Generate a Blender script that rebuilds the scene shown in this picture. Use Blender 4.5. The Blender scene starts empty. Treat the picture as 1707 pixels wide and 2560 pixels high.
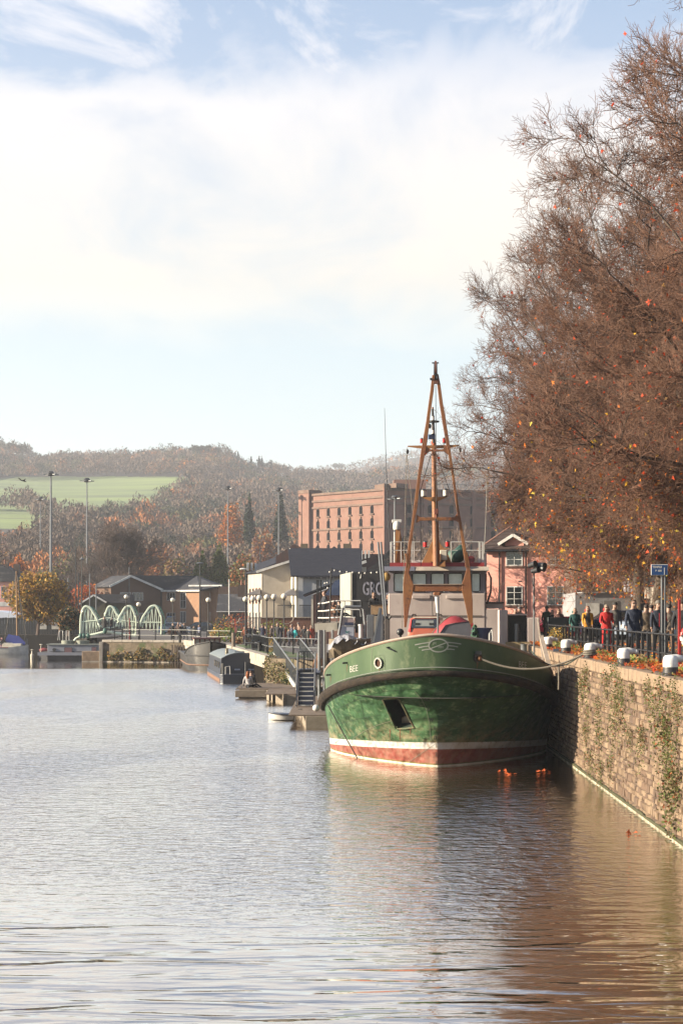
import bpy, math, random
import numpy as np
from mathutils import Vector, Matrix
from mathutils.bvhtree import BVHTree
random.seed(7); rng = np.random.default_rng(11)
R = math.radians
SC = bpy.context.scene
COL = SC.collection

# ------------------------------------------------------------------ camera, world, sun, exposure
F, VX, HY, HC = 4200.0, 853.5, 1523.0, 5.25          # focal (photo pixels), principal column, horizon row, eye height
cam_d = bpy.data.cameras.new('camera'); cam = bpy.data.objects.new('camera', cam_d); COL.objects.link(cam)
cam.location = (0, 0, HC); cam.rotation_euler = (R(90), 0, 0)
cam_d.sensor_fit = 'VERTICAL'; cam_d.sensor_height = 36; cam_d.lens = F/2560*36
cam_d.shift_y = (HY-1280)/2560; cam_d.clip_start = .5; cam_d.clip_end = 9000
SC.camera = cam
SUN_AZ, SUN_EL = R(-98), R(19)        # azimuth from +Y (negative: to the left), elevation
w = bpy.data.worlds.new('World'); SC.world = w; w.use_nodes = True
nt = w.node_tree; N = nt.nodes; L = nt.links
bg = N['Background']; bg.inputs['Strength'].default_value = .057
sky = N.new('ShaderNodeTexSky'); sky.sky_type = 'NISHITA'; sky.sun_disc = False
sky.sun_elevation = SUN_EL; sky.sun_rotation = SUN_AZ; sky.air_density = 1.0; sky.dust_density = .5; sky.ozone_density = 1.4
tc = N.new('ShaderNodeTexCoord'); sep = N.new('ShaderNodeSeparateXYZ'); L.new(tc.outputs['Generated'], sep.inputs[0])
def wmath(op, a, b=None, c=None, clamp=False):
    n = N.new('ShaderNodeMath'); n.operation = op; n.use_clamp = clamp
    for i, v in enumerate((a, b, c)):
        if v is None: continue
        if isinstance(v, (int, float)): n.inputs[i].default_value = v
        else: L.new(v, n.inputs[i])
    return n.outputs[0]
def wsmooth(v, a, b, x=0., y=1.):
    n = N.new('ShaderNodeMapRange'); n.interpolation_type = 'SMOOTHSTEP'
    L.new(v, n.inputs[0]); n.inputs[1].default_value = a; n.inputs[2].default_value = b; n.inputs[3].default_value = x; n.inputs[4].default_value = y
    return n.outputs[0]
zc = wmath('MAXIMUM', sep.outputs[2], .012)
# the cloud layer is a flat sheet overhead: direction divided by its height
cx = wmath('DIVIDE', sep.outputs[0], zc); cy = wmath('DIVIDE', sep.outputs[1], zc)
cmb = N.new('ShaderNodeCombineXYZ'); L.new(cx, cmb.inputs[0]); L.new(cy, cmb.inputs[1])
def wnoise(scale, sx, sy, detail=6, rough=.55, dist=0., off=0, rot=0):
    m = N.new('ShaderNodeMapping'); L.new(cmb.outputs[0], m.inputs[0]); m.inputs['Scale'].default_value = (sx, sy, 1); m.inputs['Location'].default_value = (off, off*.7, off)
    m.inputs['Rotation'].default_value = (0, 0, rot)
    n = N.new('ShaderNodeTexNoise'); L.new(m.outputs[0], n.inputs['Vector']); n.inputs['Scale'].default_value = scale
    n.inputs['Detail'].default_value = detail; n.inputs['Roughness'].default_value = rough; n.inputs['Distortion'].default_value = dist
    return n.outputs[0]
n_big = wnoise(.55, 1.0, .55, 4, .5, .3, 3.1)
n_wisp = wnoise(1.5, 1.0, .42, 9, .60, .8, 8.0, .35)
el = sep.outputs[2]
elk = wmath('ADD', el, wmath('MULTIPLY', wmath('SUBTRACT', n_wisp, .5), .16))
elj = wmath('ADD', el, wmath('MULTIPLY', wmath('SUBTRACT', n_big, .5), .07))
band = wmath('MULTIPLY', wsmooth(elj, .085, .205), wsmooth(elk, .335, .285))
elj2 = wmath('ADD', el, wmath('MULTIPLY', wmath('SUBTRACT', n_wisp, .5), .012))
streak = wmath('MULTIPLY', wmath('MULTIPLY', wsmooth(elj2, .158, .166), wsmooth(elj2, .176, .168)), .35)
wisps = wmath('MULTIPLY', wsmooth(wnoise(2.1, 1.0, .30, 10, .66, 1.1, 5.0, -.5), .44, .66), wsmooth(el, .27, .31))
sheet = wmath('MULTIPLY', band, wsmooth(n_wisp, .22, .60, .50, 1.0))
clear = wsmooth(wnoise(.13, 1, 1, 2, .4, 0, 1.7), .36, .52, .25, 1.)      # the veil thins out in broad stretches
mask = wmath('MAXIMUM', wmath('MAXIMUM', sheet, wmath('MULTIPLY', wisps, .90)), streak)
base_veil = wmath('MAXIMUM', mask, wsmooth(el, .0, .50, .74, .10))
ccol = N.new('ShaderNodeValToRGB'); L.new(wmath('MULTIPLY', el, 2.), ccol.inputs[0])
e_ = ccol.color_ramp.elements; e_[0].position = .10; e_[0].color = (.57, .65, .67, 1); e_[1].position = .95; e_[1].color = (.66, .72, .82, 1)
for p_, c_ in ((.30, (.62, .68, .68, 1)), (.38, (.71, .67, .60, 1)), (.5, (.74, .705, .665, 1)), (.62, (.70, .69, .72, 1))):
    q_ = e_.new(p_); q_.color = c_
csc = N.new('ShaderNodeVectorMath'); csc.operation = 'SCALE'; L.new(ccol.outputs[0], csc.inputs[0]); csc.inputs['Scale'].default_value = 7.2
mixc = N.new('ShaderNodeMix'); mixc.data_type = 'RGBA'; L.new(base_veil, mixc.inputs[0]); hs = N.new('ShaderNodeHueSaturation'); hs.inputs['Saturation'].default_value = 1.25; hs.inputs['Value'].default_value = 1.08; L.new(sky.outputs[0], hs.inputs['Color']); L.new(hs.outputs[0], mixc.inputs[6]); L.new(csc.outputs[0], mixc.inputs[7])
L.new(mixc.outputs[2], bg.inputs['Color'])
sd = bpy.data.lights.new('sun', 'SUN'); sd.energy = 5.0; sd.angle = R(.55); sd.color = (1, .87, .67)
sun = bpy.data.objects.new('sun', sd); COL.objects.link(sun)
SDIR = Vector((math.sin(SUN_AZ)*math.cos(SUN_EL), math.cos(SUN_AZ)*math.cos(SUN_EL), math.sin(SUN_EL)))
sun.rotation_euler = SDIR.to_track_quat('Z', 'Y').to_euler(); sun.location = (-60, 20, 60)
SC.view_settings.view_transform = 'Standard'; SC.view_settings.look = 'None'
SC.view_settings.exposure = 1.8; SC.view_settings.gamma = 1; SC.view_settings.use_curve_mapping = False
SC.render.engine = 'CYCLES'; SC.cycles.use_denoising = True
SC.cycles.max_bounces = 6; SC.cycles.diffuse_bounces = 3; SC.cycles.glossy_bounces = 3; SC.cycles.transparent_max_bounces = 8
SC.cycles.volume_bounces = 0; SC.cycles.caustics_reflective = False; SC.cycles.caustics_refractive = False

# ------------------------------------------------------------------ helpers
def W(px, py, Y):
    return Vector(((px-VX)*Y/F, Y, HC-(py-HY)*Y/F))
def X_at(px, Y): return (px-VX)*Y/F
def Z_at(py, Y): return HC-(py-HY)*Y/F
def Y_on(py, z): return F*(HC-z)/(py-HY)
def mark(o, label=None, cat=None, group=None, kind=None):
    if label: o['label'] = label
    if cat: o['category'] = cat
    if group: o['group'] = group
    if kind: o['kind'] = kind
    return o
class MB:
    def __init__(s): s.v = []; s.f = []; s.m = []; s.cur = 0
    def _add(s, vs, fs):
        b = len(s.v); s.v += [tuple(x) for x in vs]; s.f += [tuple(b+i for i in f) for f in fs]; s.m += [s.cur]*len(fs); return s
    def bx(s, x0, x1, y0, y1, z0, z1):
        vs = [(x, y, z) for z in (z0, z1) for x, y in ((x0, y0), (x1, y0), (x1, y1), (x0, y1))]
        return s._add(vs, [(3, 2, 1, 0), (4, 5, 6, 7), (0, 1, 5, 4), (1, 2, 6, 5), (2, 3, 7, 6), (3, 0, 4, 7)])
    def box(s, c, d, rz=0, rx=0, ry=0):
        M_ = Matrix.Translation(c) @ Matrix.Rotation(rz, 4, 'Z') @ Matrix.Rotation(ry, 4, 'Y') @ Matrix.Rotation(rx, 4, 'X')
        t = MB().bx(-d[0]/2, d[0]/2, -d[1]/2, d[1]/2, -d[2]/2, d[2]/2)
        return s._add([M_ @ Vector(p) for p in t.v], t.f)
    def beam(s, p, q, wd, h=None, up=(0, 0, 1), w2=None, h2=None):
        p, q = Vector(p), Vector(q); h = h or wd; w2 = w2 or wd; h2 = h2 or h
        d = (q-p).normalized(); u = Vector(up)
        if abs(d.dot(u)) > .97: u = Vector((0, 1, 0))
        sx = d.cross(u).normalized(); sz = sx.cross(d).normalized(); vs = []
        for c, a, b in ((p, wd, h), (q, w2, h2)):
            vs += [c+sx*(i*a/2)+sz*(j*b/2) for i, j in ((-1, -1), (1, -1), (1, 1), (-1, 1))]
        return s._add(vs, [(3, 2, 1, 0), (4, 5, 6, 7), (0, 1, 5, 4), (1, 2, 6, 5), (2, 3, 7, 6), (3, 0, 4, 7)])
    def tube(s, pts, r, n=8, sq=1.0, closed=False):
        pts = [Vector(p) for p in pts]; k = len(pts); vs = []
        rr = r if hasattr(r, '__len__') else [r]*k
        for i, p in enumerate(pts):
            a = pts[(i-1) % k] if closed or i > 0 else pts[0]; b = pts[(i+1) % k] if closed or i < k-1 else pts[-1]
            d = (b-a).normalized(); u = Vector((0, 0, 1))
            if abs(d.dot(u)) > .95: u = Vector((0, 1, 0))
            sx = d.cross(u).normalized(); sz = sx.cross(d).normalized()
            vs += [p + sx*(rr[i]*math.cos(t)) + sz*(rr[i]*sq*math.sin(t)) for t in [2*math.pi*j/n for j in range(n)]]
        fs = []
        for i in range(k if closed else k-1):
            a = i*n; b = ((i+1) % k)*n
            fs += [(a+j, a+(j+1) % n, b+(j+1) % n, b+j) for j in range(n)]
        if not closed: fs += [tuple(range(n))[::-1], tuple(range((k-1)*n, k*n))]
        return s._add(vs, fs)
    def lathe(s, prof, n=12, c=(0, 0, 0), axis='Z'):
        vs = []
        for r, z in prof:
            for j in range(n):
                t = 2*math.pi*j/n; a, b = r*math.cos(t), r*math.sin(t)
                vs.append((c[0]+a, c[1]+b, c[2]+z) if axis == 'Z' else ((c[0]+z, c[1]+a, c[2]+b) if axis == 'X' else (c[0]+a, c[1]+z, c[2]+b)))
        fs = [(i*n+j, i*n+(j+1) % n, (i+1)*n+(j+1) % n, (i+1)*n+j) for i in range(len(prof)-1) for j in range(n)]
        fs += [tuple(range(n))[::-1], tuple(range((len(prof)-1)*n, len(prof)*n))]
        return s._add(vs, fs)
    def sphere(s, c, r, nu=12, nv=8):
        r = r if hasattr(r, '__len__') else (r, r, r)
        vs = [(c[0], c[1], c[2]-r[2])]
        for i in range(1, nv):
            t = math.pi*i/nv
            vs += [(c[0]+r[0]*math.sin(t)*math.cos(2*math.pi*j/nu), c[1]+r[1]*math.sin(t)*math.sin(2*math.pi*j/nu), c[2]-r[2]*math.cos(t)) for j in range(nu)]
        vs.append((c[0], c[1], c[2]+r[2])); e = len(vs)-1
        fs = [(0, 1+(j+1) % nu, 1+j) for j in range(nu)]
        for i in range(nv-2): fs += [(1+i*nu+j, 1+i*nu+(j+1) % nu, 1+(i+1)*nu+(j+1) % nu, 1+(i+1)*nu+j) for j in range(nu)]
        fs += [(1+(nv-2)*nu+j, 1+(nv-2)*nu+(j+1) % nu, e) for j in range(nu)]
        return s._add(vs, fs)
    def prism(s, poly, y0, y1):          # polygon in x,z run along y
        n = len(poly); vs = [(x, y0, z) for x, z in poly]+[(x, y1, z) for x, z in poly]
        return s._add(vs, [tuple(range(n)), tuple(range(n, 2*n))[::-1]]+[(i, n+i, n+(i+1) % n, (i+1) % n) for i in range(n)])
    def prismx(s, poly, x0, x1):         # polygon in y,z run along x
        n = len(poly); vs = [(x0, y, z) for y, z in poly]+[(x1, y, z) for y, z in poly]
        return s._add(vs, [tuple(range(n))[::-1], tuple(range(n, 2*n))]+[(i, (i+1) % n, n+(i+1) % n, n+i) for i in range(n)])
    def prismz(s, poly, z0, z1):
        n = len(poly); vs = [(x, y, z0) for x, y in poly]+[(x, y, z1) for x, y in poly]
        return s._add(vs, [tuple(range(n))[::-1], tuple(range(n, 2*n))]+[(i, (i+1) % n, n+(i+1) % n, n+i) for i in range(n)])
    def poly(s, pts): return s._add(pts, [tuple(range(len(pts)))])
    def mesh(s, name, mats, smooth=False):
        me = bpy.data.meshes.new(name); me.from_pydata(s.v, [], s.f)
        for m in (mats if isinstance(mats, (list, tuple)) else [mats]): me.materials.append(m)
        if any(s.m): me.polygons.foreach_set('material_index', s.m)
        if smooth:
            me.polygons.foreach_set('use_smooth', [True]*len(s.f))
            try: me.set_sharp_from_angle(angle=R(40))
            except Exception: pass
        me.update(); return me
def fixn(me):
    import bmesh
    b = bmesh.new(); b.from_mesh(me); bmesh.ops.recalc_face_normals(b, faces=b.faces); b.to_mesh(me); b.free()
def link(name, me, parent=None, loc=None, rz=0):
    o = bpy.data.objects.new(name, me); COL.objects.link(o)
    if parent: o.parent = parent
    if loc is not None: o.location = loc
    if rz: o.rotation_euler = (0, 0, rz)
    return o
def part(parent, name, mb, mats, smooth=False, bev=0, label=None, kind=None, fix=True):
    me = mb.mesh(name, mats, smooth)
    if fix and len(me.polygons) < 20000: fixn(me)
    o = link(name, me, parent)
    if bev:
        m = o.modifiers.new('bevel', 'BEVEL'); m.width = bev; m.segments = 2; m.limit_method = 'ANGLE'
    return mark(o, label, kind=kind)
def thing(name, label, cat, loc=(0, 0, 0), rz=0, group=None):
    o = bpy.data.objects.new(name, None); COL.objects.link(o); o.empty_display_size = .3
    o.location = loc; o.rotation_euler = (0, 0, rz); return mark(o, label, cat, group)
def solo(name, mb, mats, label, cat, loc=(0, 0, 0), rz=0, group=None, smooth=False, bev=0, kind=None):
    me = mb.mesh(name, mats, smooth)
    if len(me.polygons) < 20000: fixn(me)
    o = link(name, me, None, loc, rz)
    if bev:
        m = o.modifiers.new('bevel', 'BEVEL'); m.width = bev; m.segments = 2; m.limit_method = 'ANGLE'
    return mark(o, label, cat, group, kind)
def struct(name, mb, mats, smooth=False):
    return mark(link(name, mb.mesh(name, mats, smooth)), kind='structure')
def kids(o): return list(o.children)
def dup(root, loc=None, rz=None, label=None, sc=None, parent=None):
    ks = kids(root)
    c = root.copy(); COL.objects.link(c); c.parent = parent
    if loc is not None: c.location = loc
    if rz is not None: c.rotation_euler = (c.rotation_euler[0], c.rotation_euler[1], rz)
    if sc is not None: c.scale = sc if hasattr(sc, '__len__') else (sc, sc, sc)
    if label: c['label'] = label
    for k in ks: dup(k, parent=c)
    return c
# ------------------------------------------------------------------ materials
MC = {}
ALB = .52     # overall tone of the paints and stones
def mat(name, c1, c2=None, scale=2., rough=.7, metal=0., bump=0., bscale=25., st=(1, 1, 1), detail=5, lo=.35, hi=.65, coord='Object', c3=None, s3=1., t3=(.55, .75), spec=.5, coat=0., rvar=0.):
    if name in MC: return MC[name]
    dim = lambda c: tuple(v*(ALB if max(c) < .55 else min(.80, ALB+(max(c)-.55)*1.2)) for v in c) if c is not None else None
    c1, c2, c3 = dim(c1), dim(c2), dim(c3)
    m = bpy.data.materials.new(name); m.use_nodes = True; MC[name] = m
    n = m.node_tree.nodes; l = m.node_tree.links; b = n['Principled BSDF']
    b.inputs['Roughness'].default_value = rough; b.inputs['Metallic'].default_value = metal
    b.inputs['Specular IOR Level'].default_value = spec; b.inputs['Coat Weight'].default_value = coat
    m.diffuse_color = (*c1, 1)
    if coord == 'World': g = n.new('ShaderNodeNewGeometry'); co = g.outputs['Position']
    else: t = n.new('ShaderNodeTexCoord'); co = t.outputs[coord]
    mp = n.new('ShaderNodeMapping'); l.new(co, mp.inputs[0]); mp.inputs['Scale'].default_value = st
    if c2 is None: c2 = tuple(x*.75 for x in c1)
    nz = n.new('ShaderNodeTexNoise'); l.new(mp.outputs[0], nz.inputs['Vector']); nz.inputs['Scale'].default_value = scale; nz.inputs['Detail'].default_value = detail; nz.inputs['Roughness'].default_value = .62
    cr = n.new('ShaderNodeValToRGB'); l.new(nz.outputs[0], cr.inputs[0])
    cr.color_ramp.elements[0].position = lo; cr.color_ramp.elements[0].color = (*c1, 1)
    cr.color_ramp.elements[1].position = hi; cr.color_ramp.elements[1].color = (*c2, 1)
    out = cr.outputs[0]
    if c3 is not None:
        n3 = n.new('ShaderNodeTexNoise'); l.new(mp.outputs[0], n3.inputs['Vector']); n3.inputs['Scale'].default_value = s3; n3.inputs['Detail'].default_value = 8; n3.inputs['Roughness'].default_value = .7
        mr = n.new('ShaderNodeMapRange'); mr.interpolation_type = 'SMOOTHSTEP'; l.new(n3.outputs[0], mr.inputs[0]); mr.inputs[1].default_value = t3[0]; mr.inputs[2].default_value = t3[1]
        mx = n.new('ShaderNodeMix'); mx.data_type = 'RGBA'; l.new(mr.outputs[0], mx.inputs[0]); l.new(out, mx.inputs[6]); mx.inputs[7].default_value = (*c3, 1); out = mx.outputs[2]
    l.new(out, b.inputs['Base Color'])
    if rvar:
        rr = n.new('ShaderNodeMapRange'); l.new(nz.outputs[0], rr.inputs[0]); rr.inputs[3].default_value = max(.02, rough-rvar); rr.inputs[4].default_value = min(1, rough+rvar); l.new(rr.outputs[0], b.inputs['Roughness'])
    if bump:
        nb = n.new('ShaderNodeTexNoise'); l.new(mp.outputs[0], nb.inputs['Vector']); nb.inputs['Scale'].default_value = bscale; nb.inputs['Detail'].default_value = 4
        bp = n.new('ShaderNodeBump'); l.new(nb.outputs[0], bp.inputs['Height']); bp.inputs['Strength'].default_value = bump; bp.inputs['Distance'].default_value = .03; l.new(bp.outputs[0], b.inputs['Normal'])
    return m
def pm(name, c, rough=.6, metal=0., **k): return mat(name, c, tuple(x*.8 for x in c), rough=rough, metal=metal, **k)
def vcol_mat(name, rough=.8, trans=0., spec=.3):
    m = bpy.data.materials.new(name); m.use_nodes = True; n = m.node_tree.nodes; l = m.node_tree.links; b = n['Principled BSDF']
    a = n.new('ShaderNodeAttribute'); a.attribute_name = 'col'; l.new(a.outputs['Color'], b.inputs['Base Color'])
    b.inputs['Roughness'].default_value = rough; b.inputs['Specular IOR Level'].default_value = spec
    if trans:
        t = n.new('ShaderNodeBsdfTranslucent'); l.new(a.outputs['Color'], t.inputs['Color']); mx = n.new('ShaderNodeMixShader'); mx.inputs[0].default_value = trans
        l.new(b.outputs[0], mx.inputs[1]); l.new(t.outputs[0], mx.inputs[2]); l.new(mx.outputs[0], n['Material Output'].inputs['Surface'])
    return m
BLACK = pm('black_paint', (.018, .018, .02), .45)
DARK = pm('dark_metal', (.035, .037, .042), .5)
STEEL = pm('galvanised_steel', (.34, .35, .36), .45, .5)
GREYM = pm('grey_painted_metal', (.22, .24, .27), .5)
WHITE = mat('white_paint', (.76, .74, .70), (.62, .60, .56), scale=1.5, rough=.5)
CREAM = mat('cream_paint', (.72, .66, .54), (.60, .53, .42), scale=1.2, rough=.55)
GLASS = pm('window_glass', (.03, .035, .04), .06, spec=.9)
GLASSB = pm('clear_window_glass', (.16, .17, .18), .08, spec=.8)
RED = pm('red_paint', (.55, .02, .018), .4)
SKIN = pm('skin', (.46, .25, .17), .6)
ROPE = mat('rope', (.34, .30, .24), (.2, .17, .13), scale=30, rough=.9)
ROPED = mat('dark_rope', (.06, .05, .045), (.03, .03, .03), scale=30, rough=.9)
def text_geo(s, size=1., bold=0., align='CENTER', space=1.):
    cu = bpy.data.curves.new('lettering', 'FONT'); cu.body = s; cu.size = size; cu.offset = bold; cu.align_x = align; cu.space_character = space
    cu.resolution_u = 3
    ob = bpy.data.objects.new('lettering', cu); COL.objects.link(ob)
    dg = bpy.context.evaluated_depsgraph_get(); me = bpy.data.meshes.new_from_object(ob.evaluated_get(dg))
    vs = [(v.co.x, v.co.y) for v in me.vertices]; fs = [tuple(p.vertices) for p in me.polygons]
    bpy.data.objects.remove(ob); bpy.data.curves.remove(cu); bpy.data.meshes.remove(me)
    return vs, fs
def text_part(parent, name, s, size, o, ux, uz, m, bold=0., align='CENTER', sx=1.):
    vs, fs = text_geo(s, size, bold, align); o = Vector(o); ux = Vector(ux); uz = Vector(uz); mb = MB()
    mb._add([o+ux*(x*sx)+uz*y for x, y in vs], fs)
    return part(parent, name, mb, m, fix=False)

# ------------------------------------------------------------------ branching generator (numpy)
def norm(a): return a/np.maximum(np.linalg.norm(a, axis=-1, keepdims=True), 1e-9)
def spawn(P, Rd, M_, k, len_f, spread, rad_f, rg, tlo=.25, grav=0., up=0., wob=.18, outward=0., centre=None, rmin=.006):
    n, kk, _ = P.shape
    t = rg.uniform(tlo, 1., (n, M_)); t[:, 0] = 1.
    idx = np.minimum((t*(kk-1)).astype(int), kk-2); fr = t*(kk-1)-idx
    ar = np.arange(n)[:, None]
    p0 = P[ar, idx]*(1-fr[..., None])+P[ar, idx+1]*fr[..., None]
    tan = norm(P[ar, idx+1]-P[ar, idx]); r0 = (Rd[ar, idx]*(1-fr)+Rd[ar, idx+1]*fr)
    rv = rg.normal(size=p0.shape); perp = norm(rv-(rv*tan).sum(-1, keepdims=True)*tan)
    sp = rg.uniform(.6, 1.25, t.shape)*spread; sp[:, 0] *= .3
    d = norm(tan*np.cos(sp)[..., None]+perp*np.sin(sp)[..., None]); d[..., 2] += up
    if outward and centre is not None:
        o = p0-centre; o[..., 2] *= .6; d = d+norm(o)*outward
    d = norm(d).reshape(-1, 3); p = p0.reshape(-1, 3)
    ln = (len_f*rg.uniform(.55, 1.25, t.shape)*(1.15-.55*t)).reshape(-1); r = np.maximum((r0*rad_f).reshape(-1), rmin)
    out = np.zeros((len(p), k, 3)); out[:, 0] = p; step = ln/(k-1)
    for i in range(1, k):
        d = d+rg.normal(size=d.shape)*wob; d[:, 2] += grav*(i/(k-1)); d = norm(d); p = p+d*step[:, None]; out[:, i] = p
    rad = r[:, None]*np.linspace(1, .45, k)[None, :]
    return out, np.maximum(rad, rmin*.6)
def tubes_np(P, Rd, sides=3):
    n, k, _ = P.shape
    T = np.empty_like(P); T[:, 1:-1] = P[:, 2:]-P[:, :-2]; T[:, 0] = P[:, 1]-P[:, 0]; T[:, -1] = P[:, -1]-P[:, -2]; T = norm(T)
    ref = np.zeros_like(T); ref[..., 0] = .31; ref[..., 1] = .87; ref[..., 2] = .38
    A = norm(np.cross(T, ref)); B = np.cross(T, A)
    an = 2*np.pi*np.arange(sides)/sides
    V = P[:, :, None]+Rd[:, :, None, None]*(np.cos(an)[None, None, :, None]*A[:, :, None]+np.sin(an)[None, None, :, None]*B[:, :, None])
    base = (np.arange(n)*k*sides)[:, None, None]+(np.arange(k-1)*sides)[None, :, None]; j = np.arange(sides)[None, None]; j2 = (j+1) % sides
    Q = np.stack([base+j, base+j2, base+sides+j2, base+sides+j], -1).reshape(-1, 4)
    return V.reshape(-1, 3), Q
def np_mesh(name, Vs, Qs, mats, cols=None, smooth=False):
    """list of vertex arrays / quad (or tri) arrays joined"""
    off = 0; AV = []; AL = []; ST = []; tot = 0
    for V, Q in zip(Vs, Qs):
        AV.append(V); AL.append((Q+off).reshape(-1)); ST.append(np.arange(len(Q))*Q.shape[1]+tot); tot += Q.size; off += len(V)
    V = np.concatenate(AV).astype(np.float32); Lp = np.concatenate(AL).astype(np.int32); S = np.concatenate(ST).astype(np.int32)
    me = bpy.data.meshes.new(name); me.vertices.add(len(V)); me.vertices.foreach_set('co', V.ravel())
    me.loops.add(len(Lp)); me.loops.foreach_set('vertex_index', Lp); me.polygons.add(len(S)); me.polygons.foreach_set('loop_start', S)
    for m in (mats if isinstance(mats, (list, tuple)) else [mats]): me.materials.append(m)
    if smooth: me.polygons.foreach_set('use_smooth', np.ones(len(S), bool))
    me.update(calc_edges=True); me.validate()
    if cols is not None:
        a = me.color_attributes.new('col', 'FLOAT_COLOR', 'POINT'); C4 = np.ones((len(V), 4), np.float32); C4[:, :3] = cols*.84; a.data.foreach_set('color', C4.ravel())
    return me
def cards(C, size, rg, col, jit=.25, flat=1.0, vert=0.):
    """one bent leaf-clump quad per centre"""
    n = len(C); size = np.broadcast_to(size, (n,))
    a = rg.normal(size=(n, 3)); a[:, 2] += vert*np.sign(a[:, 2]); a = norm(a); b = rg.normal(size=(n, 3)); b[:, 2] *= flat; b = norm(b-(b*a).sum(-1, keepdims=True)*a); c = np.cross(a, b)
    s = size[:, None]
    q = 1/(1+vert*.6); p_ = 1+vert*.25
    V = np.stack([C-a*s*.5*p_, C+b*s*.38*q+c*s*.12, C+a*s*.55*p_, C-b*s*.36*q+c*s*.1], 1)
    V = V+rg.normal(size=V.shape)*s[:, None]*.06
    Q = np.arange(n*4).reshape(n, 4)
    cc = col*(1+rg.uniform(-jit, jit, (n, 1))); cc = np.repeat(cc, 4, 0)
    return V.reshape(-1, 3), Q, cc
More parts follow.
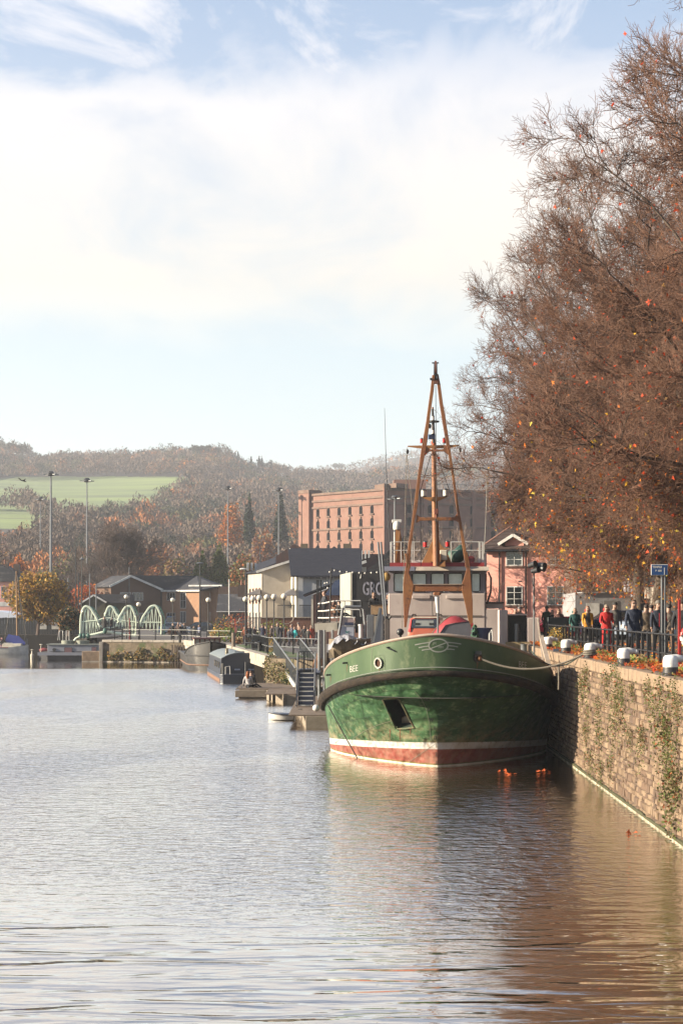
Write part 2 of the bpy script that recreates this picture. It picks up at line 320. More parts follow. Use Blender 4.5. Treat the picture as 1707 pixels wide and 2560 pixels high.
# ------------------------------------------------------------------ water
ZL, ZQ = 2.15, 3.69                    # low quays and promenade, near quay top
def wallx(Y): return 7.12+.01107*Y if Y < 66 else 7.12+.01107*66+(Y-66)*.055
def water_mat():
    m = bpy.data.materials.new('harbour_water'); m.use_nodes = True; n = m.node_tree.nodes; l = m.node_tree.links; b = n['Principled BSDF']
    g = n.new('ShaderNodeNewGeometry'); pos = g.outputs['Position']; sp = n.new('ShaderNodeSeparateXYZ'); l.new(pos, sp.inputs[0])
    def nz(sx, sy, det=3, ro=.5, dis=0., off=0.):
        mp = n.new('ShaderNodeMapping'); l.new(pos, mp.inputs[0]); mp.inputs['Scale'].default_value = (sx, sy, 1); mp.inputs['Location'].default_value = (off, off, 0)
        t = n.new('ShaderNodeTexNoise'); l.new(mp.outputs[0], t.inputs['Vector']); t.inputs['Scale'].default_value = 1; t.inputs['Detail'].default_value = det; t.inputs['Roughness'].default_value = ro; t.inputs['Distortion'].default_value = dis
        return t.outputs[0]
    def mm(op, a, b_=None, clamp=False):
        t = n.new('ShaderNodeMath'); t.operation = op; t.use_clamp = clamp
        for i, v in enumerate((a, b_)):
            if v is None: continue
            if isinstance(v, (int, float)): t.inputs[i].default_value = v
            else: l.new(v, t.inputs[i])
        return t.outputs[0]
    def sm(v, a, b_, x=0., y=1.):
        t = n.new('ShaderNodeMapRange'); t.interpolation_type = 'SMOOTHSTEP'; l.new(v, t.inputs[0])
        for i, q in zip((1, 2, 3, 4), (a, b_, x, y)): t.inputs[i].default_value = q
        return t.outputs[0]
    n.remove(b); b = n.new('ShaderNodeBsdfDiffuse'); gl = n.new('ShaderNodeBsdfGlossy'); fz = n.new('ShaderNodeFresnel'); fz.inputs['IOR'].default_value = 1.33; mxs = n.new('ShaderNodeMixShader'); l.new(mm('MINIMUM', mm('SUBTRACT', mm('MULTIPLY', mm('POWER', fz.outputs[0], .42), 1.5), .12), .98), mxs.inputs[0]); l.new(b.outputs[0], mxs.inputs[1]); l.new(gl.outputs[0], mxs.inputs[2]); l.new(mxs.outputs[0], n['Material Output'].inputs['Surface']); gl.inputs['Color'].default_value = (.985, .965, .94, 1)
    edge = mm('ADD', sp.outputs[1], mm('MULTIPLY', mm('SUBTRACT', nz(.12, .05, 2), .5), 16))
    near = mm('SUBTRACT', 1, sm(edge, 25, 31))            # long slow swell close by
    wind = mm('MULTIPLY', sm(edge, 25, 33), sm(sp.outputs[1], 150, 146))   # wind ruffled middle, glassy beyond the barge
    patch = sm(nz(.10, .045, 2, .5, .6, 5.), .36, .62, .45, 1.)
    lee = sm(mm('ADD', sp.outputs[0], mm('MULTIPLY', nz(.2, .2, 2), 1.2)), 5.2, 7.6, 1., .25)
    lee2 = sm(mm('ADD', sp.outputs[1], mm('MULTIPLY', sp.outputs[0], -.2)), 49, 56, 0., 1.)
    side = sm(sp.outputs[0], -.5, 1.2, 0., 1.)
    leeb = mm('SUBTRACT', 1, mm('MULTIPLY', mm('MULTIPLY', lee2, side), .6))
    fine = mm('ADD', mm('MULTIPLY', nz(3.0, 4.4, 3, .55, .4), .064), mm('MULTIPLY', nz(1.1, 2.0, 2, .5, .3, 9.), .05))
    fine = mm('MULTIPLY', mm('MULTIPLY', fine, mm('MULTIPLY', wind, patch)), mm('MULTIPLY', lee, leeb))
    slow = mm('ADD', mm('MULTIPLY', nz(.35, 1.5, 2, .45, .8, 2.), .10), mm('MULTIPLY', nz(1.3, 5.0, 2, .4, .5, 4.), .016))
    slow = mm('MULTIPLY', slow, mm('ADD', mm('MULTIPLY', near, .55), .14))
    glassy = mm('MULTIPLY', nz(.5, .9, 2), .012)
    h = mm('ADD', mm('ADD', fine, slow), glassy)
    bp = n.new('ShaderNodeBump'); bp.inputs['Strength'].default_value = 1.; bp.inputs['Distance'].default_value = 1.; l.new(h, bp.inputs['Height']); tl = n.new('ShaderNodeVectorMath'); tl.operation = 'SCALE'; tl.inputs[0].default_value = (0, -1, 0); l.new(mm('ADD', mm('MULTIPLY', mm('MULTIPLY', mm('MULTIPLY', wind, patch), mm('MULTIPLY', lee, leeb)), sm(sp.outputs[1], 32, 95, .042, .112)), mm('MULTIPLY', near, .012)), tl.inputs['Scale'])
    ad = n.new('ShaderNodeVectorMath'); ad.operation = 'ADD'; l.new(bp.outputs[0], ad.inputs[0]); l.new(tl.outputs[0], ad.inputs[1]); nrz = n.new('ShaderNodeVectorMath'); nrz.operation = 'NORMALIZE'; l.new(ad.outputs[0], nrz.inputs[0])   # added tilt towards the quay so the ruffled water mirrors brighter sky
    l.new(nrz.outputs[0], gl.inputs['Normal']); l.new(bp.outputs[0], fz.inputs['Normal'])
    l.new(mm('ADD', mm('MULTIPLY', mm('MULTIPLY', wind, patch), sm(sp.outputs[1], 30, 100, .04, .10)), .03), gl.inputs['Roughness'])
    cr = n.new('ShaderNodeValToRGB'); l.new(nz(.3, .12, 3), cr.inputs[0]); cr.color_ramp.elements[0].color = (.075, .046, .022, 1); cr.color_ramp.elements[1].color = (.10, .062, .03, 1)
    l.new(cr.outputs[0], b.inputs['Color'])
    return m
WATER = water_mat()
struct('water', MB().poly([(-400, -30, 0), (60, -30, 0), (60, 420, 0), (-400, 420, 0)]), WATER)
struct('harbour_bed', MB().poly([(-1400, -60, -2.5), (1400, -60, -2.5), (1400, 3600, -2.5), (-1400, 3600, -2.5)]), pm('mud', (.06, .045, .03), .9))

# ------------------------------------------------------------------ land
GRASS = mat('grass', (.10, .17, .03), (.07, .12, .025), scale=.6, rough=.9, coord='World', c3=(.16, .14, .06), s3=.25, bump=.4, bscale=8)
PAVE = mat('paving', (.17, .145, .125), (.12, .10, .09), scale=.8, rough=.85, coord='World', c3=(.08, .07, .06), s3=.3, bump=.3)
STONE = mat('quay_stone', (.34, .22, .135), (.20, .13, .078), scale=1.4, rough=.9, coord='World', st=(1, 1, .35), c3=(.45, .35, .27), s3=2.2, t3=(.52, .72), bump=.9, bscale=9, detail=8)
STONE2 = mat('quay_stone_pale', (.42, .295, .19), (.25, .165, .10), scale=1.8, rough=.9, coord='World', st=(1, 1, .3), c3=(.15, .11, .07), s3=2.6, t3=(.56, .74), bump=.9, bscale=9, detail=8)
STONE3 = mat('quay_stone_dark', (.24, .145, .09), (.14, .09, .06), scale=1.8, rough=.9, coord='World', st=(1, 1, .3), c3=(.34, .26, .2), s3=3., t3=(.56, .74), bump=.9, bscale=9, detail=8)
MORTAR = mat('mortar', (.17, .115, .08), (.09, .065, .045), scale=2, rough=.95, coord='World', bump=.8)
COPE = mat('coping_stone', (.45, .31, .20), (.29, .20, .13), scale=2.5, rough=.85, coord='World', c3=(.16, .12, .08), s3=1.5, bump=.6, bscale=12)
COPEW = mat('pale_coping_stone', (.58, .52, .44), (.40, .34, .28), scale=1.2, rough=.85, coord='World', c3=(.2, .15, .1), s3=.8, bump=.5)
low = [(-900, 340), (-900, 205), (-30.5, 205), (-28.2, 186), (-27.2, 180), (-25.6, 195), (-24.6, 195), (-23.9, 168), (-15.4, 165), (-10.3, 147), (-4.9, 109), (0, 99.5), (20, 99.5), (900, 110), (900, 340)]
def sheet(name, pl, z, m): 
    mb = MB().poly([(x, y, z) for x, y in pl]); me = mb.mesh(name, m); fixn(me)
    if me.polygons[0].normal.z < 0: me.flip_normals()
    return mark(link(name, me), kind='structure')
sheet('promenade', low, ZL, PAVE)
near_q = [(wallx(y)+.3, y) for y in (18, 35, 50, 66, 80, 100)]+[(12, 112), (400, 118), (400, -20), (7.6, -20)]
sheet('quayside_pavement', near_q, ZQ-.012, PAVE)
# hills
def hill_z(X, Y):
    X = np.asarray(X, float); Y = np.asarray(Y, float)
    pxs = np.array([-1500, 0, 60, 115, 160, 330, 480, 560, 620, 760, 900, 1100, 1300, 3000]); pys = np.array([1120, 1134, 1138, 1178, 1158, 1156, 1150, 1148, 1180, 1198, 1205, 1195, 1190, 1200])
    top = np.interp(X, (pxs-VX)*1440/F, HC+(HY-pys)*1440/F)
    t = np.clip((Y-340)/1100, 0, 1); z = 2.1+(top-2.1)*t**1.22
    z = z+(7*np.sin(X/95+Y/260)*t+4*np.sin(X/41+1.3+Y/140)*t)*(1-t)**.6*1.6
    return z-np.clip(Y-1440, 0, 1e9)*.09
def far_z(X, Y):
    pxs = np.array([-600, 600, 760, 860, 960, 1080, 1180, 1280, 1400, 1707, 3000]); pys = np.array([1250, 1230, 1195, 1178, 1157, 1134, 1138, 1134, 1140, 1146, 1150])
    top = np.interp(X, (pxs-VX)*2450/F, HC+(HY-pys)*2450/F); t = np.clip((Y-1700)/750, 0, 1)
    return 2+(top-2)*t**.9-np.clip(Y-2450, 0, 1e9)*.1
def terrain(name, xs, ys, fz, m):
    gx, gy = np.meshgrid(xs, ys); z = fz(gx, gy); V = np.stack([gx, gy, z], -1).reshape(-1, 3); a, b = len(xs), len(ys)
    i = (np.arange(b-1)[:, None]*a+np.arange(a-1)[None]).ravel(); Q = np.stack([i, i+1, i+a+1, i+a], -1)
    return mark(link(name, np_mesh(name, [V], [Q], m, smooth=True)), kind='structure')
FIELD = mat('field_grass', (.36, .47, .13), (.17, .24, .10), scale=.012, rough=.95, coord='World', st=(.45, 1.6, 1), c3=(.15, .18, .08), s3=.02, t3=(.5, .7))
WOODG = mat('woodland_floor', (.075, .05, .035), (.05, .04, .03), scale=.02, rough=.95, coord='World')
h1 = terrain('hill', np.linspace(-1000, 1200, 220), np.linspace(339.9, 1800, 150), hill_z, [WOODG, FIELD])
# two meadows cleared out of the wood, bounded along the slope
def in_field(X, Y, trees=True):
    u = X/Y; s = (hill_z(X, Y)-HC)/Y                      # bearing and steepness of the sight line from the quay
    hi = .0775-.0006*np.sin(u*60); lo = np.interp(u, [-.35, -.190, -.172, -.150, -.125, -.105, -.087], [.0600, .0595, .049, .049, .051, .060, .074])
    a = (u < -.085) & (s < hi) & (s > lo)
    b = (u < np.interp(s, [.030, .046, .058], [-.182, -.172, -.195])) & (s < .0583) & (s > .029)
    return (a | b) & (u > -.6)
me = h1.data; cs = np.zeros(len(me.polygons)*3); me.polygons.foreach_get('center', cs); cs = cs.reshape(-1, 3)
u_ = cs[:, 0]/cs[:, 1]; fm = (u_ < -.083) & (cs[:, 1] > 700) & (cs[:, 1] < 1400) & ((cs[:, 2]-HC)/cs[:, 1] < .079)
me.polygons.foreach_set('material_index', fm.astype(np.int32)); me.update()
terrain('far_hill', np.linspace(-1400, 2400, 70), np.linspace(1700, 3300, 50), far_z, WOODG)
VCOL = vcol_mat('foliage', .85); VCOLT = vcol_mat('thin_leaf', .7, .35)
PAL = {'bare': (.098, .068, .052), 'bare2': (.118, .086, .064), 'rust': (.20, .085, .04), 'orange': (.30, .11, .03), 'olive': (.075, .075, .03), 'dark': (.022, .032, .02), 'ochre': (.14, .10, .045)}
def wood(name, pts, fz, hgt, rad, ncard, weights, rg, cs=1.0):
    """pts (n,2); rounded crowns of small twig and leaf clumps standing on the slope"""
    n = len(pts); z = fz(pts[:, 0], pts[:, 1]); kinds = list(PAL)
    cumul = np.cumsum(weights)/np.sum(weights)
    # kind varies smoothly over the slope so that groves of one colour form
    f = (np.sin(pts[:, 0]/31+pts[:, 1]/77)+np.sin(pts[:, 0]/13.7-pts[:, 1]/53+2)+rg.normal(size=n)*.9)
    rk = np.argsort(np.argsort(f))/n; ki = np.searchsorted(cumul, rk)
    ki = np.minimum(ki, len(kinds)-1); cols = np.array([PAL[k] for k in kinds])[ki]*rg.uniform(.75, 1.3, (n, 1))
    H_ = hgt*rg.uniform(.7, 1.3, n); Rr = rad*rg.uniform(.75, 1.3, n); con = (np.array(kinds)[ki] == 'dark')
    H_ = np.where(con, H_*1.25, H_); Rr = np.where(con, Rr*.8, Rr)
    C = np.repeat(np.stack([pts[:, 0], pts[:, 1], z], -1), ncard, 0); rr = np.repeat(Rr, ncard); hh = np.repeat(H_, ncard)
    d = norm(rg.normal(size=C.shape)); d[:, 2] = np.abs(d[:, 2])*1.1-.25; u = rg.uniform(.55, 1.08, len(C))**.6
    lump = 1+.22*np.sin(d[:, 0]*5+np.repeat(f, ncard)*7)*np.cos(d[:, 1]*4+d[:, 2]*5)
    P = C+np.stack([d[:, 0]*rr*u*lump, d[:, 1]*rr*u*lump, hh*.42+d[:, 2]*hh*.55*u*lump], -1)
    V, Q, cc = cards(P, np.repeat(Rr, ncard)*rg.uniform(.16, .40, len(P))*cs*.8, rg, np.repeat(cols, ncard, 0), .12, vert=1.1)
    return V, Q, cc
def scatter(x0f, x1f, y0, y1, sp, rg, keep=None):
    out = []; y = y0
    while y < y1:
        a, b = x0f(y), x1f(y); m = int((b-a)/sp)+1
        xs = a+(np.arange(m)+rg.uniform(-.35, .35, m))*sp; ys = y+rg.uniform(-.4, .4, m)*sp
        out.append(np.stack([xs, ys], -1)); y += sp*.9
    P = np.concatenate(out)
    return P[~keep(P[:, 0], P[:, 1])] if keep is not None else P
rg = np.random.default_rng(5)
lf = lambda y: X_at(-90, y); rf = lambda y: X_at(1260, y)
wts = [3.2, 1.8, 1.1, .45, .7, .9, .5]
A0 = scatter(lf, rf, 400, 580, 9.5, rg, in_field); A1 = scatter(lf, rf, 580, 800, 9.5, rg, in_field); A2 = scatter(lf, rf, 800, 1460, 10.5, rg, in_field)
cand = np.stack([rg.uniform(-330, -120, 3000), rg.uniform(800, 1250, 3000)], -1); sv = (hill_z(cand[:, 0], cand[:, 1])-HC)/cand[:, 1]; uv = cand[:, 0]/cand[:, 1]
hedge = cand[(np.abs(sv-.0592-.0006*np.sin(uv*90)) < .0009) & (uv < -.17)][:70]
V0, Q0, c0 = wood('z', A0, hill_z, 11, 5.4, 650, wts, rg, .62); V1, Q1, c1 = wood('a', A1, hill_z, 11, 5.6, 300, wts, rg, .85); V2, Q2, c2 = wood('b', A2, hill_z, 12, 6.0, 130, [4, 2, .7, .25, .4, .9, .3], rg)
V3, Q3, c3_ = wood('c', hedge, hill_z, 5, 3.4, 60, [3, 2, 1, .3, .5, .3, .6], rg)
mark(link('hillside_woodland', np_mesh('hillside_woodland', [V0, V1, V2, V3], [Q0, Q1, Q2, Q3], VCOL, np.concatenate([c0, c1, c2, c3_]))), 'mixed autumn woodland covering the hillside beyond the harbour, brown and orange with dark evergreens', 'woodland', kind='stuff')
A4 = scatter(lambda y: X_at(700, y), lambda y: X_at(1760, y), 2080, 2480, 15, rg)
V4, Q4, c4 = wood('d', A4, far_z, 13, 9, 44, [4, 2.5, 1, .3, .3, .3, .3], rg)
mark(link('distant_woodland', np_mesh('distant_woodland', [V4], [Q4], VCOL, c4)), 'hazy bare woodland on the farthest ridge behind the mast', 'woodland', kind='stuff')
# haze
hz = MB().bx(-1900, 2600, -120, 3500, -3.6, 262)
hm = bpy.data.materials.new('haze'); hm.use_nodes = True; hn = hm.node_tree.nodes; hn.remove(hn['Principled BSDF'])
pv = hn.new('ShaderNodeVolumePrincipled'); pv.inputs['Color'].default_value = (.85, .87, .94, 1); pv.inputs['Density'].default_value = .00024; pv.inputs['Anisotropy'].default_value = .2
hm.node_tree.links.new(pv.outputs[0], hn['Material Output'].inputs['Volume'])
hzo = link('haze', hz.mesh('haze', hm)); hzo['kind'] = 'stuff'; hzo['label'] = 'thin pale haze over the valley'

# ------------------------------------------------------------------ near quay wall, stone by stone
def stone_mesh(seed, m, cap=False):
    r_ = random.Random(seed); n = 4; mb = MB(); b = .10
    # unit block: x thickness 0..-1 (face at x=0 looking to -x), y width, z height
    pts = []
    for z in (0, b*1.3, 1-b*1.3, 1):
        for y in (0, b*.6, 1-b*.6, 1):
            inner = (0 < z < 1) and (0 < y < 1)
            pts.append((-(.55+r_.uniform(-.2, .45)) if inner else -(.0), y+(0 if inner else r_.uniform(-.01, .01)), z))
    base = [(1, y, z) for z in (0, 1) for y in (0, 1)]
    fs = [(i*4+j, i*4+j+1, (i+1)*4+j+1, (i+1)*4+j) for i in range(3) for j in range(3)]
    v = pts+base; fs += [(0, 16, 17, 3, 2, 1), (12, 13, 14, 15, 19, 18), (0, 4, 8, 12, 18, 16), (3, 17, 19, 15, 11, 7)]
    mb._add(v, fs); me = mb.mesh('stone', m); fixn(me); return me
qw = thing('quay_wall', 'tall rough stone quay wall on the right with weeds growing from its joints', 'wall', (0, 0, 0))
YA, YB = 27.0, 92.0
core = MB(); ys = [YA, 40, 54, 66, 80, YB]
for a, b in zip(ys[:-1], ys[1:]):
    xa, xb = wallx(a)+.05, wallx(b)+.05
    core._add([(xa, a, -2.4), (xb, b, -2.4), (xb, b, ZQ-.36), (xa, a, ZQ-.36), (xa+.9, a, -2.4), (xb+.9, b, -2.4), (xb+.9, b, ZQ-.36), (xa+.9, a, ZQ-.36)],
              [(0, 3, 2, 1), (3, 7, 6, 2), (4, 5, 6, 7), (0, 4, 7, 3), (1, 2, 6, 5)])
part(qw, 'wall_core', core, MORTAR, label='recessed mortar between the stones')
smesh = [stone_mesh(i, (STONE, STONE2, STONE3)[i % 3]) for i in range(9)]
stones = []
r_ = random.Random(3); zc_ = -.35; course = 0
while zc_ < ZQ-.37:
    hgt = r_.uniform(.12, .24)
    if zc_+hgt > ZQ-.42: hgt = ZQ-.37-zc_
    y = YA+r_.uniform(0, .4)
    while y < 67:
        wd = r_.uniform(.17, .52)*(1.25 if hgt > .2 else 1); stones.append((y, zc_, wd, hgt, r_.uniform(.045, .10))); y += wd+.012
    zc_ += hgt+.012; course += 1
vis = [s for s in stones if s[0]+s[2] > 36.2]; vis.sort(key=lambda s: -(s[2]*s[3]/(s[0]**2.2)))
top300 = set(id(s) for s in vis[:290]); rest = MB(); rest_m = []
ang = math.atan(.01107)
for s in stones:
    y, z, wd, h_, th = s; x = wallx(y)+.055; k = r_.randrange(9)
    if id(s) in top300:
        o = link('stone', smesh[k], qw, (x, y, z), -ang); o.scale = (th, wd, h_)
    else:
        src = smesh[k]; rest.cur = 0
        vs = [(x+v.co.x*th+.01107*v.co.y*wd, y+v.co.y*wd, z+v.co.z*h_) for v in src.vertices]
        for mi in [k % 3]: rest.cur = mi
        rest._add(vs, [tuple(p.vertices) for p in src.polygons])
me = rest.mesh('stones', [STONE, STONE2, STONE3]); o = link('stones', me, qw); o['kind'] = 'stuff'
y = YA; cop = []
while y < 88:
    ln = r_.uniform(.95, 1.45); j = r_.uniform(-.015, .015)
    mb = MB(); xa, xb = wallx(y)-.03+j, wallx(y+ln)-.03+j
    mb._add([(xa, y, 0), (xb, y+ln, 0), (xb, y+ln, .33), (xa, y, .33), (xa+.75, y, 0), (xb+.75, y+ln, 0), (xb+.75, y+ln, .33), (xa+.75, y, .33)], [(0, 3, 2, 1), (3, 7, 6, 2), (4, 5, 6, 7), (0, 4, 7, 3), (1, 2, 6, 5), (0, 1, 5, 4)])
    o = part(qw, 'coping_stone', mb, COPE, bev=.035); o.location.z = ZQ-.345+r_.uniform(-.008, .006); y += ln+.02
mb = MB()
for a in np.arange(YA, 84, 3.): mb._add([(wallx(a)-.05, a, -.2), (wallx(a+3)-.05, a+3, -.2), (wallx(a+3)-.04, a+3, .045), (wallx(a)-.04, a, .055), (wallx(a)+.1, a, .055), (wallx(a+3)+.1, a+3, .045)], [(0, 3, 2, 1), (3, 4, 5, 2)])
part(qw, 'tide_line', mb, mat('lime_crust', (.66, .60, .46), (.25, .2, .13), scale=2.5, rough=.8, coord='World'), fix=False)
mb = MB()
for a in np.arange(YA, 84, 3.): mb._add([(wallx(a)-.058, a, .05), (wallx(a+3)-.058, a+3, .05), (wallx(a+3)-.05, a+3, .10), (wallx(a)-.05, a, .13), (wallx(a)+.1, a, .10), (wallx(a+3)+.1, a+3, .13)], [(0, 3, 2, 1), (3, 4, 5, 2)])
part(qw, 'algae_band', mb, mat('algae', (.10, .10, .03), (.06, .055, .025), scale=8, rough=.9, coord='World', bump=.8), fix=False)
# weeds growing out of the wall
def weed(seed, n, spread, green=.6):
    g = np.random.default_rng(seed)
    P = g.normal(size=(n, 3))*np.array([.10, spread, spread*1.3]); P[:, 0] = -np.abs(P[:, 0]); P[:, 2] -= np.abs(P[:, 2])*.4
    pal = np.array([(.12, .16, .04), (.22, .22, .07), (.30, .22, .12), (.34, .10, .04), (.08, .09, .03)]); pr = np.array([green*.45, green*.35, .3, .1, .2]); pr /= pr.sum()
    V, Q, c = cards(P, g.uniform(.025, .075, n), g, pal[g.choice(5, n, p=pr)], .3)
    return np_mesh('wall_weed', [V], [Q], VCOLT, c)
wm = [weed(i, 330, .18+.05*i, .5+.1*i) for i in range(5)]
spots = [(1460, 1715), (1470, 1690), (1520, 1705), (1545, 1690), (1555, 1715), (1585, 1725), (1625, 1722), (1655, 1735), (1690, 1740), (1475, 1790), (1468, 1830), (1500, 1765), (1540, 1750), (1560, 1770), (1540, 1815), (1610, 1835), (1580, 1840), (1665, 1860), (1690, 1880), (1680, 1920), (1695, 1950), (1685, 1995), (1505, 1930), (1530, 1915), (1605, 1875), (1670, 1810), (1700, 1760), (1480, 1900), (1505, 1850), (1640, 1780)]
WV, WQ, WC = [], [], []
for i, (px, py) in enumerate(spots):
    Yw = F*7.12/(px-VX-.01107*F); z = Z_at(py, Yw)
    big = px > 1655 and py > 1840
    s = r_.uniform(.55, 1.1)*(1.35 if big else 1); m_ = wm[i % 5]; nv = len(m_.vertices); co = np.zeros(nv*3); m_.vertices.foreach_get('co', co); co = co.reshape(-1, 3)*np.array([s, s*1.1, s]); a_ = r_.uniform(-.5, .5)
    co = np.stack([co[:, 0], co[:, 1]*math.cos(a_)-co[:, 2]*math.sin(a_), co[:, 1]*math.sin(a_)+co[:, 2]*math.cos(a_)], -1)+np.array([wallx(Yw)-.03, Yw, z]); ca = np.zeros(nv*4); m_.color_attributes['col'].data.foreach_get('color', ca); WV.append(co); WQ.append(np.arange(nv).reshape(-1, 4)); WC.append(ca.reshape(-1, 4)[:, :3])
mark(link('wall_weeds', np_mesh('wall_weeds', WV, WQ, VCOLT, np.concatenate(WC))), 'dry green, brown and red weeds growing from the joints of the quay wall', 'weeds', kind='stuff')
# grass verge and fallen leaves between coping and railing
sheet('quay_verge', [(wallx(y)+.70, y) for y in (20, 35, 50, 66, 84)]+[(wallx(y)+1.7, y) for y in (84, 66, 50, 35, 20)], ZQ-.006, mat('earth_verge', (.12, .075, .045), (.10, .11, .035), scale=1.3, rough=.95, coord='World', bump=.7, c3=(.20, .19, .06), s3=.8))
def star_leaves(P, size, g, cols, name, up=True):
    """five lobed leaves, slightly cupped"""
    n = len(P); a = norm(g.normal(size=(n, 3))*(np.array([1, 1, .35]) if up else 1)); nn = g.normal(size=(n, 3))
    if up: nn = np.array([0, 0, 1])+g.normal(size=(n, 3))*.45
    nn = norm(nn-(nn*a).sum(-1, keepdims=True)*a); b = np.cross(nn, a)
    prof = [(-.5, 0), (-.15, .16), (-.28, .48), (.08, .22), (.5, .0), (.08, -.22), (-.28, -.48), (-.15, -.16)]
    V = np.stack([P+size[:, None]*(u*a+v*b+nn*(.12*abs(v)*2)) for u, v in prof], 1).reshape(-1, 3)
    idx = np.arange(n)[:, None]*8
    Q = np.concatenate([idx+np.array([[0, 1, 3, 4]]), idx+np.array([[0, 4, 5, 7]]), idx+np.array([[1, 2, 3, 3]])[:, [0, 1, 2, 2]]*0+idx*0], 0) if False else np.concatenate([idx+np.array([[0, 1, 3, 4]]), idx+np.array([[0, 4, 5, 7]])], 0)
    T = np.concatenate([idx+np.array([[1, 2, 3]]), idx+np.array([[5, 6, 7]])], 0)
    return V, Q, T, np.repeat(cols, 8, 0)
def leaf_obj(name, P, size, g, cols, parent=None, up=True, mm_=None):
    V, Q, T, c = star_leaves(P, size, g, cols, name, up)
    off = len(V); me = np_mesh(name, [V, V[:0]], [Q, T-off], mm_ or VCOLT, c) if False else None
    AL = np.concatenate([Q.ravel(), T.ravel()]).astype(np.int32); ST = np.concatenate([np.arange(len(Q))*4, len(Q)*4+np.arange(len(T))*3]).astype(np.int32)
    me = bpy.data.meshes.new(name); me.vertices.add(len(V)); me.vertices.foreach_set('co', V.astype(np.float32).ravel()); me.loops.add(len(AL)); me.loops.foreach_set('vertex_index', AL)
    me.polygons.add(len(ST)); me.polygons.foreach_set('loop_start', ST); me.materials.append(mm_ or VCOLT); me.update(calc_edges=True)
    a = me.color_attributes.new('col', 'FLOAT_COLOR', 'POINT'); C4 = np.ones((len(V), 4), np.float32); C4[:, :3] = c; a.data.foreach_set('color', C4.ravel())
    return link(name, me, parent)
LEAFPAL = np.array([(.48, .07, .015), (.55, .16, .02), (.60, .30, .03), (.30, .05, .02), (.28, .14, .05), (.20, .09, .04)])
g = np.random.default_rng(21); n = 5200
yy = 34+g.uniform(0, 1, n)**1.0*50; tt = g.beta(1.3, 1.5, n)
xx = np.array([wallx(a) for a in yy])+.12+tt*1.9
P = np.stack([xx, yy, np.full(n, ZQ+.015)+g.uniform(0, .05, n)], -1)
o = leaf_obj('fallen_leaves', P, g.uniform(.09, .19, n), g, LEAFPAL[g.choice(6, n, p=[.2, .2, .06, .2, .18, .16])]); mark(o, 'red and brown fallen leaves lying along the quay edge', 'leaves', kind='stuff')
n = 1500; yy = 36+g.uniform(0, 1, n)*45; xx = np.array([wallx(a) for a in yy])+1.9+g.uniform(0, 5, n)
o = leaf_obj('fallen_leaves', np.stack([xx, yy, np.full(n, ZQ+.01)], -1), g.uniform(.09, .16, n), g, LEAFPAL[g.choice(6, n)]); mark(o, 'scattered brown leaves on the pavement behind the railing', 'leaves', kind='stuff')
n = 1400; cl = g.uniform(38, 80, 26); yy = cl[g.integers(0, 26, n)]+g.normal(size=n)*.5; off = g.uniform(.75, 1.6, 26)
xx = np.array([wallx(a) for a in yy])+.9+g.normal(size=n)*.22; P = np.stack([xx, yy, ZQ+np.abs(g.normal(size=n))*.09], -1)
V, Q, c = cards(P, g.uniform(.05, .13, n), g, np.array([(.16, .24, .05), (.25, .27, .08), (.30, .22, .10)])[g.choice(3, n)], .3)
mark(link('verge_grass', np_mesh('verge_grass', [V], [Q], VCOLT, c)), 'tufts of green grass among the leaves on the quay edge', 'grass', kind='stuff')
# railing
rl = thing('quay_railing', 'black iron railing with square posts running along the leafy quay edge', 'railing')
RY0, RY1, ROFF = 39.5, 78.0, 1.55
def railx(y): return wallx(y)+ROFF-(0 if y < 66 else (y-66)*.05)
pts = [(railx(y), y) for y in np.arange(RY0, RY1+.1, 1.5)]
for z, r in ((ZQ+.84, .028), (ZQ+.30, .026)):
    part(rl, 'rail', MB().tube([(x, y, z) for x, y in pts], r, 8), BLACK)
post = MB().bx(-.036, .036, -.028, .028, 0, .86).sphere((0, 0, .86), (.04, .04, .045), 8, 5).bx(-.06, .06, -.045, .045, 0, .03); pmh = post.mesh('post', BLACK); fixn(pmh)
y = RY0+.1
while y < RY1: o = link('post', pmh, rl, (railx(y), y, ZQ-.01)); y += 1.0
for y in (46.9, 52.5, 58.9, 66.1): part(rl, 'brace', MB().beam((railx(y)-.06, y, ZQ+.83), (railx(y)-.10, y+.25, ZQ+.42), .022).beam((railx(y)-.06, y+.5, ZQ+.83), (railx(y)-.10, y+.25, ZQ+.42), .022), BLACK)
# bollards
BW = mat('bollard_white', (.80, .78, .75), (.62, .58, .54), scale=3, rough=.45, c3=(.10, .08, .07), s3=14, t3=(.66, .72)); BB = mat('bollard_black', (.03, .03, .034), (.06, .05, .05), scale=5, rough=.5)
def bollard(loc, label, s=1.):
    t = thing('mooring_bollard', label, 'bollard', loc, 0, 'black and white mooring bollards on the quay edge')
    part(t, 'base', MB().lathe([(.21, -.02), (.215, .02), (.185, .05), (.18, .19)], 18), BB, True)
    top = MB().lathe([(.181, .188), (.183, .33), (.172, .41), (.13, .46), (.05, .475)], 18)
    top.tube([(0, 0, .36), (.16, 0, .39), (.27, 0, .385), (.35, 0, .36)], [.12, .105, .075, .055], 12); top.sphere((.35, 0, .36), (.075, .07, .075), 10, 7)
    part(t, 'head', top, BW, True); t.scale = (s, s, s); return t
bl = [(66.0, 'smallest black and white bollard, beside the hull'), (60.2, 'black and white bollard among dry grass, second from the hull'), (53.9, 'black and white bollard with the mooring ropes made fast round it'), (47.0, 'black and white bollard second nearest, bare of ropes, leaves round its foot'), (39.9, 'nearest and largest black and white bollard, cut by the right edge')]
for y, lb in bl: bollard((wallx(y)+.24, y, ZQ), lb, 1.0)
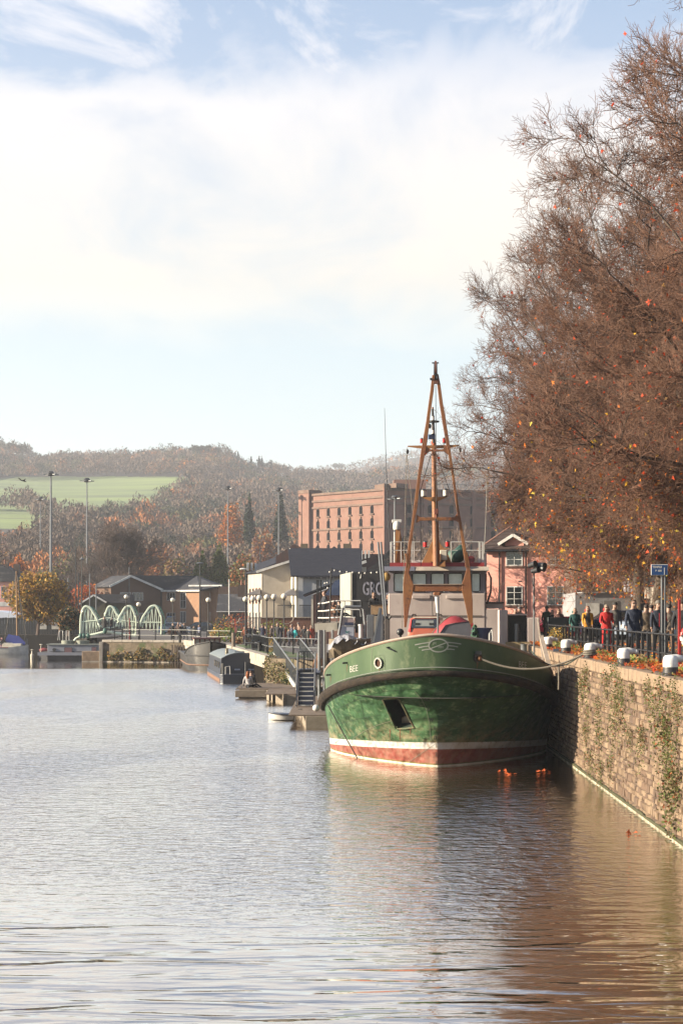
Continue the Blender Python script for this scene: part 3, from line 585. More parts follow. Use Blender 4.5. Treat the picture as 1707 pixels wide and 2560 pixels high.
# ------------------------------------------------------------------ walls of the low quays
def wall_run(name, label, pts, z0, z1, m, thick=.7, cap=None, caph=.22, block=0, group=None, proud=.06):
    """retaining wall standing along the line pts, its face on the line, body behind it (to the left of travel)"""
    t = thing(name, label, 'wall', (pts[0][0], pts[0][1], 0), 0, group); ox, oy = pts[0]
    mb = MB(); cm = MB(); blocks = []
    for (xa, ya), (xb, yb) in zip(pts[:-1], pts[1:]):
        d = Vector((xb-xa, yb-ya)); Ln = d.length; d.normalize(); nrm = Vector((-d.y, d.x))
        def quadbox(m_, s0, s1, f, b_, za, zb):
            c = [Vector((xa-ox, ya-oy))+d*s+nrm*k for s, k in ((s0, f), (s1, f), (s1, b_), (s0, b_))]
            m_._add([(p.x, p.y, z) for z in (za, zb) for p in c], [(3, 2, 1, 0), (4, 5, 6, 7), (0, 1, 5, 4), (1, 2, 6, 5), (2, 3, 7, 6), (3, 0, 4, 7)])
        quadbox(mb, 0, Ln, 0, thick, z0, z1-caph if cap else z1)
        if cap:
            if block:
                k = max(1, int(Ln/block)); 
                for i in range(k):
                    b2 = MB(); quadbox(b2, i*Ln/k+.015, (i+1)*Ln/k-.015, -proud-random.uniform(0, .02), thick+.1, z1-caph, z1+random.uniform(0, .02)); blocks.append(b2)
            else: quadbox(cm, 0, Ln, -proud, thick+.1, z1-caph, z1+.01)
    part(t, 'wall_face', mb, m)
    if cap:
        if block:
            for b2 in blocks: part(t, 'coping_stone', b2, cap, bev=.02)
        else: part(t, 'coping', cm, cap)
    return t
RUB = mat('rubble_wall', (.33, .25, .17), (.14, .11, .07), scale=1.6, rough=.95, coord='World', bump=1.0, bscale=5, c3=(.10, .12, .04), s3=.7, t3=(.48, .62), detail=8)
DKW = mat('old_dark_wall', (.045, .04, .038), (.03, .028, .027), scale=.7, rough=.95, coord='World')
TIMB = mat('dark_timber', (.06, .045, .035), (.10, .08, .06), scale=2, rough=.9, st=(1, 1, .2))
TIMBL = mat('weathered_timber', (.30, .235, .18), (.19, .14, .11), scale=3, rough=.85, c3=(.1, .07, .05), s3=2.)
lq = wall_run('quay_wall', 'low weed covered stone quay wall below the railings beside the green footbridge', [(-23.9, 168), (-15.4, 165)], -2.2, ZL+.04, RUB, cap=COPEW, block=1.1)
part(lq, 'end_pier', MB().bx(-2.0, -.02, -.1, 1.2, -2.2, 1.05), COPE, bev=.05, label='low stone pier at the waterline'); part(lq, 'fender_post', MB().bx(-.25, .1, -.35, -.08, -1, 2.0), COPEW, bev=.02)
part(lq, 'tide_line', MB().beam((-2, -.12, .03), (0, -.12, .03), .05, .1).beam((0, -.08, .03), (8.5, -3.08, .03), .05, .1), COPEW)
for i in range(6): part(lq, 'fender_post', MB().beam((7.3+i*.28, -2.85-i*.1, -1), (7.3+i*.28, -2.85-i*.1, 1.75), .14), TIMBL)
for i, x in enumerate((2.45, 3.3, 5.9, 7.1)): part(lq, 'fender_post', MB().beam((x, -.1-x*.353, .5), (x, -.1-x*.353, 1.0), .11), COPEW)
mq = wall_run('quay_wall', 'long pale stone quay edge on dark timber piles running from the black barge towards the gangway', [(-15.4, 165), (-10.3, 147), (-4.9, 109)], ZL-.75, ZL+.06, COPEW, thick=.5, cap=COPEW, block=1.6, caph=.5)
for i in range(46):
    t_ = i/45; x = (-10.3+5.4*t_)+.35; y = 147-38*t_; part(mq, 'pile', MB().beam((x-mq.location.x, y-mq.location.y, -2), (x-mq.location.x, y-mq.location.y, ZL-.4), .22), TIMB)
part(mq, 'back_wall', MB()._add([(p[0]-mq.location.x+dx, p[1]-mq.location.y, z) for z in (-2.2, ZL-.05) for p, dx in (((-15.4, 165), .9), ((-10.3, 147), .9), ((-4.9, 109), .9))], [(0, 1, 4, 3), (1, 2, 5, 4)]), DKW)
wall_run('quay_wall', 'short stone wall under a clipped hedge at the head of the gangway', [(-4.9, 109), (-4.4, 106.5), (-1, 103), (4.5, 99), (9, 97)], -2.2, ZL-.02, RUB)
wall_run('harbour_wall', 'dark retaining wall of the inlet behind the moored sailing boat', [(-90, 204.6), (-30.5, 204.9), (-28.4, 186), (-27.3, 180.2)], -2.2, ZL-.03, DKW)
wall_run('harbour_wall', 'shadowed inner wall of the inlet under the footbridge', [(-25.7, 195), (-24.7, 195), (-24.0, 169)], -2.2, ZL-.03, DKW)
g = np.random.default_rng(77)
def bush(label, loc, size, pal, n, seed, name='bush', cat='bush', card=.16, group=None, low=0.):
    g = np.random.default_rng(seed); d = norm(g.normal(size=(n, 3))); u = g.uniform(.3, 1.05, (n, 1))**.5
    lump = 1+.2*np.sin(d[:, :1]*6+seed)*np.cos(d[:, 1:2]*5+d[:, 2:]*4)
    P = d*u*lump*np.array(size); P[:, 2] = np.maximum(P[:, 2], -size[2]*.8)+size[2]*.8+low
    V, Q, c = cards(P, g.uniform(.6, 1.3, n)*card, g, np.array([PAL2[k] for k in pal])[g.integers(0, len(pal), n)], .3)
    o = link(name, np_mesh(name, [V], [Q], VCOLT, c), None, loc); return mark(o, label, cat, group)
PAL2 = {'green': (.07, .11, .025), 'lime': (.22, .30, .05), 'dgreen': (.03, .05, .018), 'brown': (.20, .12, .07), 'rust': (.32, .10, .03), 'gold': (.50, .28, .04), 'orange': (.55, .18, .03), 'straw': (.40, .31, .15), 'olive': (.16, .15, .05), 'grey': (.2, .18, .15), 'red': (.4, .07, .03)}
# growth on the low wall
g = np.random.default_rng(100); n = 1500; x = g.uniform(-23.3, -16, n); dd_ = np.sin(x*2.1)+np.sin(x*5.3+1)+g.normal(size=n)*.8; zz = np.clip(g.uniform(0, 1, n)*1.7*(.55+.25*np.sin(x*3.1)), .1, 1.75); P = np.stack([x, 167.85-(x+23.9)*.353-g.uniform(0, .25, n), zz+.15], -1)[dd_ > -.6]
V, Q, c = cards(P, g.uniform(.10, .30, len(P)), g, np.array([PAL2[k] for k in ('brown', 'olive', 'straw', 'dgreen', 'gold')])[g.choice(5, len(P), p=[.3, .25, .2, .15, .1])], .3)
mark(link('wall_growth', np_mesh('wall_growth', [V], [Q], VCOLT, c)), 'brown and green growth hanging on the low quay wall by the footbridge', 'weeds', kind='stuff')

# ------------------------------------------------------------------ generic window, building parts
UP = Vector((0, 0, 1))
FRW = pm('white_window_frame', (.74, .73, .70), .5)
def window(t, A, d, u, z, wd, hh, cols=2, rows=1, fr=FRW, gl=GLASS, fw=.07, name='window', sill=None):
    """A: wall point (local), d: unit direction along wall seen left to right from outside; outward normal = d turned right"""
    A = Vector(A); d = Vector((d[0], d[1], 0)).normalized(); nrm = Vector((d.y, -d.x, 0))
    o = A+d*u+UP*z; mb = MB(); f = fw; dep = .05
    def bar(a, b, w_=f): mb.beam(o+nrm*dep*.5+a, o+nrm*dep*.5+b, w_, dep, up=nrm)
    def vbox(x0, x1, z0, z1, m_, y0, y1):
        m_._add([o+d*x+nrm*y+UP*zz for zz in (z0, z1) for x, y in ((x0, y0), (x1, y0), (x1, y1), (x0, y1))], [(3, 2, 1, 0), (4, 5, 6, 7), (0, 1, 5, 4), (1, 2, 6, 5), (2, 3, 7, 6), (3, 0, 4, 7)])
    vbox(0, f, 0, hh, mb, 0, .06); vbox(wd-f, wd, 0, hh, mb, 0, .06); vbox(f, wd-f, 0, f, mb, 0, .058); vbox(f, wd-f, hh-f, hh, mb, 0, .058)
    for i in range(1, cols): vbox(i*wd/cols-f*.4, i*wd/cols+f*.4, f, hh-f, mb, 0, .055)
    for i in range(1, rows): vbox(f, wd-f, i*hh/rows-f*.28, i*hh/rows+f*.28, mb, 0, .045)
    w_ = part(t, name, mb, fr)
    p = MB(); vbox(f*.5, wd-f*.5, f*.5, hh-f*.5, p, .004, .03); part(w_, 'pane', p, gl)
    if sill:
        s = MB(); vbox(-.1, wd+.1, -.12, -.005, s, 0, .13); part(w_, 'sill', s, sill)
    return w_
def wallpoly(mb, A, B, z0, z1, th=.3):
    A = Vector((*A, 0)); B = Vector((*B, 0)); d = (B-A).normalized(); nrm = Vector((d.y, -d.x, 0))
    mb._add([(*(A-nrm*th).xy, z0), (*(B-nrm*th).xy, z0), (*B.xy, z0), (*A.xy, z0), (*(A-nrm*th).xy, z1), (*(B-nrm*th).xy, z1), (*B.xy, z1), (*A.xy, z1)], [(0, 1, 2, 3), (7, 6, 5, 4), (3, 2, 6, 7), (2, 1, 5, 6), (1, 0, 4, 5), (0, 3, 7, 4)])
# ------------------------------------------------------------------ bonded warehouse
BRK = mat('red_brick', (.38, .20, .15), (.30, .155, .115), scale=.6, rough=.9, coord='World', c3=(.40, .25, .19), s3=.25, detail=9, bump=.4, bscale=3)
BRKD = mat('brick_band', (.22, .13, .10), (.30, .20, .15), scale=.5, rough=.9, coord='World')
wh = thing('warehouse', 'huge red brick bonded warehouse with rows of small arched windows behind the harbour', 'warehouse', (0, 0, 0))
C0 = Vector((X_at(965, 380), 380)); L0 = Vector((X_at(756, 402), 402)); R0 = Vector((X_at(1340, 392), 392))
ztop = Z_at(1226, 380); BB0 = Vector((L0.x+40, L0.y+60))
mb = MB().prismz([tuple(L0), tuple(C0), tuple(R0), (R0.x, R0.y+40), tuple(BB0)], 0, ztop); part(wh, 'wall', mb, BRK)
d1 = (C0-L0); ln1 = d1.length; d1.normalize(); n1 = Vector((d1.y, -d1.x)); d2 = (R0-C0); ln2 = d2.length; d2.normalize(); n2 = Vector((d2.y, -d2.x))
def wbox(mb, o, d, nn, s0, s1, k0, k1, z0, z1):
    c = [o+d*s+nn*k for s, k in ((s0, k1), (s1, k1), (s1, k0), (s0, k0))]
    mb._add([(p.x, p.y, z) for z in (z0, z1) for p in c], [(3, 2, 1, 0), (4, 5, 6, 7), (0, 1, 5, 4), (1, 2, 6, 5), (2, 3, 7, 6), (3, 0, 4, 7)])
cp = MB(); wbox(cp, L0, d1, n1, 0, ln1, -.6, .35, ztop, ztop+.5); wbox(cp, C0, d2, n2, 0, ln2, -.6, .35, ztop, ztop+.5); part(wh, 'parapet', cp, BRKD)
for z, h_ in ((ztop-1.6, .5), (ztop-3.1, .45), (ztop-8.35, .4)):
    b = MB(); wbox(b, L0, d1, n1, -.0, ln1, .0, .28, z, z+h_); wbox(b, C0, d2, n2, 0, ln2, 0, .28, z, z+h_); part(wh, 'string_course', b, BRKD)
for o_, d_, n_, s0, s1 in ((L0, d1, n1, -.4, 3.4), (L0, d1, n1, ln1-.05, ln1+.3)):
    if s1 > 3: b = MB(); wbox(b, o_, d_, n_, s0, s1, -3, .9, 0, ztop+.7); part(wh, 'corner_pier', b, BRK); b = MB(); wbox(b, o_, d_, n_, s0-.1, s1+.1, -3.1, 1.0, ztop+.7, ztop+1.5); part(wh, 'pier_cap', b, BRKD)
b = MB(); wbox(b, C0, d1, n1, -4.2, 3.0, -4, -.3, ztop+.5, ztop+1.5); part(wh, 'stair_tower', b, BRKD)
part(wh, 'roof_house', MB().bx(X_at(984, 394), X_at(1064, 394), 394, 399, ztop, Z_at(1199, 394)), BRK)
def arched(o, d, nn, s, z, wd, hh):
    k = 6; vs = []
    arc = [(wd/2+wd/2*math.cos(a), hh-wd*.3+wd*.3*math.sin(a)) for a in [math.pi*i/k for i in range(k+1)]]
    pl = [(0, 0), (wd, 0)]+arc[0:]; f = MB()
    for kk in (.02, .10): vs.append([(*(o+d*(s+u)+nn*kk), z+v) for u, v in pl])
    n_ = len(pl); f._add(vs[0]+vs[1], [tuple(range(n_)), tuple(range(n_, 2*n_))[::-1]]+[(i, n_+i, n_+(i+1) % n_, (i+1) % n_) for i in range(n_)])
    w_ = part(wh, 'window', f, pm('dark_window', (.02, .02, .024), .9, spec=.05)); sl = MB(); wbox(sl, o, d, nn, s-.2, s+wd+.2, 0, .3, z-.3, z); part(w_, 'sill', sl, BRKD)
    hd = MB(); wbox(hd, o, d, nn, s+wd*.3, s+wd*.7, 0, .25, z+hh, z+hh+.5); part(w_, 'keystone', hd, BRKD)
pitch = (ln1-6.6)/6
for r in range(7):
    z = ztop-5.0-r*2.85
    for c in range(6): arched(L0, d1, n1, 5.2+c*pitch, z, .95, 1.8)
    for c in range(6): arched(C0, d2, n2, 5.+c*5.2, z, 1.0, 1.9)
for s in (9, 21, 30):
    b = MB(); wbox(b, C0, d2, n2, s, s+.9, 0, .35, 0, ztop); part(wh, 'pilaster', b, BRK)
b = MB(); [b.tube([(*(C0+d2*s), ztop+.5), (*(C0+d2*s), ztop+1.7)], .06, 5) for s in range(12, 34, 2)]; b.tube([(*(C0+d2*10), ztop+1.7), (*(C0+d2*33), ztop+1.7)], .06, 5); part(wh, 'roof_rail', b, GREYM)
# ------------------------------------------------------------------ brick office block on the left
BRN = mat('brown_brick', (.52, .29, .17), (.43, .235, .135), scale=2, rough=.9, coord='World', detail=9); SLATE = mat('slate_roof', (.06, .06, .07), (.09, .09, .10), scale=3, spec=.2, rough=.85, st=(1, 1, 3), c3=(.22, .21, .21), s3=.5, t3=(.5, .7))
of = thing('office_block', 'two storey brown brick block with low pitched slate roof and white windows behind the footbridge', 'building', (0, 0, 0))
def P2(px, Y): return Vector((X_at(px, Y), Y))
a0, a1, a2 = P2(278, 262), P2(404, 268), P2(500, 263); a3 = P2(500, 266); a4 = P2(546, 264)
zb = ZL; ze = Z_at(1478, 268)
w1 = MB(); A, B = a0, a1; apx = A+(B-A)*.36; za = Z_at(1443, 266); zl = Z_at(1464, 263); zr = Z_at(1475, 268)
dd = (B-A).normalized(); nn = Vector((dd.y, -dd.x))
fr_ = [(A.x, A.y, zb), (B.x, B.y, zb), (B.x, B.y, zr), (apx.x, apx.y, za), (A.x, A.y, zl)]; bk = [(x-nn.x*5, y-nn.y*5, z) for x, y, z in fr_]
w1._add(fr_+bk, [(0, 1, 2, 3, 4), (9, 8, 7, 6, 5)]+[(i, 5+i, 5+(i+1) % 5, (i+1) % 5) for i in range(5)])
part(of, 'gable_wall', w1, mat('brown_brick_shaded', (.20, .115, .075), (.16, .09, .06), scale=2, rough=.9, coord='World', detail=9))  # darker copy of the brown brick: the gable's shade put into its colour
w2 = MB(); wallpoly(w2, a1, a2, zb, ze, 8); part(of, 'wall', w2, BRN); w3 = MB(); wallpoly(w3, a3, a4, zb, Z_at(1466, 264), 6); part(of, 'stair_wall', w3, BRN)
def slab(t, name, pts, th, m):   # pts: quad 3D top
    pts = [Vector(p) for p in pts]; mb = MB(); lo = [p-UP*th for p in pts]; k = len(pts)
    mb._add(pts+lo, [tuple(range(k)), tuple(range(k, 2*k))[::-1]]+[(i, k+i, k+(i+1) % k, (i+1) % k) for i in range(k)]); return part(t, name, mb, m)
n3 = Vector((*nn, 0)); ov = n3*.4
ap3 = Vector((apx.x, apx.y, za+.25)); r3 = Vector((B.x, B.y, zr+.1)); l3 = Vector((A.x, A.y, zl+.1)); D3 = Vector((*(dd), 0))
slab(of, 'roof', [l3-D3*.5-UP*.2+ov, ap3+ov, ap3-n3*5, l3-D3*.5-UP*.2-n3*5], .15, SLATE)
e2 = Vector((*a2, ze+.15))+Vector((0, -.5, 0)); e1 = Vector((*a1, ze+.15))+Vector((0, -.5, 0))
slab(of, 'roof', [ap3+ov, r3+D3*.4-UP*.1+ov, e1, ap3+Vector((1, 4, .1))], .15, SLATE)
slab(of, 'roof', [e1, e2, Vector((e2.x-1.2, 272, za+.35)), ap3+Vector((1, 5, .1)), ap3+ov*.2], .15, SLATE)
slab(of, 'roof', [e2, (a4.x+.5, a4.y-.5, Z_at(1464, 264)), (a4.x+.5, 271, Z_at(1462, 264)), (a2.x-1.2, 272, za+.35)], .2, SLATE)
fb = MB().beam(l3-D3*.5-UP*.25+ov*1.1, ap3-UP*.1+ov*1.1, .08, .32).beam(ap3-UP*.1+ov*1.1, r3+D3*.4-UP*.25+ov*1.1, .08, .32); part(of, 'fascia', fb, WHITE)
part(of, 'fascia', MB().beam(e1-UP*.12+Vector((0, -.06, 0)), e2-UP*.12+Vector((0, -.06, 0)), .08, .25), WHITE); part(of, 'fascia', MB().beam((a2.x-2, a3.y-.6, Z_at(1464, 264)), (a4.x+.6, a4.y-.6, Z_at(1464, 264)), .08, .22), WHITE)
zu, zd = Z_at(1501, 264), Z_at(1552, 264)
for px in (293, 339):
    u = (P2(px, 263.5)-A).length; window(of, (A.x, A.y, 0), dd, u, zu, 2.0, 1.25, 3); window(of, (A.x, A.y, 0), dd, u, zd, 2.0, 1.25, 3)
d_ = (a2-a1).normalized()
for px, wd in ((414, 1.8), (465, 1.2)):
    u = (P2(px, 267)-a1).length
    if px == 414: window(of, (*a1, 0), d_, u, zu, wd, 1.25, 3); window(of, (*a1, 0), d_, u, zd, wd, 1.25, 3)
    else: window(of, (*a1, 0), d_, u, Z_at(1521, 265), wd, 2.5, 2, 2); window(of, (*a1, 0), d_, u, Z_at(1557, 265), wd, 1.8, 2, 1, gl=GLASSB)
window(of, (*a3, 0), (a4-a3).normalized(), .35, zu, 1.75, 1.25, 3); window(of, (*a3, 0), (a4-a3).normalized(), .35, zd, 1.75, 1.4, 3)
part(of, 'drainpipe', MB().tube([(a1.x, a1.y-.2, zb), (a1.x, a1.y-.2, zr)], .09, 6), BLACK); part(of, 'flue', MB().tube([(apx.x, apx.y-.3, za-3), (apx.x, apx.y-.3, za+1.5)], .06, 6), STEEL)
# small cottage with gable left of it, dark low roofs right of it
ct = thing('cottage', 'small ivy covered gabled cottage between the orange tree and the brick block', 'house', (X_at(232, 250), 250, ZL))
part(ct, 'wall', MB().prism([(-1.7, 0), (1.9, 0), (1.9, 4.2), (.2, 5.1), (-1.7, 3.9)], 0, 5), mat('ivy_wall', (.12, .12, .06), (.10, .08, .06), scale=1.5, rough=.95))
part(ct, 'roof', MB().prism([(-2.0, 3.95), (.2, 5.35), (5.6, 5.3), (5.6, 4.0), (2.2, 4.0), (.2, 5.15), (-2.0, 3.75)], -.2, 5), SLATE); part(ct, 'fascia', MB().beam((-2.0, -.26, 3.85), (.2, -.26, 5.2), .08, .22).beam((.2, -.26, 5.2), (2.1, -.26, 4.1), .08, .22), WHITE)
part(ct, 'side_wall', MB().bx(1.92, 5.4, .3, 5, 0, 4.0), mat('ivy_wall', (1, 1, 1)))
lr = thing('boathouse', 'low dark slate roofed building with brick chimney to the right of the brick block', 'building', (X_at(545, 240), 240, ZL))
part(lr, 'wall', MB().bx(0, 7, 0, 6, 0, 2.8), pm('dark_render', (.10, .09, .09), .9)); part(lr, 'roof', MB().prismx([(-.3, 2.8), (6.3, 2.8), (3.2, 5.3)], -.2, 7.2), SLATE)
c_ = part(lr, 'chimney', MB().bx(2.7, 5.0, 2.6, 3.5, 3.5, 6.6), pm('sooty_brick', (.12, .07, .05), .9)); part(c_, 'chimney_pot', MB().lathe([(.15, 6.6), (.12, 7.3)], 8, (3.2, 3, 0)).lathe([(.15, 6.6), (.12, 7.3)], 8, (3.7, 3, 0)), pm('terracotta', (.4, .15, .08), .8)); part(lr, 'gutter', MB().beam((-.2, -.35, 2.75), (7.2, -.35, 2.75), .1), WHITE)
# pink terrace at far left with sooty roofs
PINK = mat('pink_render', (.80, .38, .31), (.74, .34, .27), scale=.8, rough=.85, coord='World', c3=(.62, .28, .22), s3=.5)
ph = thing('pink_house', 'pink rendered house with dark roof and chimneys at the far left edge', 'house', (X_at(-40, 300), 300, ZL))
part(ph, 'wall', MB().bx(0, 6.2, 0, 8, 0, 8.0), PINK); part(ph, 'roof', MB().prism([(-.3, 8), (6.8, 8), (5.5, 9.9), (3.0, 11)], -.3, 8), SLATE)
part(ph, 'side_wall', MB().bx(6.25, 7.6, 1, 8, 0, 8.6), pm('dark_render', (.1, .1, .1)))
for x in (2.9, 5.0): c_ = part(ph, 'chimney', MB().bx(x, x+1.1, 1.5, 2.6, 8.5, 11.2), pm('sooty_brick', (.1, .1, .1))); part(c_, 'chimney_pot', MB().lathe([(.16, 11.2), (.13, 12)], 8, (x+.5, 2, 0)), pm('terracotta', (.1, .1, .1)))
window(ph, (0, 0, 0), (1, 0), 3.1, 5.0, .9, 2.2, 1, 2); part(ph, 'panel', MB().bx(2.8, 4.6, -.05, 0, 3.6, 4.4), WHITE)
# white marquee and black fence behind the inlet
mq_ = thing('marquee', 'long white curved marquee roof behind the black fence at the left edge', 'tent', (X_at(-50, 240), 240, ZL))
k = [(7.2*math.sin(a)*.95, 1.0+2.0*math.cos(a)) for a in np.linspace(-1.57, 1.57, 9)]
part(mq_, 'roof', MB().prism([(x, z) for x, z in k], 0, 9), mat('marquee_white', (.72, .76, .84), (.66, .70, .80), scale=.6, rough=.6)); part(mq_, 'wall', MB().bx(-6.8, 6.8, .1, 9, 0, 1.0), pm('tent_wall', (.4, .42, .46)))
fe = thing('board_fence', 'tall black board fence along the inlet behind the golden tree', 'fence', (X_at(-20, 206), 206, ZL))
for i in range(46): part(fe, 'board', MB().bx(i*.32, i*.32+.30, 0, .05, 0, 2.05+.02*(i % 3)), DARK)
part(fe, 'rail', MB().beam((0, -.03, 1.9), (14.7, -.03, 1.9), .06), DARK)
sg = thing('banner', 'white banner with dark lettering on the black fence, left of the tree trunk', 'sign', (X_at(98, 205.7), 205.7, Z_at(1573, 205.7)))
part(sg, 'board', MB().bx(0, .95, -.03, 0, 0, .82), WHITE); text_part(sg, 'lettering', 'CA', .36, (.12, -.045, .42), (1, 0, 0), UP, DARK, .01, 'LEFT')
sg = thing('banner', 'white banner with blue and dark lettering on the black fence, right of the tree trunk', 'sign', (X_at(130, 205.7), 205.7, Z_at(1573, 205.7)))
part(sg, 'board', MB().bx(0, 1.12, -.03, 0, 0, .82), WHITE); text_part(sg, 'lettering', 'KET', .36, (.07, -.045, .42), (1, 0, 0), UP, pm('sign_blue', (.05, .06, .2)), .01, 'LEFT')
# ------------------------------------------------------------------ white riverside houses
RW = mat('cream_render', (.60, .53, .45), (.52, .46, .39), scale=.6, rough=.9, coord='World'); RW2 = mat('white_render', (.60, .60, .62), (.53, .53, .55), scale=.6, rough=.9, coord='World'); RP = mat('peach_render', (.50, .27, .20), (.42, .22, .16), scale=.9, rough=.9, coord='World')
DROOF = mat('dark_tiles', (.035, .038, .055), (.055, .057, .075), scale=1.5, rough=.85, spec=.15, coord='World', st=(1, 1, 6), bump=.5, bscale=6)
h1_ = thing('riverside_house', 'cream riverside house with sloping white verge and small canopy, left in the terrace', 'house', (0, 0, 0))
Yh = 178; xl, xr = X_at(655, Yh), X_at(742, Yh); zt0 = Z_at(1430, Yh); zt1 = Z_at(1403, Yh)
part(h1_, 'wall', MB().prism([(xl, ZL), (xr, ZL), (xr, zt1+.1), (xl, zt0)], Yh, Yh+10), RW)
lw = MB()._add([(xl-.02, Yh, ZL), (X_at(626, 189), 189, ZL), (X_at(626, 189), 189, zt0), (xl-.02, Yh, zt0)], [(0, 1, 2, 3)])
mb = MB(); wallpoly(mb, (X_at(620, 190), 190), (xl-.02, Yh-.02), ZL, zt0, .3); part(h1_, 'side_wall', mb, RW)
for i in range(4):
    A_ = Vector((X_at(620, 190), 190, 0)); dd_ = Vector((xl-.02-A_.x, Yh-.02-190, 0)); Ln = dd_.length; dd_.normalize()
    window(h1_, A_, (dd_.x, dd_.y), 1.5+i*2.8, ZL+3.7, 1.3, 1.7, 2, 1, fr=pm('peach_frame', (.5, .25, .18))); window(h1_, A_, (dd_.x, dd_.y), 1.5+i*2.8, ZL+.9, 1.3, 1.9, 2, 1)
slab(h1_, 'roof', [(xl-.4, Yh-.3, zt0+.1), (xr+.1, Yh-.3, zt1+.3), (xr+.1, Yh+10, zt1+.3), (X_at(612, 190), 190, zt0+.2)], .14, DROOF)
part(h1_, 'verge_board', MB().beam((xl-.6, Yh-.36, zt0), (xr, Yh-.36, zt1+.22), .08, .24), WHITE)
slab(h1_, 'roof', [(X_at(640, 188), 188, zt0+.3), (X_at(690, 188), 188, zt1+.1), (X_at(690, 192), 192, zt1+.9), (X_at(640, 192), 192, zt0+1.2)], .1, DROOF)
for i, px in enumerate((622, 629, 637)): part(h1_, 'dormer', MB().prism([(X_at(px, 187-i), Z_at(1428, 187)), (X_at(px+2, 187-i), Z_at(1428, 187)), (X_at(px+2, 187-i), Z_at(1408, 187)), (X_at(px, 187-i), Z_at(1410, 187))], 183+i, 186+i), WHITE)
slab(h1_, 'canopy', [(X_at(618, 176), 176, Z_at(1485, 176)), (X_at(652, 176), 176, Z_at(1486, 176)), (X_at(651, 179), 179, Z_at(1471, 179)), (X_at(640, 182), 182, Z_at(1474, 182))], .1, pm('canopy_grey', (.25, .22, .20)))
rb = MB()
for px in range(616, 654, 3): rb.beam((X_at(px, 175), 175, ZL+.9), (X_at(px, 175), 175, ZL+2.2), .05)
rb.beam((X_at(614, 175), 175, ZL+2.2), (X_at(655, 175), 175, ZL+2.2), .08); rb.beam((X_at(614, 175), 175, ZL+.9), (X_at(655, 175), 175, ZL+.9), .08); part(h1_, 'balcony_rail', rb, BLACK)
h2_ = thing('riverside_house', 'white riverside house with a big dark sloping roof, centre of the terrace', 'house', (0, 0, 0))
Yh = 170; xl, xr = X_at(741, Yh), X_at(905, Yh); ze_ = Z_at(1438, Yh); zr_ = Z_at(1374, Yh+4.2)
part(h2_, 'wall', MB().bx(xl, xr, Yh, Yh+8.4, ZL, ze_), RW2)
part(h2_, 'gable', MB().prismx([(Yh, ze_), (Yh+8.4, ze_), (Yh+4.2, zr_-.1)], xl, xr), RW2)
slab(h2_, 'roof', [(xl-.55, Yh-.6, ze_-.05), (xr, Yh-.6, ze_-.05), (xr, Yh+4.2, zr_+.15), (xl-1.0, Yh+4.2, zr_+.15)], .14, DROOF); slab(h2_, 'roof', [(xl-1.0, Yh+4.2, zr_+.15), (xr, Yh+4.2, zr_+.15), (xr, Yh+9, ze_-.05), (xl-.55, Yh+9, ze_-.05)], .14, DROOF)
mb = MB(); wallpoly(mb, (X_at(727, 178), 178), (xl-.01, Yh-.02), ZL, ze_, .3); part(h2_, 'side_wall', mb, CREAM)
part(h2_, 'barge_board', MB().beam((X_at(727, 178), 178, ze_-.1), (xl-.8, Yh+4, zr_), .1, .4), CREAM)
part(h2_, 'rafter_end', MB(), WHITE) if False else None
for i in range(6): part(h2_, 'rafter_end', MB().bx(xl+.6+i*.62, xl+.68+i*.62, Yh-.5, Yh-.05, ze_-.35, ze_-.2), WHITE)
slab(h2_, 'canopy', [(X_at(706, 168), 168, Z_at(1487, 168)), (X_at(741, 168), 168, Z_at(1487, 168)), (X_at(736, 170), 170, Z_at(1471, 170)), (X_at(720, 172), 172, Z_at(1474, 172))], .1, pm('canopy_grey', (.25, .22, .20)))
for x0, x1 in ((694, 738), (748, 782)):
    rb = MB()
    for px in np.arange(x0, x1, 2.6): rb.beam((X_at(px, 166), 166, Z_at(1545, 166)), (X_at(px, 166), 166, Z_at(1514, 166)), .04)
    rb.beam((X_at(x0, 166), 166, Z_at(1513, 166)), (X_at(x1, 166), 166, Z_at(1513, 166)), .08); rb.beam((X_at(x0, 166), 166, Z_at(1546, 166)), (X_at(x1, 166), 166, Z_at(1546, 166)), .12); part(h2_, 'balcony_rail', rb, BLACK)
part(h2_, 'drainpipe', MB().tube([(xl-.3, Yh-.2, ZL), (xl-.3, Yh-.2, ze_)], .07, 6), BLACK)
h3_ = thing('riverside_house', 'low peach wing with blue glazed lean-to roof beside the terrace café', 'house', (0, 0, 0))
Yh = 150; part(h3_, 'wall', MB().prism([(X_at(782, Yh), ZL), (X_at(905, Yh), ZL), (X_at(905, Yh), Z_at(1440, Yh)), (X_at(782, Yh), Z_at(1487, Yh))], Yh, Yh+8), RP)
slab(h3_, 'roof', [(X_at(758, Yh), Yh-.4, Z_at(1486, Yh)), (X_at(905, Yh), Yh-.4, Z_at(1428, Yh)), (X_at(905, Yh), Yh+8, Z_at(1428, Yh)), (X_at(758, Yh), Yh+8, Z_at(1486, Yh))], .16, DROOF)
slab(h3_, 'glazed_roof', [(X_at(812, Yh), Yh-.6, Z_at(1487, Yh)), (X_at(905, Yh), Yh-.6, Z_at(1487, Yh)), (X_at(905, Yh), Yh-.5, Z_at(1432, Yh)), (X_at(838, Yh), Yh-.5, Z_at(1452, Yh))], .05, pm('blue_glazing', (.07, .10, .2), .25))
part(h3_, 'corner_post', MB().bx(X_at(778, Yh), X_at(783, Yh), Yh-.2, Yh, ZL, Z_at(1489, Yh)), CREAM)
pw = thing('garden_wall', 'red brick garden wall with curved white handrail at the foot of the riverside houses', 'wall', (0, 0, 0))
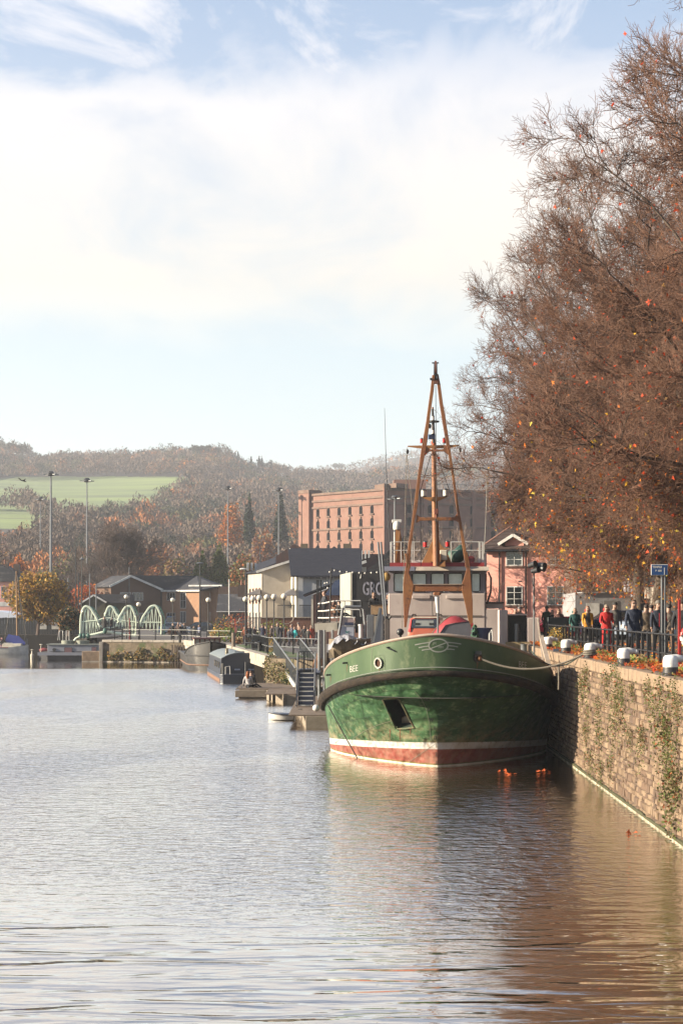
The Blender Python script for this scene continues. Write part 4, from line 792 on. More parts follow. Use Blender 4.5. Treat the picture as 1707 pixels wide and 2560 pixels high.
part(pw, 'wall_face', MB().bx(X_at(652, 160), X_at(840, 160), 160, 160.4, ZL, Z_at(1545, 160)), pm('garden_brick', (.27, .13, .09), .9)); part(pw, 'coping', MB().bx(X_at(650, 160), X_at(842, 160), 159.9, 160.5, Z_at(1545, 160)+.005, Z_at(1545, 160)+.1), COPEW)
for px in (600, 734): part(pw, 'handrail', MB().tube([W(px-22, 1560, 158), W(px-12, 1559, 158), W(px-3, 1553, 158), W(px, 1545, 158)], .05, 6), COPEW)
# rooftops right behind
bk_ = thing('row_of_roofs', 'jumble of dark red roofs with chimneys in front of the warehouse', 'rooftop', (0, 0, 0))
Yh = 210
part(bk_, 'roof', MB().prism([(X_at(684, Yh), Z_at(1395, Yh)), (X_at(735, Yh), Z_at(1360, Yh)), (X_at(790, Yh), Z_at(1385, Yh)), (X_at(960, Yh), Z_at(1385, Yh)), (X_at(960, Yh), ZL), (X_at(684, Yh), ZL)], Yh, Yh+8), mat('red_dark_tiles', (.13, .06, .05), (.09, .05, .045), scale=2, rough=.85, coord='World'))
for px in (752, 858): part(bk_, 'chimney', MB().bx(X_at(px, Yh), X_at(px+18, Yh), Yh-1.2, Yh-.1, ZL, Z_at(1360, Yh)), pm('yellow_brick', (.25, .19, .12), .9))
for px in (778, 820): part(bk_, 'dormer', MB().prism([(X_at(px, Yh), Z_at(1380, Yh)), (X_at(px+34, Yh), Z_at(1380, Yh)), (X_at(px+15, Yh), Z_at(1367, Yh))], Yh-2, Yh-.05), SLATE)
wg = thing('gabled_house', 'dark gabled house with white louvred bay beside the wheelhouse', 'house', (0, 0, 0)); Yh = 190
part(wg, 'roof', MB().prism([(X_at(905, Yh), Z_at(1440, Yh)), (X_at(1010, Yh), Z_at(1340, Yh)), (X_at(1040, Yh), Z_at(1340, Yh)), (X_at(1040, Yh), ZL), (X_at(905, Yh), ZL)], Yh, Yh+6), pm('black_roof', (.035, .035, .04), .8))
for i in range(5): part(wg, 'louvre', MB().bx(X_at(884+i*9, 186), X_at(888+i*9, 186), 186, 187, Z_at(1402-i*2, 186), Z_at(1376, 186)), WHITE)
part(wg, 'bay', MB().bx(X_at(895, 188), X_at(915, 188), 187.1, 189, ZL, Z_at(1418, 188)), CREAM); part(wg, 'bay_roof', MB().beam((X_at(880, 187), 186.5, Z_at(1416, 187)), (X_at(915, 187), 186.5, Z_at(1404, 187)), 1.4, .3), WHITE)
# ------------------------------------------------------------------ pink building on the right
pb = thing('pink_building', 'salmon pink building with white framed windows and a little gable over one', 'building', (0, 0, 0)); Yp = 120
Px0, Px1 = X_at(1216, Yp), X_at(1437, Yp); PZ = Z_at(1378, Yp)
part(pb, 'wall', MB().bx(Px0, Px1, Yp, Yp+10, ZQ-.3, PZ), PINK)
RT = mat('clay_tiles', (.10, .055, .045), (.06, .04, .038), scale=2, rough=.85, c3=(.2, .13, .1), s3=2.5)
rf_ = part(pb, 'roof', MB()._add([(X_at(1198, Yp), Yp-.45, PZ+.05), (Px1+.3, Yp-.45, PZ+.05), (Px1-1.2, Yp+5, Z_at(1292, Yp+5)), (X_at(1262, Yp+5), Yp+5, Z_at(1292, Yp+5)), (X_at(1198, Yp), Yp+10.5, PZ+.05), (Px1+.3, Yp+10.5, PZ+.05)], [(0, 1, 2, 3), (0, 3, 4), (1, 5, 2), (2, 5, 4, 3), (0, 4, 5, 1)]), RT)
# rows of pantiles: joined rolls, too many and too small to single out
tl = MB(); a = Vector((X_at(1200, Yp), Yp-.5, PZ+.09)); rise = Vector((0, 5.4, Z_at(1292, Yp+5)-PZ))
nroll = 40; wroof = Px1-a.x
for i in range(nroll):
    x = a.x+i*wroof/nroll; s = min(1, (x-a.x)/(X_at(1262, Yp+5)-a.x+.01)); 
    for k in range(10):
        f0, f1 = k/10, (k+1)/10
        if f0 > s: break
        p = Vector((x, a.y, a.z))+rise*f0+UP*.04; q = Vector((x, a.y, a.z))+rise*min(f1, 1)+UP*.0; tl.beam(p, q, .16, .06)
part(rf_, 'roof_tiles', tl, RT, kind='stuff')
part(pb, 'ridge', MB().tube([(X_at(1262, Yp+5), Yp+5, Z_at(1290, Yp+5)), (Px1-1.2, Yp+5, Z_at(1290, Yp+5))], .12, 6).tube([(X_at(1262, Yp+5), Yp+5, Z_at(1290, Yp+5)), (X_at(1199, Yp), Yp-.4, PZ+.1)], .13, 6), pm('ridge_tile', (.45, .22, .15), .8))
for px in (1266, 1370):
    for py in (1415, 1513): window(pb, (X_at(px, Yp), Yp, 0), (1, 0), 0, Z_at(py, Yp), 42*Yp/F, 47*Yp/F, 2, 3, sill=pm('sill_brown', (.30, .17, .13), .8))
gx = X_at(1287, Yp); gw = 38*Yp/F; gz = Z_at(1362, Yp)
part(pb, 'gablet', MB().prism([(gx-gw*.62, PZ-.6), (gx+gw*.62, PZ-.6), (gx+gw*.62, gz+.1), (gx, Z_at(1342, Yp)), (gx-gw*.62, gz+.1)], Yp-.02, Yp+3), PINK)
part(pb, 'gablet_roof', MB().prism([(gx-gw, gz-.02), (gx, Z_at(1338, Yp)), (gx+gw, gz-.02), (gx+gw, gz+.12), (gx, Z_at(1333, Yp)), (gx-gw, gz+.12)], Yp-.35, Yp+3), RT)
part(pb, 'barge_board', MB().beam((gx-gw, Yp-.4, gz), (gx, Yp-.4, Z_at(1339, Yp)), .08, .2).beam((gx, Yp-.4, Z_at(1339, Yp)), (gx+gw, Yp-.4, gz), .08, .2), WHITE)
for px in (1250, 1317): part(pb, 'drainpipe', MB().tube([(X_at(px, Yp), Yp-.12, ZQ), (X_at(px, Yp), Yp-.12, PZ)], .07, 6), BLACK)
part(pb, 'gutter', MB().tube([(X_at(1200, Yp), Yp-.52, PZ), (Px1+.2, Yp-.52, PZ)], .08, 6), BLACK); part(pb, 'vent', MB().bx(X_at(1297, Yp), X_at(1305, Yp), Yp-.03, Yp, Z_at(1455, Yp), Z_at(1452, Yp)), DARK)
pvt = Vector((Px0, Yp, 0)); pb.rotation_euler = (0, 0, R(-20)); pb.location = pvt-Matrix.Rotation(R(-20), 3, 'Z') @ pvt   # the front is turned a little towards the water
# whitewashed low building, terrace above it, further walls
wl = thing('whitewashed_building', 'low whitewashed brick building with blocked openings behind the walkers', 'building', (0, 0, 0)); Yw = 104
WWB = mat('whitewash', (.46, .45, .46), (.38, .37, .38), scale=1.2, rough=.9, coord='World', c3=(.25, .2, .17), s3=.9, t3=(.6, .72), bump=.5, bscale=5)
part(wl, 'wall', MB().bx(X_at(1437, Yw), X_at(1575, Yw), Yw, Yw+6, ZQ-.3, Z_at(1483, Yw)), WWB); part(wl, 'cornice', MB().bx(X_at(1455, Yw), X_at(1578, Yw), Yw-.12, Yw+6, Z_at(1483, Yw)+.004, Z_at(1480, Yw)), WWB)
part(wl, 'panel', MB().bx(X_at(1465, Yw), X_at(1497, Yw), Yw-.06, Yw-.004, ZQ, Z_at(1508, Yw)), WHITE); part(wl, 'recess', MB().bx(X_at(1508, Yw), X_at(1543, Yw), Yw-.03, Yw-.004, ZQ, Z_at(1502, Yw)), pm('grey_panel', (.30, .28, .27)))
ub = thing('brown_building', 'tall brown rendered wall rising behind the whitewashed building, half hidden by twigs', 'building', (0, 0, 0))
part(ub, 'wall', MB().bx(X_at(1440, 112), X_at(1600, 112), 112, 118, ZQ-.3, Z_at(1330, 112)), mat('brown_render', (.27, .19, .15), (.22, .15, .12), scale=1, rough=.9, coord='World'))
tr_ = MB()
for px in range(1466, 1576, 9): tr_.beam((X_at(px, 105), 105, Z_at(1480, 105)), (X_at(px, 105), 105, Z_at(1452, 105)), .05)
for py in (1452, 1466): tr_.beam((X_at(1462, 105), 105, Z_at(py, 105)), (X_at(1575, 105), 105, Z_at(py, 105)), .05)
solo('trellis', tr_, pm('rusty_trellis', (.20, .12, .08), .9), 'thin brown trellis standing on the parapet of the whitewashed building', 'trellis')
gw_ = thing('grey_building', 'pale lilac grey rendered wall behind the plane trunks', 'building', (0, 0, 0)); part(gw_, 'wall', MB().bx(X_at(1580, 108), X_at(1655, 108), 108, 114, ZQ-.3, Z_at(1430, 108)), mat('lilac_render', (.42, .40, .44), (.38, .36, .40), scale=1, rough=.9, coord='World'))
part(gw_, 'roof', MB().prismx([(107.6, Z_at(1430, 108)), (114.4, Z_at(1430, 108)), (111, Z_at(1395, 108))], X_at(1578, 108), X_at(1656, 108)), SLATE)
cb = thing('cream_building', 'cream rendered building with dark pitched roof at the right edge behind the lifebuoy', 'building', (0, 0, 0)); Yc = 100
part(cb, 'wall', MB().bx(X_at(1655, Yc), X_at(1900, Yc), Yc, Yc+8, ZQ-.3, Z_at(1462, Yc)), mat('cream_render_wall', (.52, .44, .36), (.46, .38, .31), scale=1, rough=.9, coord='World')); part(cb, 'roof', MB().prismx([(Yc-.4, Z_at(1464, Yc)), (Yc+8.4, Z_at(1464, Yc)), (Yc+4, Z_at(1395, Yc))], X_at(1652, Yc), X_at(1905, Yc)), pm('black_roof', (.03, .03, .03)))
part(cb, 'drainpipe', MB().tube([(X_at(1673, Yc), Yc-.1, ZQ), (X_at(1673, Yc), Yc-.1, Z_at(1464, Yc))], .06, 6), BLACK)

# ------------------------------------------------------------------ green footbridge
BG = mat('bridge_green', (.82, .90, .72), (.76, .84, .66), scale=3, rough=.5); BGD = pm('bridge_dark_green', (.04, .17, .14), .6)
fbz = thing('footbridge', 'pale green iron footbridge with tall arched trusses and lattice bars', 'bridge', (0, 0, 0)); Yb = 179
def bw(px, py, dy=0.): return W(px, py, Yb+dy)
def hoop(x0, xt, x1, ytop, ybl, ybr, dy, nb):
    """lopsided arch from (x0,ybl) over xt to (x1,ybr) with zigzag bars"""
    L_ = [(x0, ybl), (x0+1, (ytop+ybl)/2-2), (x0+(xt-x0)*.25, ytop+16), (x0+(xt-x0)*.6, ytop+3.5), (xt, ytop), (xt+(x1-xt)*.3, ytop+4), (xt+(x1-xt)*.55, ytop+17), (xt+(x1-xt)*.78, (ytop+ybr)/2+4), (x1, ybr)]
    pts = [bw(x, y, dy) for x, y in L_]; hp = part(fbz, 'arch', MB().beam(pts[0], pts[1], .14, .32), BG) if False else None
    mb = MB(); sm_ = []
    for i in range(len(pts)-1):
        for k in range(3):
            t = k/3; a = pts[max(i-1, 0)]; b, c = pts[i], pts[i+1]; d = pts[min(i+2, len(pts)-1)]
            sm_.append(.5*((2*b)+(c-a)*t+(2*a-5*b+4*c-d)*t*t+(3*b-a-3*c+d)*t**3))
    sm_.append(pts[-1]); mb.tube(sm_, .085, 6, 1.6); arch = part(fbz, 'arch', mb, BG, True)
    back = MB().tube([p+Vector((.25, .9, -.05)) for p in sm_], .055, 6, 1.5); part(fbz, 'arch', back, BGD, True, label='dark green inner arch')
    xs = np.linspace(min(x0, x1)+3, max(x0, x1)-4, nb*2+1); SX = [VX+F*p.x/(Yb+dy) for p in sm_]; SY = [HY-F*(p.z-HC)/(Yb+dy) for p in sm_]
    o_ = np.argsort(SX); top = lambda x: np.interp(x, np.array(SX)[o_], np.array(SY)[o_])
    for i in range(nb*2): 
        xa, xb = xs[i], xs[i+1]; yb_ = np.interp((xa+xb)/2, sorted([x0, x1]), [ybl, ybr] if x0 < x1 else [ybr, ybl])
        pa = (xa, top(xa)+1) if i % 2 == 0 else (xa, yb_); pc = (xb, yb_) if i % 2 == 0 else (xb, top(xb)+1)
        part(fbz, 'lattice_bar', MB().beam(bw(pa[0], pa[1], dy), bw(pc[0], pc[1], dy), .075), BG)
hoop(201, 216, 250, 1516, 1588, 1568, 0, 5); hoop(339.5, 323, 291, 1515, 1588, 1566, 0, 5)
hoop(262, 276, 303, 1516, 1560, 1556, 4, 4); hoop(403, 386, 349, 1514, 1586, 1566, 3, 5)
def curve(pts, dy=0.):
    return [bw(x, y, dy) for x, y in pts]
part(fbz, 'lower_beam', MB().tube(curve([(198, 1590), (216, 1590), (236, 1586), (256, 1581), (275, 1580), (295, 1583), (318, 1588), (342, 1589)]), .10, 6, 1.6), BG); part(fbz, 'handrail', MB().tube(curve([(203, 1555), (244, 1551), (258, 1546), (276, 1545), (296, 1550), (338, 1555)]), .07, 6), BG)
part(fbz, 'handrail', MB().tube(curve([(340, 1556), (405, 1556)], 3), .07, 6), BG)
part(fbz, 'belly_beam', MB().tube(curve([(247, 1562), (258, 1568), (276, 1570), (292, 1567)]), .07, 6), BG)
for px in range(204, 342, 5):
    yt = np.interp(px, [203, 244, 258, 276, 296, 338], [1555, 1551, 1546, 1545, 1550, 1555]); ybb = np.interp(px, [201, 236, 256, 275, 295, 340], [1588, 1584, 1569, 1571, 1568, 1588]); part(fbz, 'baluster', MB().beam(bw(px, yt), bw(px, ybb), .045), BG)
part(fbz, 'mesh_panel', MB()._add([bw(204, 1557, .15), bw(246, 1556, .15), bw(276, 1549, .15), bw(294, 1556, .15), bw(338, 1557, .15), bw(338, 1584, .15), bw(300, 1573, .15), bw(276, 1568, .15), bw(256, 1568, .15), bw(204, 1584, .15)], [tuple(range(10))]), pm('grey_mesh', (.36, .34, .36), .8), fix=False)
part(fbz, 'deck', MB()._add([Vector(p) for q in ((198, 1588), (236, 1584), (275, 1577), (318, 1584), (410, 1590)) for p in (bw(*q), bw(*q)+Vector((0, 2.2, 0)))], [(0, 2, 3, 1), (2, 4, 5, 3), (4, 6, 7, 5), (6, 8, 9, 7)]), DARK, fix=False)
for px in (202, 210, 221, 263): part(fbz, 'bearing', MB().sphere(tuple(bw(px, 1590 if px < 230 else 1577, -.3)), (.22, .22, .3), 10, 6), BGD)
mb = MB().tube([W(185, 1603, 178), W(190, 1596, 178), W(200, 1591, 178)], .1, 6); part(fbz, 'approach_rail', mb, BG)
solo('bridge_abutment', MB().prism([(X_at(180, 180), -2), (X_at(226, 180), -2), (X_at(226, 180), Z_at(1603, 180)), (X_at(196, 180), Z_at(1596, 180)), (X_at(180, 180), Z_at(1612, 180))], 180, 184), RUB, 'rough stone abutment at the left end of the footbridge', 'abutment')
# ------------------------------------------------------------------ promenade railings, lamps
def railing_line(label, pts, h=1.05, rails=(1.05, .5), step=1.8, m=GREYM, pm_=BLACK, name='promenade_railing', r=.035, base=ZL, pr=.05):
    t = thing(name, label, 'railing', (*pts[0], base)); o = Vector((*pts[0], base))
    P = [Vector((x, y, base))-o for x, y in pts]
    for z in rails: part(t, 'rail', MB().tube([p+UP*z for p in P], r, 6), m)
    pm0 = MB().bx(-pr, pr, -pr, pr, 0, h+.02).mesh('post', pm_); fixn(pm0)
    for a, b in zip(P[:-1], P[1:]):
        k = max(1, round((b-a).length/step))
        for i in range(k): link('post', pm0, t, a.lerp(b, i/k))
    link('post', pm0, t, P[-1]); return t
LRAIL = pm('pale_rail', (.55, .53, .48), .5)
railing_line('pale twin rail railing with dark posts along the low quay beside the footbridge', [(-22.3, 171), (-20.2, 168.5), (-15.2, 166), (-13.4, 160)], m=LRAIL)
railing_line('black railing section on the quay corner next to the footbridge', [(X_at(287, 170), 170), (X_at(347, 170), 170)], h=1.3, rails=(1.3, .85), step=.8, m=BLACK)
railing_line('pale twin rail railing with dark posts above the black barge', [(X_at(518, 160), 160), (X_at(578, 158), 158)], m=LRAIL)
railing_line('pale twin rail railing beside the red lifebuoy post on the promenade', [(X_at(588, 156), 156), (X_at(612, 152), 152)], m=LRAIL)
railing_line('black close barred railing beside the lamp posts', [(X_at(614, 128), 128), (X_at(668, 124), 124)], h=1.2, rails=(1.15, .55, .1), step=.32, m=BLACK, r=.04, pr=.025)
railing_line('thin grey railing across the promenade at the head of the gangway', [(X_at(632, 135), 135), (X_at(670, 118), 118), (X_at(800, 112), 112)], h=1.1, rails=(1.1, .5), step=1.6, m=STEEL)
GLOBE = mat('lamp_globe', (.82, .78, .66), (.72, .66, .54), scale=4, rough=.25)
def lamp(px, Y, pyg, label, zb=ZL, r=.235, grp='globe lamps along the promenade'):
    z = Z_at(pyg, Y); t = thing('globe_lamp', label, 'street lamp', (X_at(px, Y), Y, zb), 0, grp)
    part(t, 'post', MB().lathe([(.11, 0), (.10, .5), (.055, .6), (.05, z-zb-r-.03)], 8).lathe([(.09, z-zb-r-.08), (.12, z-zb-r+.02)], 8), BLACK, True)
    part(t, 'globe', MB().sphere((0, 0, z-zb), r, 16, 10), GLOBE, True)
for px, Y, py, lb in ((614, 142, 1498, 'globe lamp leftmost of the six in front of the riverside houses'), (632, 141, 1497, 'globe lamp second from the left of the six in front of the cream house'), (648, 140, 1495, 'globe lamp third from the left of the six, at the corner of the cream house'), (667, 139, 1493, 'globe lamp fourth of the six, against the cream gable wall'), (685, 137, 1492, 'globe lamp fifth of the six, right of the cream gable wall'), (710, 134, 1491, 'globe lamp rightmost of the six, at the foot of the white house'),
    (432, 176, 1500, 'globe lamp in front of the brick office block above the car'), (521, 160, 1500, 'globe lamp standing behind the black barge'), (347, 172, 1511, 'lower globe lamp between the two right arches of the footbridge'), (316, 176, 1492, 'tall globe lamp rising in front of the bridge arch')): lamp(px, Y, py, lb)
lp = thing('lamp_post', 'dark lamp post with twin flat head rising in front of the brick block', 'street lamp', (X_at(500, 200), 200, ZL)); ztp = Z_at(1409, 200)-ZL
part(lp, 'post', MB().lathe([(.12, 0), (.06, ztp)], 8), BLACK); part(lp, 'head', MB().sphere((0, 0, ztp+.05), (.46, .3, .1), 12, 6), STEEL)
lp = thing('lamp_post', 'dark lamp post with pale dish head left of the footbridge', 'street lamp', (X_at(205, 195), 195, ZL)); ztp = Z_at(1399, 195)-ZL
part(lp, 'post', MB().lathe([(.12, 0), (.06, ztp)], 8), BLACK); part(lp, 'head', MB().sphere((0, 0, ztp+.05), (.26, .3, .12), 12, 6).lathe([(.08, .1), (.02, .35)], 8, (0, 0, ztp)), STEEL)
lp = thing('lamp_post', 'dark lamp post with curved white head in front of the cream house', 'street lamp', (X_at(615, 150), 150, ZL)); ztp = Z_at(1424, 150)-ZL
part(lp, 'post', MB().lathe([(.1, 0), (.06, ztp)], 8), BLACK); part(lp, 'head', MB().sphere((-.25, 0, ztp+.05), (.35, .2, .1), 12, 6), WHITE)
def mast(px, Y, pyt, label, r=.26):
    z = Z_at(pyt, Y)-ZL; t = thing('high_mast_light', label, 'floodlight mast', (X_at(px, Y), Y, ZL), 0, 'tall floodlight masts beyond the harbour')
    part(t, 'mast', MB().lathe([(r*1.2, 0), (r, z*.5), (r*.6, z)], 8), GREYM, True); hd = part(t, 'head_frame', MB().lathe([(.5, 0), (.7, .5), (.4, .9)], 10, (0, 0, z-.3)), DARK)
    for a in range(6): part(hd, 'floodlight', MB().box((1.15*math.cos(a*1.047+.3), 1.15*math.sin(a*1.047+.3), z-.05), (.75, .45, .16), rz=a*1.047+.3), STEEL)
for px, Y, py, lb in ((128, 330, 1186, 'tallest floodlight mast at the left, thick and dark'), (102, 430, 1248, 'shorter distant floodlight mast just left of the tallest one'), (218, 350, 1202, 'floodlight mast against the green field, above the footbridge'), (570, 400, 1221, 'floodlight mast in front of the orange tree'), (697, 400, 1225, 'floodlight mast immediately left of the warehouse'), (986, 330, 1246, 'floodlight mast in front of the shadowed side of the warehouse')): mast(px, Y, py, lb, .26 if px == 128 else .19)
for i, (px, Y, y0, y1, lb, cm_) in enumerate(((190, 230, 1370, 1500, 'thin dark pole left of the footbridge, taller', DARK), (197, 220, 1432, 1530, 'short dark pole beside the lamp post', DARK), (171, 215, 1445, 1530, 'pale sailing mast behind the golden tree', STEEL), (225, 235, 1434, 1500, 'pale sailing mast with small box, above the cottage', STEEL), (241, 236, 1462, 1500, 'shortest pale sailing mast above the cottage', STEEL), (573, 230, 1448, 1500, 'short white pole beside the chimneys', WHITE), (651, 240, 1365, 1400, 'black flue pipe above the cream house', DARK))):
    solo('mast_pole', MB().tube([W(px, y1+40, Y), W(px, y0, Y)], .085, 6), cm_, lb, 'pole')
# ------------------------------------------------------------------ the green ship
BOAT_RZ = -math.atan(.0573)
ship = thing('ship', 'large old green ship with black rubbing strake and rusty crane frame moored at the quay', 'ship', (X_at(1094, 54), 54, 0), BOAT_RZ)
SM = Matrix.Translation(ship.location) @ Matrix.Rotation(BOAT_RZ, 4, 'Z'); SMI = SM.inverted()
def S(px, py, yl):
    """local point seen at photo pixel px,py at distance yl aft of the bow"""
    d = Vector(((px-VX)/F, 1, -(py-HY)/F)); o = Vector((0, 0, HC)); dl = SMI.to_3x3() @ d; ol = SMI @ o
    k = (yl-ol.y)/dl.y; return ol+dl*k
def zf(y): y = np.maximum(np.asarray(y, float)-.4, 0); return 3.22-.21*np.minimum(y, 9)**.93-.0*y
def zb(y): y = np.maximum(np.asarray(y, float)-.4, 0); return 4.40-.34*np.minimum(y, 9.5)**.77
def outline(v, u):
    """v 0 keel .. 1 rubbing strake; u 0 stem .. 1 midships"""
    w = max(0, v)**1.9; n_ = 1.22+(2.05-1.22)*w; B = 3.95+.28*w; Le = 6.5+1.7*w; ys = 2.3-1.9*w
    th = u*math.pi/2; return B*math.sin(th)**(2/n_), ys+Le*(1-math.cos(th)**(2/n_))
NU, NV = 64, 30
us = [(i/NU) for i in range(NU+1)]; aft = [12, 16, 20, 26, 32, 38]
def hull_row(v, z0=-1.3, top=False, off=0., zfun=None):
    row = []
    for u in us:
        x, y = outline(min(v, 1), u); z = z0+(float(zf(y))-z0)*v if zfun is None else float(zfun(y)); row.append((x+off*math.sin(u*math.pi/2), y-off*math.cos(u*math.pi/2), z))
    x0 = row[-1][0]
    for a in aft: z = z0+(float(zf(a))-z0)*v if zfun is None else float(zfun(a)); row.append((x0-.30*max(0, (a-14)/24), a, z))
    return [(-x, y, z) for x, y, z in row[::-1]]+row[1:]
rows = [hull_row(j/NV) for j in range(NV+1)]
def rows_mesh(rows, hole=None):
    k = len(rows[0]); mb = MB(); vs = [p for r_ in rows for p in r_]; fs = []
    for j in range(len(rows)-1):
        for i in range(k-1):
            f = (j*k+i, j*k+i+1, (j+1)*k+i+1, (j+1)*k+i)
            if hole and hole([vs[q] for q in f]): continue
            fs.append(f)
    mb._add(vs, fs); return mb
def proj(p):
    q = SM @ Vector(p); return (VX+F*q.x/q.y, HY-F*(q.z-HC)/q.y)
def inpoly(x, y, pl):
    c = False; n_ = len(pl)
    for i in range(n_):
        (x1, y1), (x2, y2) = pl[i], pl[(i+1) % n_]
        if (y1 > y) != (y2 > y) and x < (x2-x1)*(y-y1)/(y2-y1)+x1: c = not c
    return c
ANCH = [(956, 1750), (962, 1747), (990, 1745), (999, 1750), (1008, 1766), (1022, 1795), (1035, 1819), (1010, 1822), (990, 1822), (972, 1785)]
# materials
def ship_green():
    m = bpy.data.materials.new('ship_hull_paint'); m.use_nodes = True; n = m.node_tree.nodes; l = m.node_tree.links; b = n['Principled BSDF']
    t = n.new('ShaderNodeTexCoord'); sp = n.new('ShaderNodeSeparateXYZ'); l.new(t.outputs['Object'], sp.inputs[0])
    def nz(sc, st, det=8, ro=.6, off=0):
        mp = n.new('ShaderNodeMapping'); l.new(t.outputs['Object'], mp.inputs[0]); mp.inputs['Scale'].default_value = st; mp.inputs['Location'].default_value = (off, off, off)
        q = n.new('ShaderNodeTexNoise'); l.new(mp.outputs[0], q.inputs['Vector']); q.inputs['Scale'].default_value = sc; q.inputs['Detail'].default_value = det; q.inputs['Roughness'].default_value = ro; return q.outputs[0]
    def mr(v, a, b_, x=0., y=1.):
        q = n.new('ShaderNodeMapRange'); q.interpolation_type = 'SMOOTHSTEP'; l.new(v, q.inputs[0])
        for i, z in zip((1, 2, 3, 4), (a, b_, x, y)): q.inputs[i].default_value = z
        return q.outputs[0]
    def mix(f, a, b_):
        q = n.new('ShaderNodeMix'); q.data_type = 'RGBA'
        if isinstance(f, float): q.inputs[0].default_value = f
        else: l.new(f, q.inputs[0])
        for i, v in ((6, a), (7, b_)):
            if isinstance(v, tuple): q.inputs[i].default_value = (*v, 1)
            else: l.new(v, q.inputs[i])
        return q.outputs[2]
    def ma(op, a, b_):
        q = n.new('ShaderNodeMath'); q.operation = op
        for i, v in enumerate((a, b_)):
            if isinstance(v, (int, float)): q.inputs[i].default_value = v
            else: l.new(v, q.inputs[i])
        return q.outputs[0]
    # trim: the boot stripe sinks slightly aft
    h = ma('ADD', sp.outputs[2], ma('MULTIPLY', ma('SUBTRACT', sp.outputs[1], 2.), .055)); hw = ma('ADD', h, ma('MULTIPLY', ma('SUBTRACT', nz(9, (1, 1, 1), 3), .5), .012))
    green = mix(mr(nz(1.1, (1, 1, .7)), .35, .68), (.024, .062, .027), (.048, .105, .046))
    green = mix(mr(nz(2.6, (1, 1, 2.2), 9, .7, 4.), .50, .72), green, (.17, .23, .13))            # scuffed, chalky patches
    green = mix(mr(nz(5, (1, 1, .35), 9, .7, 9.), .64, .76), green, (.13, .08, .04))
    green = mix(ma('MULTIPLY', mr(h, 1.7, .85), mr(nz(1.8, (1, 1, 1.5), 8, .7, 2.), .40, .62)), green, (.20, .17, .10))    # scum above the stripe
    red = mix(mr(nz(3, (1, 1, .6), 9, .7), .35, .7), (.22, .06, .045), (.27, .14, .10)); red = mix(mr(nz(6, (1, 1, .3), 8), .6, .75), red, (.14, .07, .05))
    white = mix(mr(nz(6, (1, 1, .6)), .5, .72), (.55, .53, .50), (.33, .26, .20))
    col = mix(mr(hw, .80, .815), mix(mr(hw, .58, .59), red, white), green)
    col = mix(mr(ma('ADD', sp.outputs[2], ma('MULTIPLY', nz(5, (1, 1, 1)), .1)), .17, .10), col, (.13, .12, .04)); col = mix(mr(sp.outputs[2], .055, .03), col, (.62, .56, .46))
    l.new(col, b.inputs['Base Color']); b.inputs['Roughness'].default_value = .48; b.inputs['Specular IOR Level'].default_value = .16
    dn = nz(1.6, (1, 1, 1.3), 2, .45, 6.); pk = n.new('ShaderNodeTexVoronoi'); l.new(t.outputs['Object'], pk.inputs['Vector']); pk.inputs['Scale'].default_value = 1.35
    hh = ma('ADD', ma('MULTIPLY', dn, .16), ma('MULTIPLY', mr(pk.outputs['Distance'], .0, .24), .035)); hh = ma('ADD', hh, ma('MULTIPLY', nz(22, (1, 1, 1), 4), .004))
    bp = n.new('ShaderNodeBump'); l.new(hh, bp.inputs['Height']); bp.inputs['Distance'].default_value = 1.; bp.inputs['Strength'].default_value = 1.25; l.new(bp.outputs[0], b.inputs['Normal'])
    return m
HULLM = ship_green()
BULM = mat('bulwark_paint', (.072, .125, .062), (.115, .18, .088), scale=.7, rough=.45, c3=(.27, .31, .18), s3=2.2, t3=(.54, .78), st=(1, 1, .45), bump=.35, spec=.2, bscale=3, detail=8)
CAPM = mat('cap_rail_paint', (.54, .38, .28), (.54, .44, .36), scale=3, rough=.6, c3=(.12, .08, .06), s3=7, t3=(.60, .68))
STRK = mat('rubbing_strake_timber', (.025, .022, .02), (.075, .055, .04), scale=2.5, rough=.9, st=(1, 1, 2), c3=(.22, .17, .11), s3=4, t3=(.58, .76), spec=.15, bump=1., bscale=10, detail=8)
cc = lambda q: (sum(p[0] for p in q)/4, sum(p[1] for p in q)/4, sum(p[2] for p in q)/4)
def hole(q):
    c = cc(q)
    return c[0] < .1 and c[1] < 9 and inpoly(*proj(c), ANCH)
hull = part(ship, 'hull', rows_mesh(rows, hole), HULLM, True, fix=False)
hull.data.flip_normals() if False else None
# bulwark: three rows, thickness by an inner skin
bt = lambda y: float(zb(y)); bm_rows = []
def brow(k, off): return hull_row(1., off=off, zfun=lambda y: float(zf(y))*(1-k)+float(zb(y))*k)
PORT = (947.5, 1657.5)
outer = [brow(k, -.10+.05*k) for k in np.linspace(-.02, 1, 12)]
inner = [brow(k, -.20+.05*k) for k in np.linspace(-.02, 1, 3)]
def hole2(q):
    c = cc(q); p = proj(c); return c[0] < 0 and (p[0]-PORT[0])**2+(p[1]-PORT[1])**2 < 11**2 and False
bw_ = rows_mesh(outer, None); bi = rows_mesh([r_[::-1] for r_ in inner]); bw_._add(bi.v, bi.f)
bul = part(ship, 'bulwark', bw_, BULM, True, fix=False)
capr = brow(1., -.10); part(ship, 'cap_rail', MB().tube([(x, y, z+.02) for x, y, z in capr], .095, 8, .62), CAPM, True)
st_pts = hull_row(1., off=.02, zfun=zf); part(ship, 'rubbing_strake', MB().tube([(x, y, z-.05) for x, y, z in st_pts], [.075+.13*min(1, max(0, y)/9) for x, y, z in st_pts], 10, 1.25), STRK, True)
part(ship, 'strake_edge', MB().tube([(x, y, z+.145) for x, y, z in hull_row(1., off=-.0, zfun=zf)], .035, 6, .5), pm('pale_edge', (.42, .45, .40), .6))
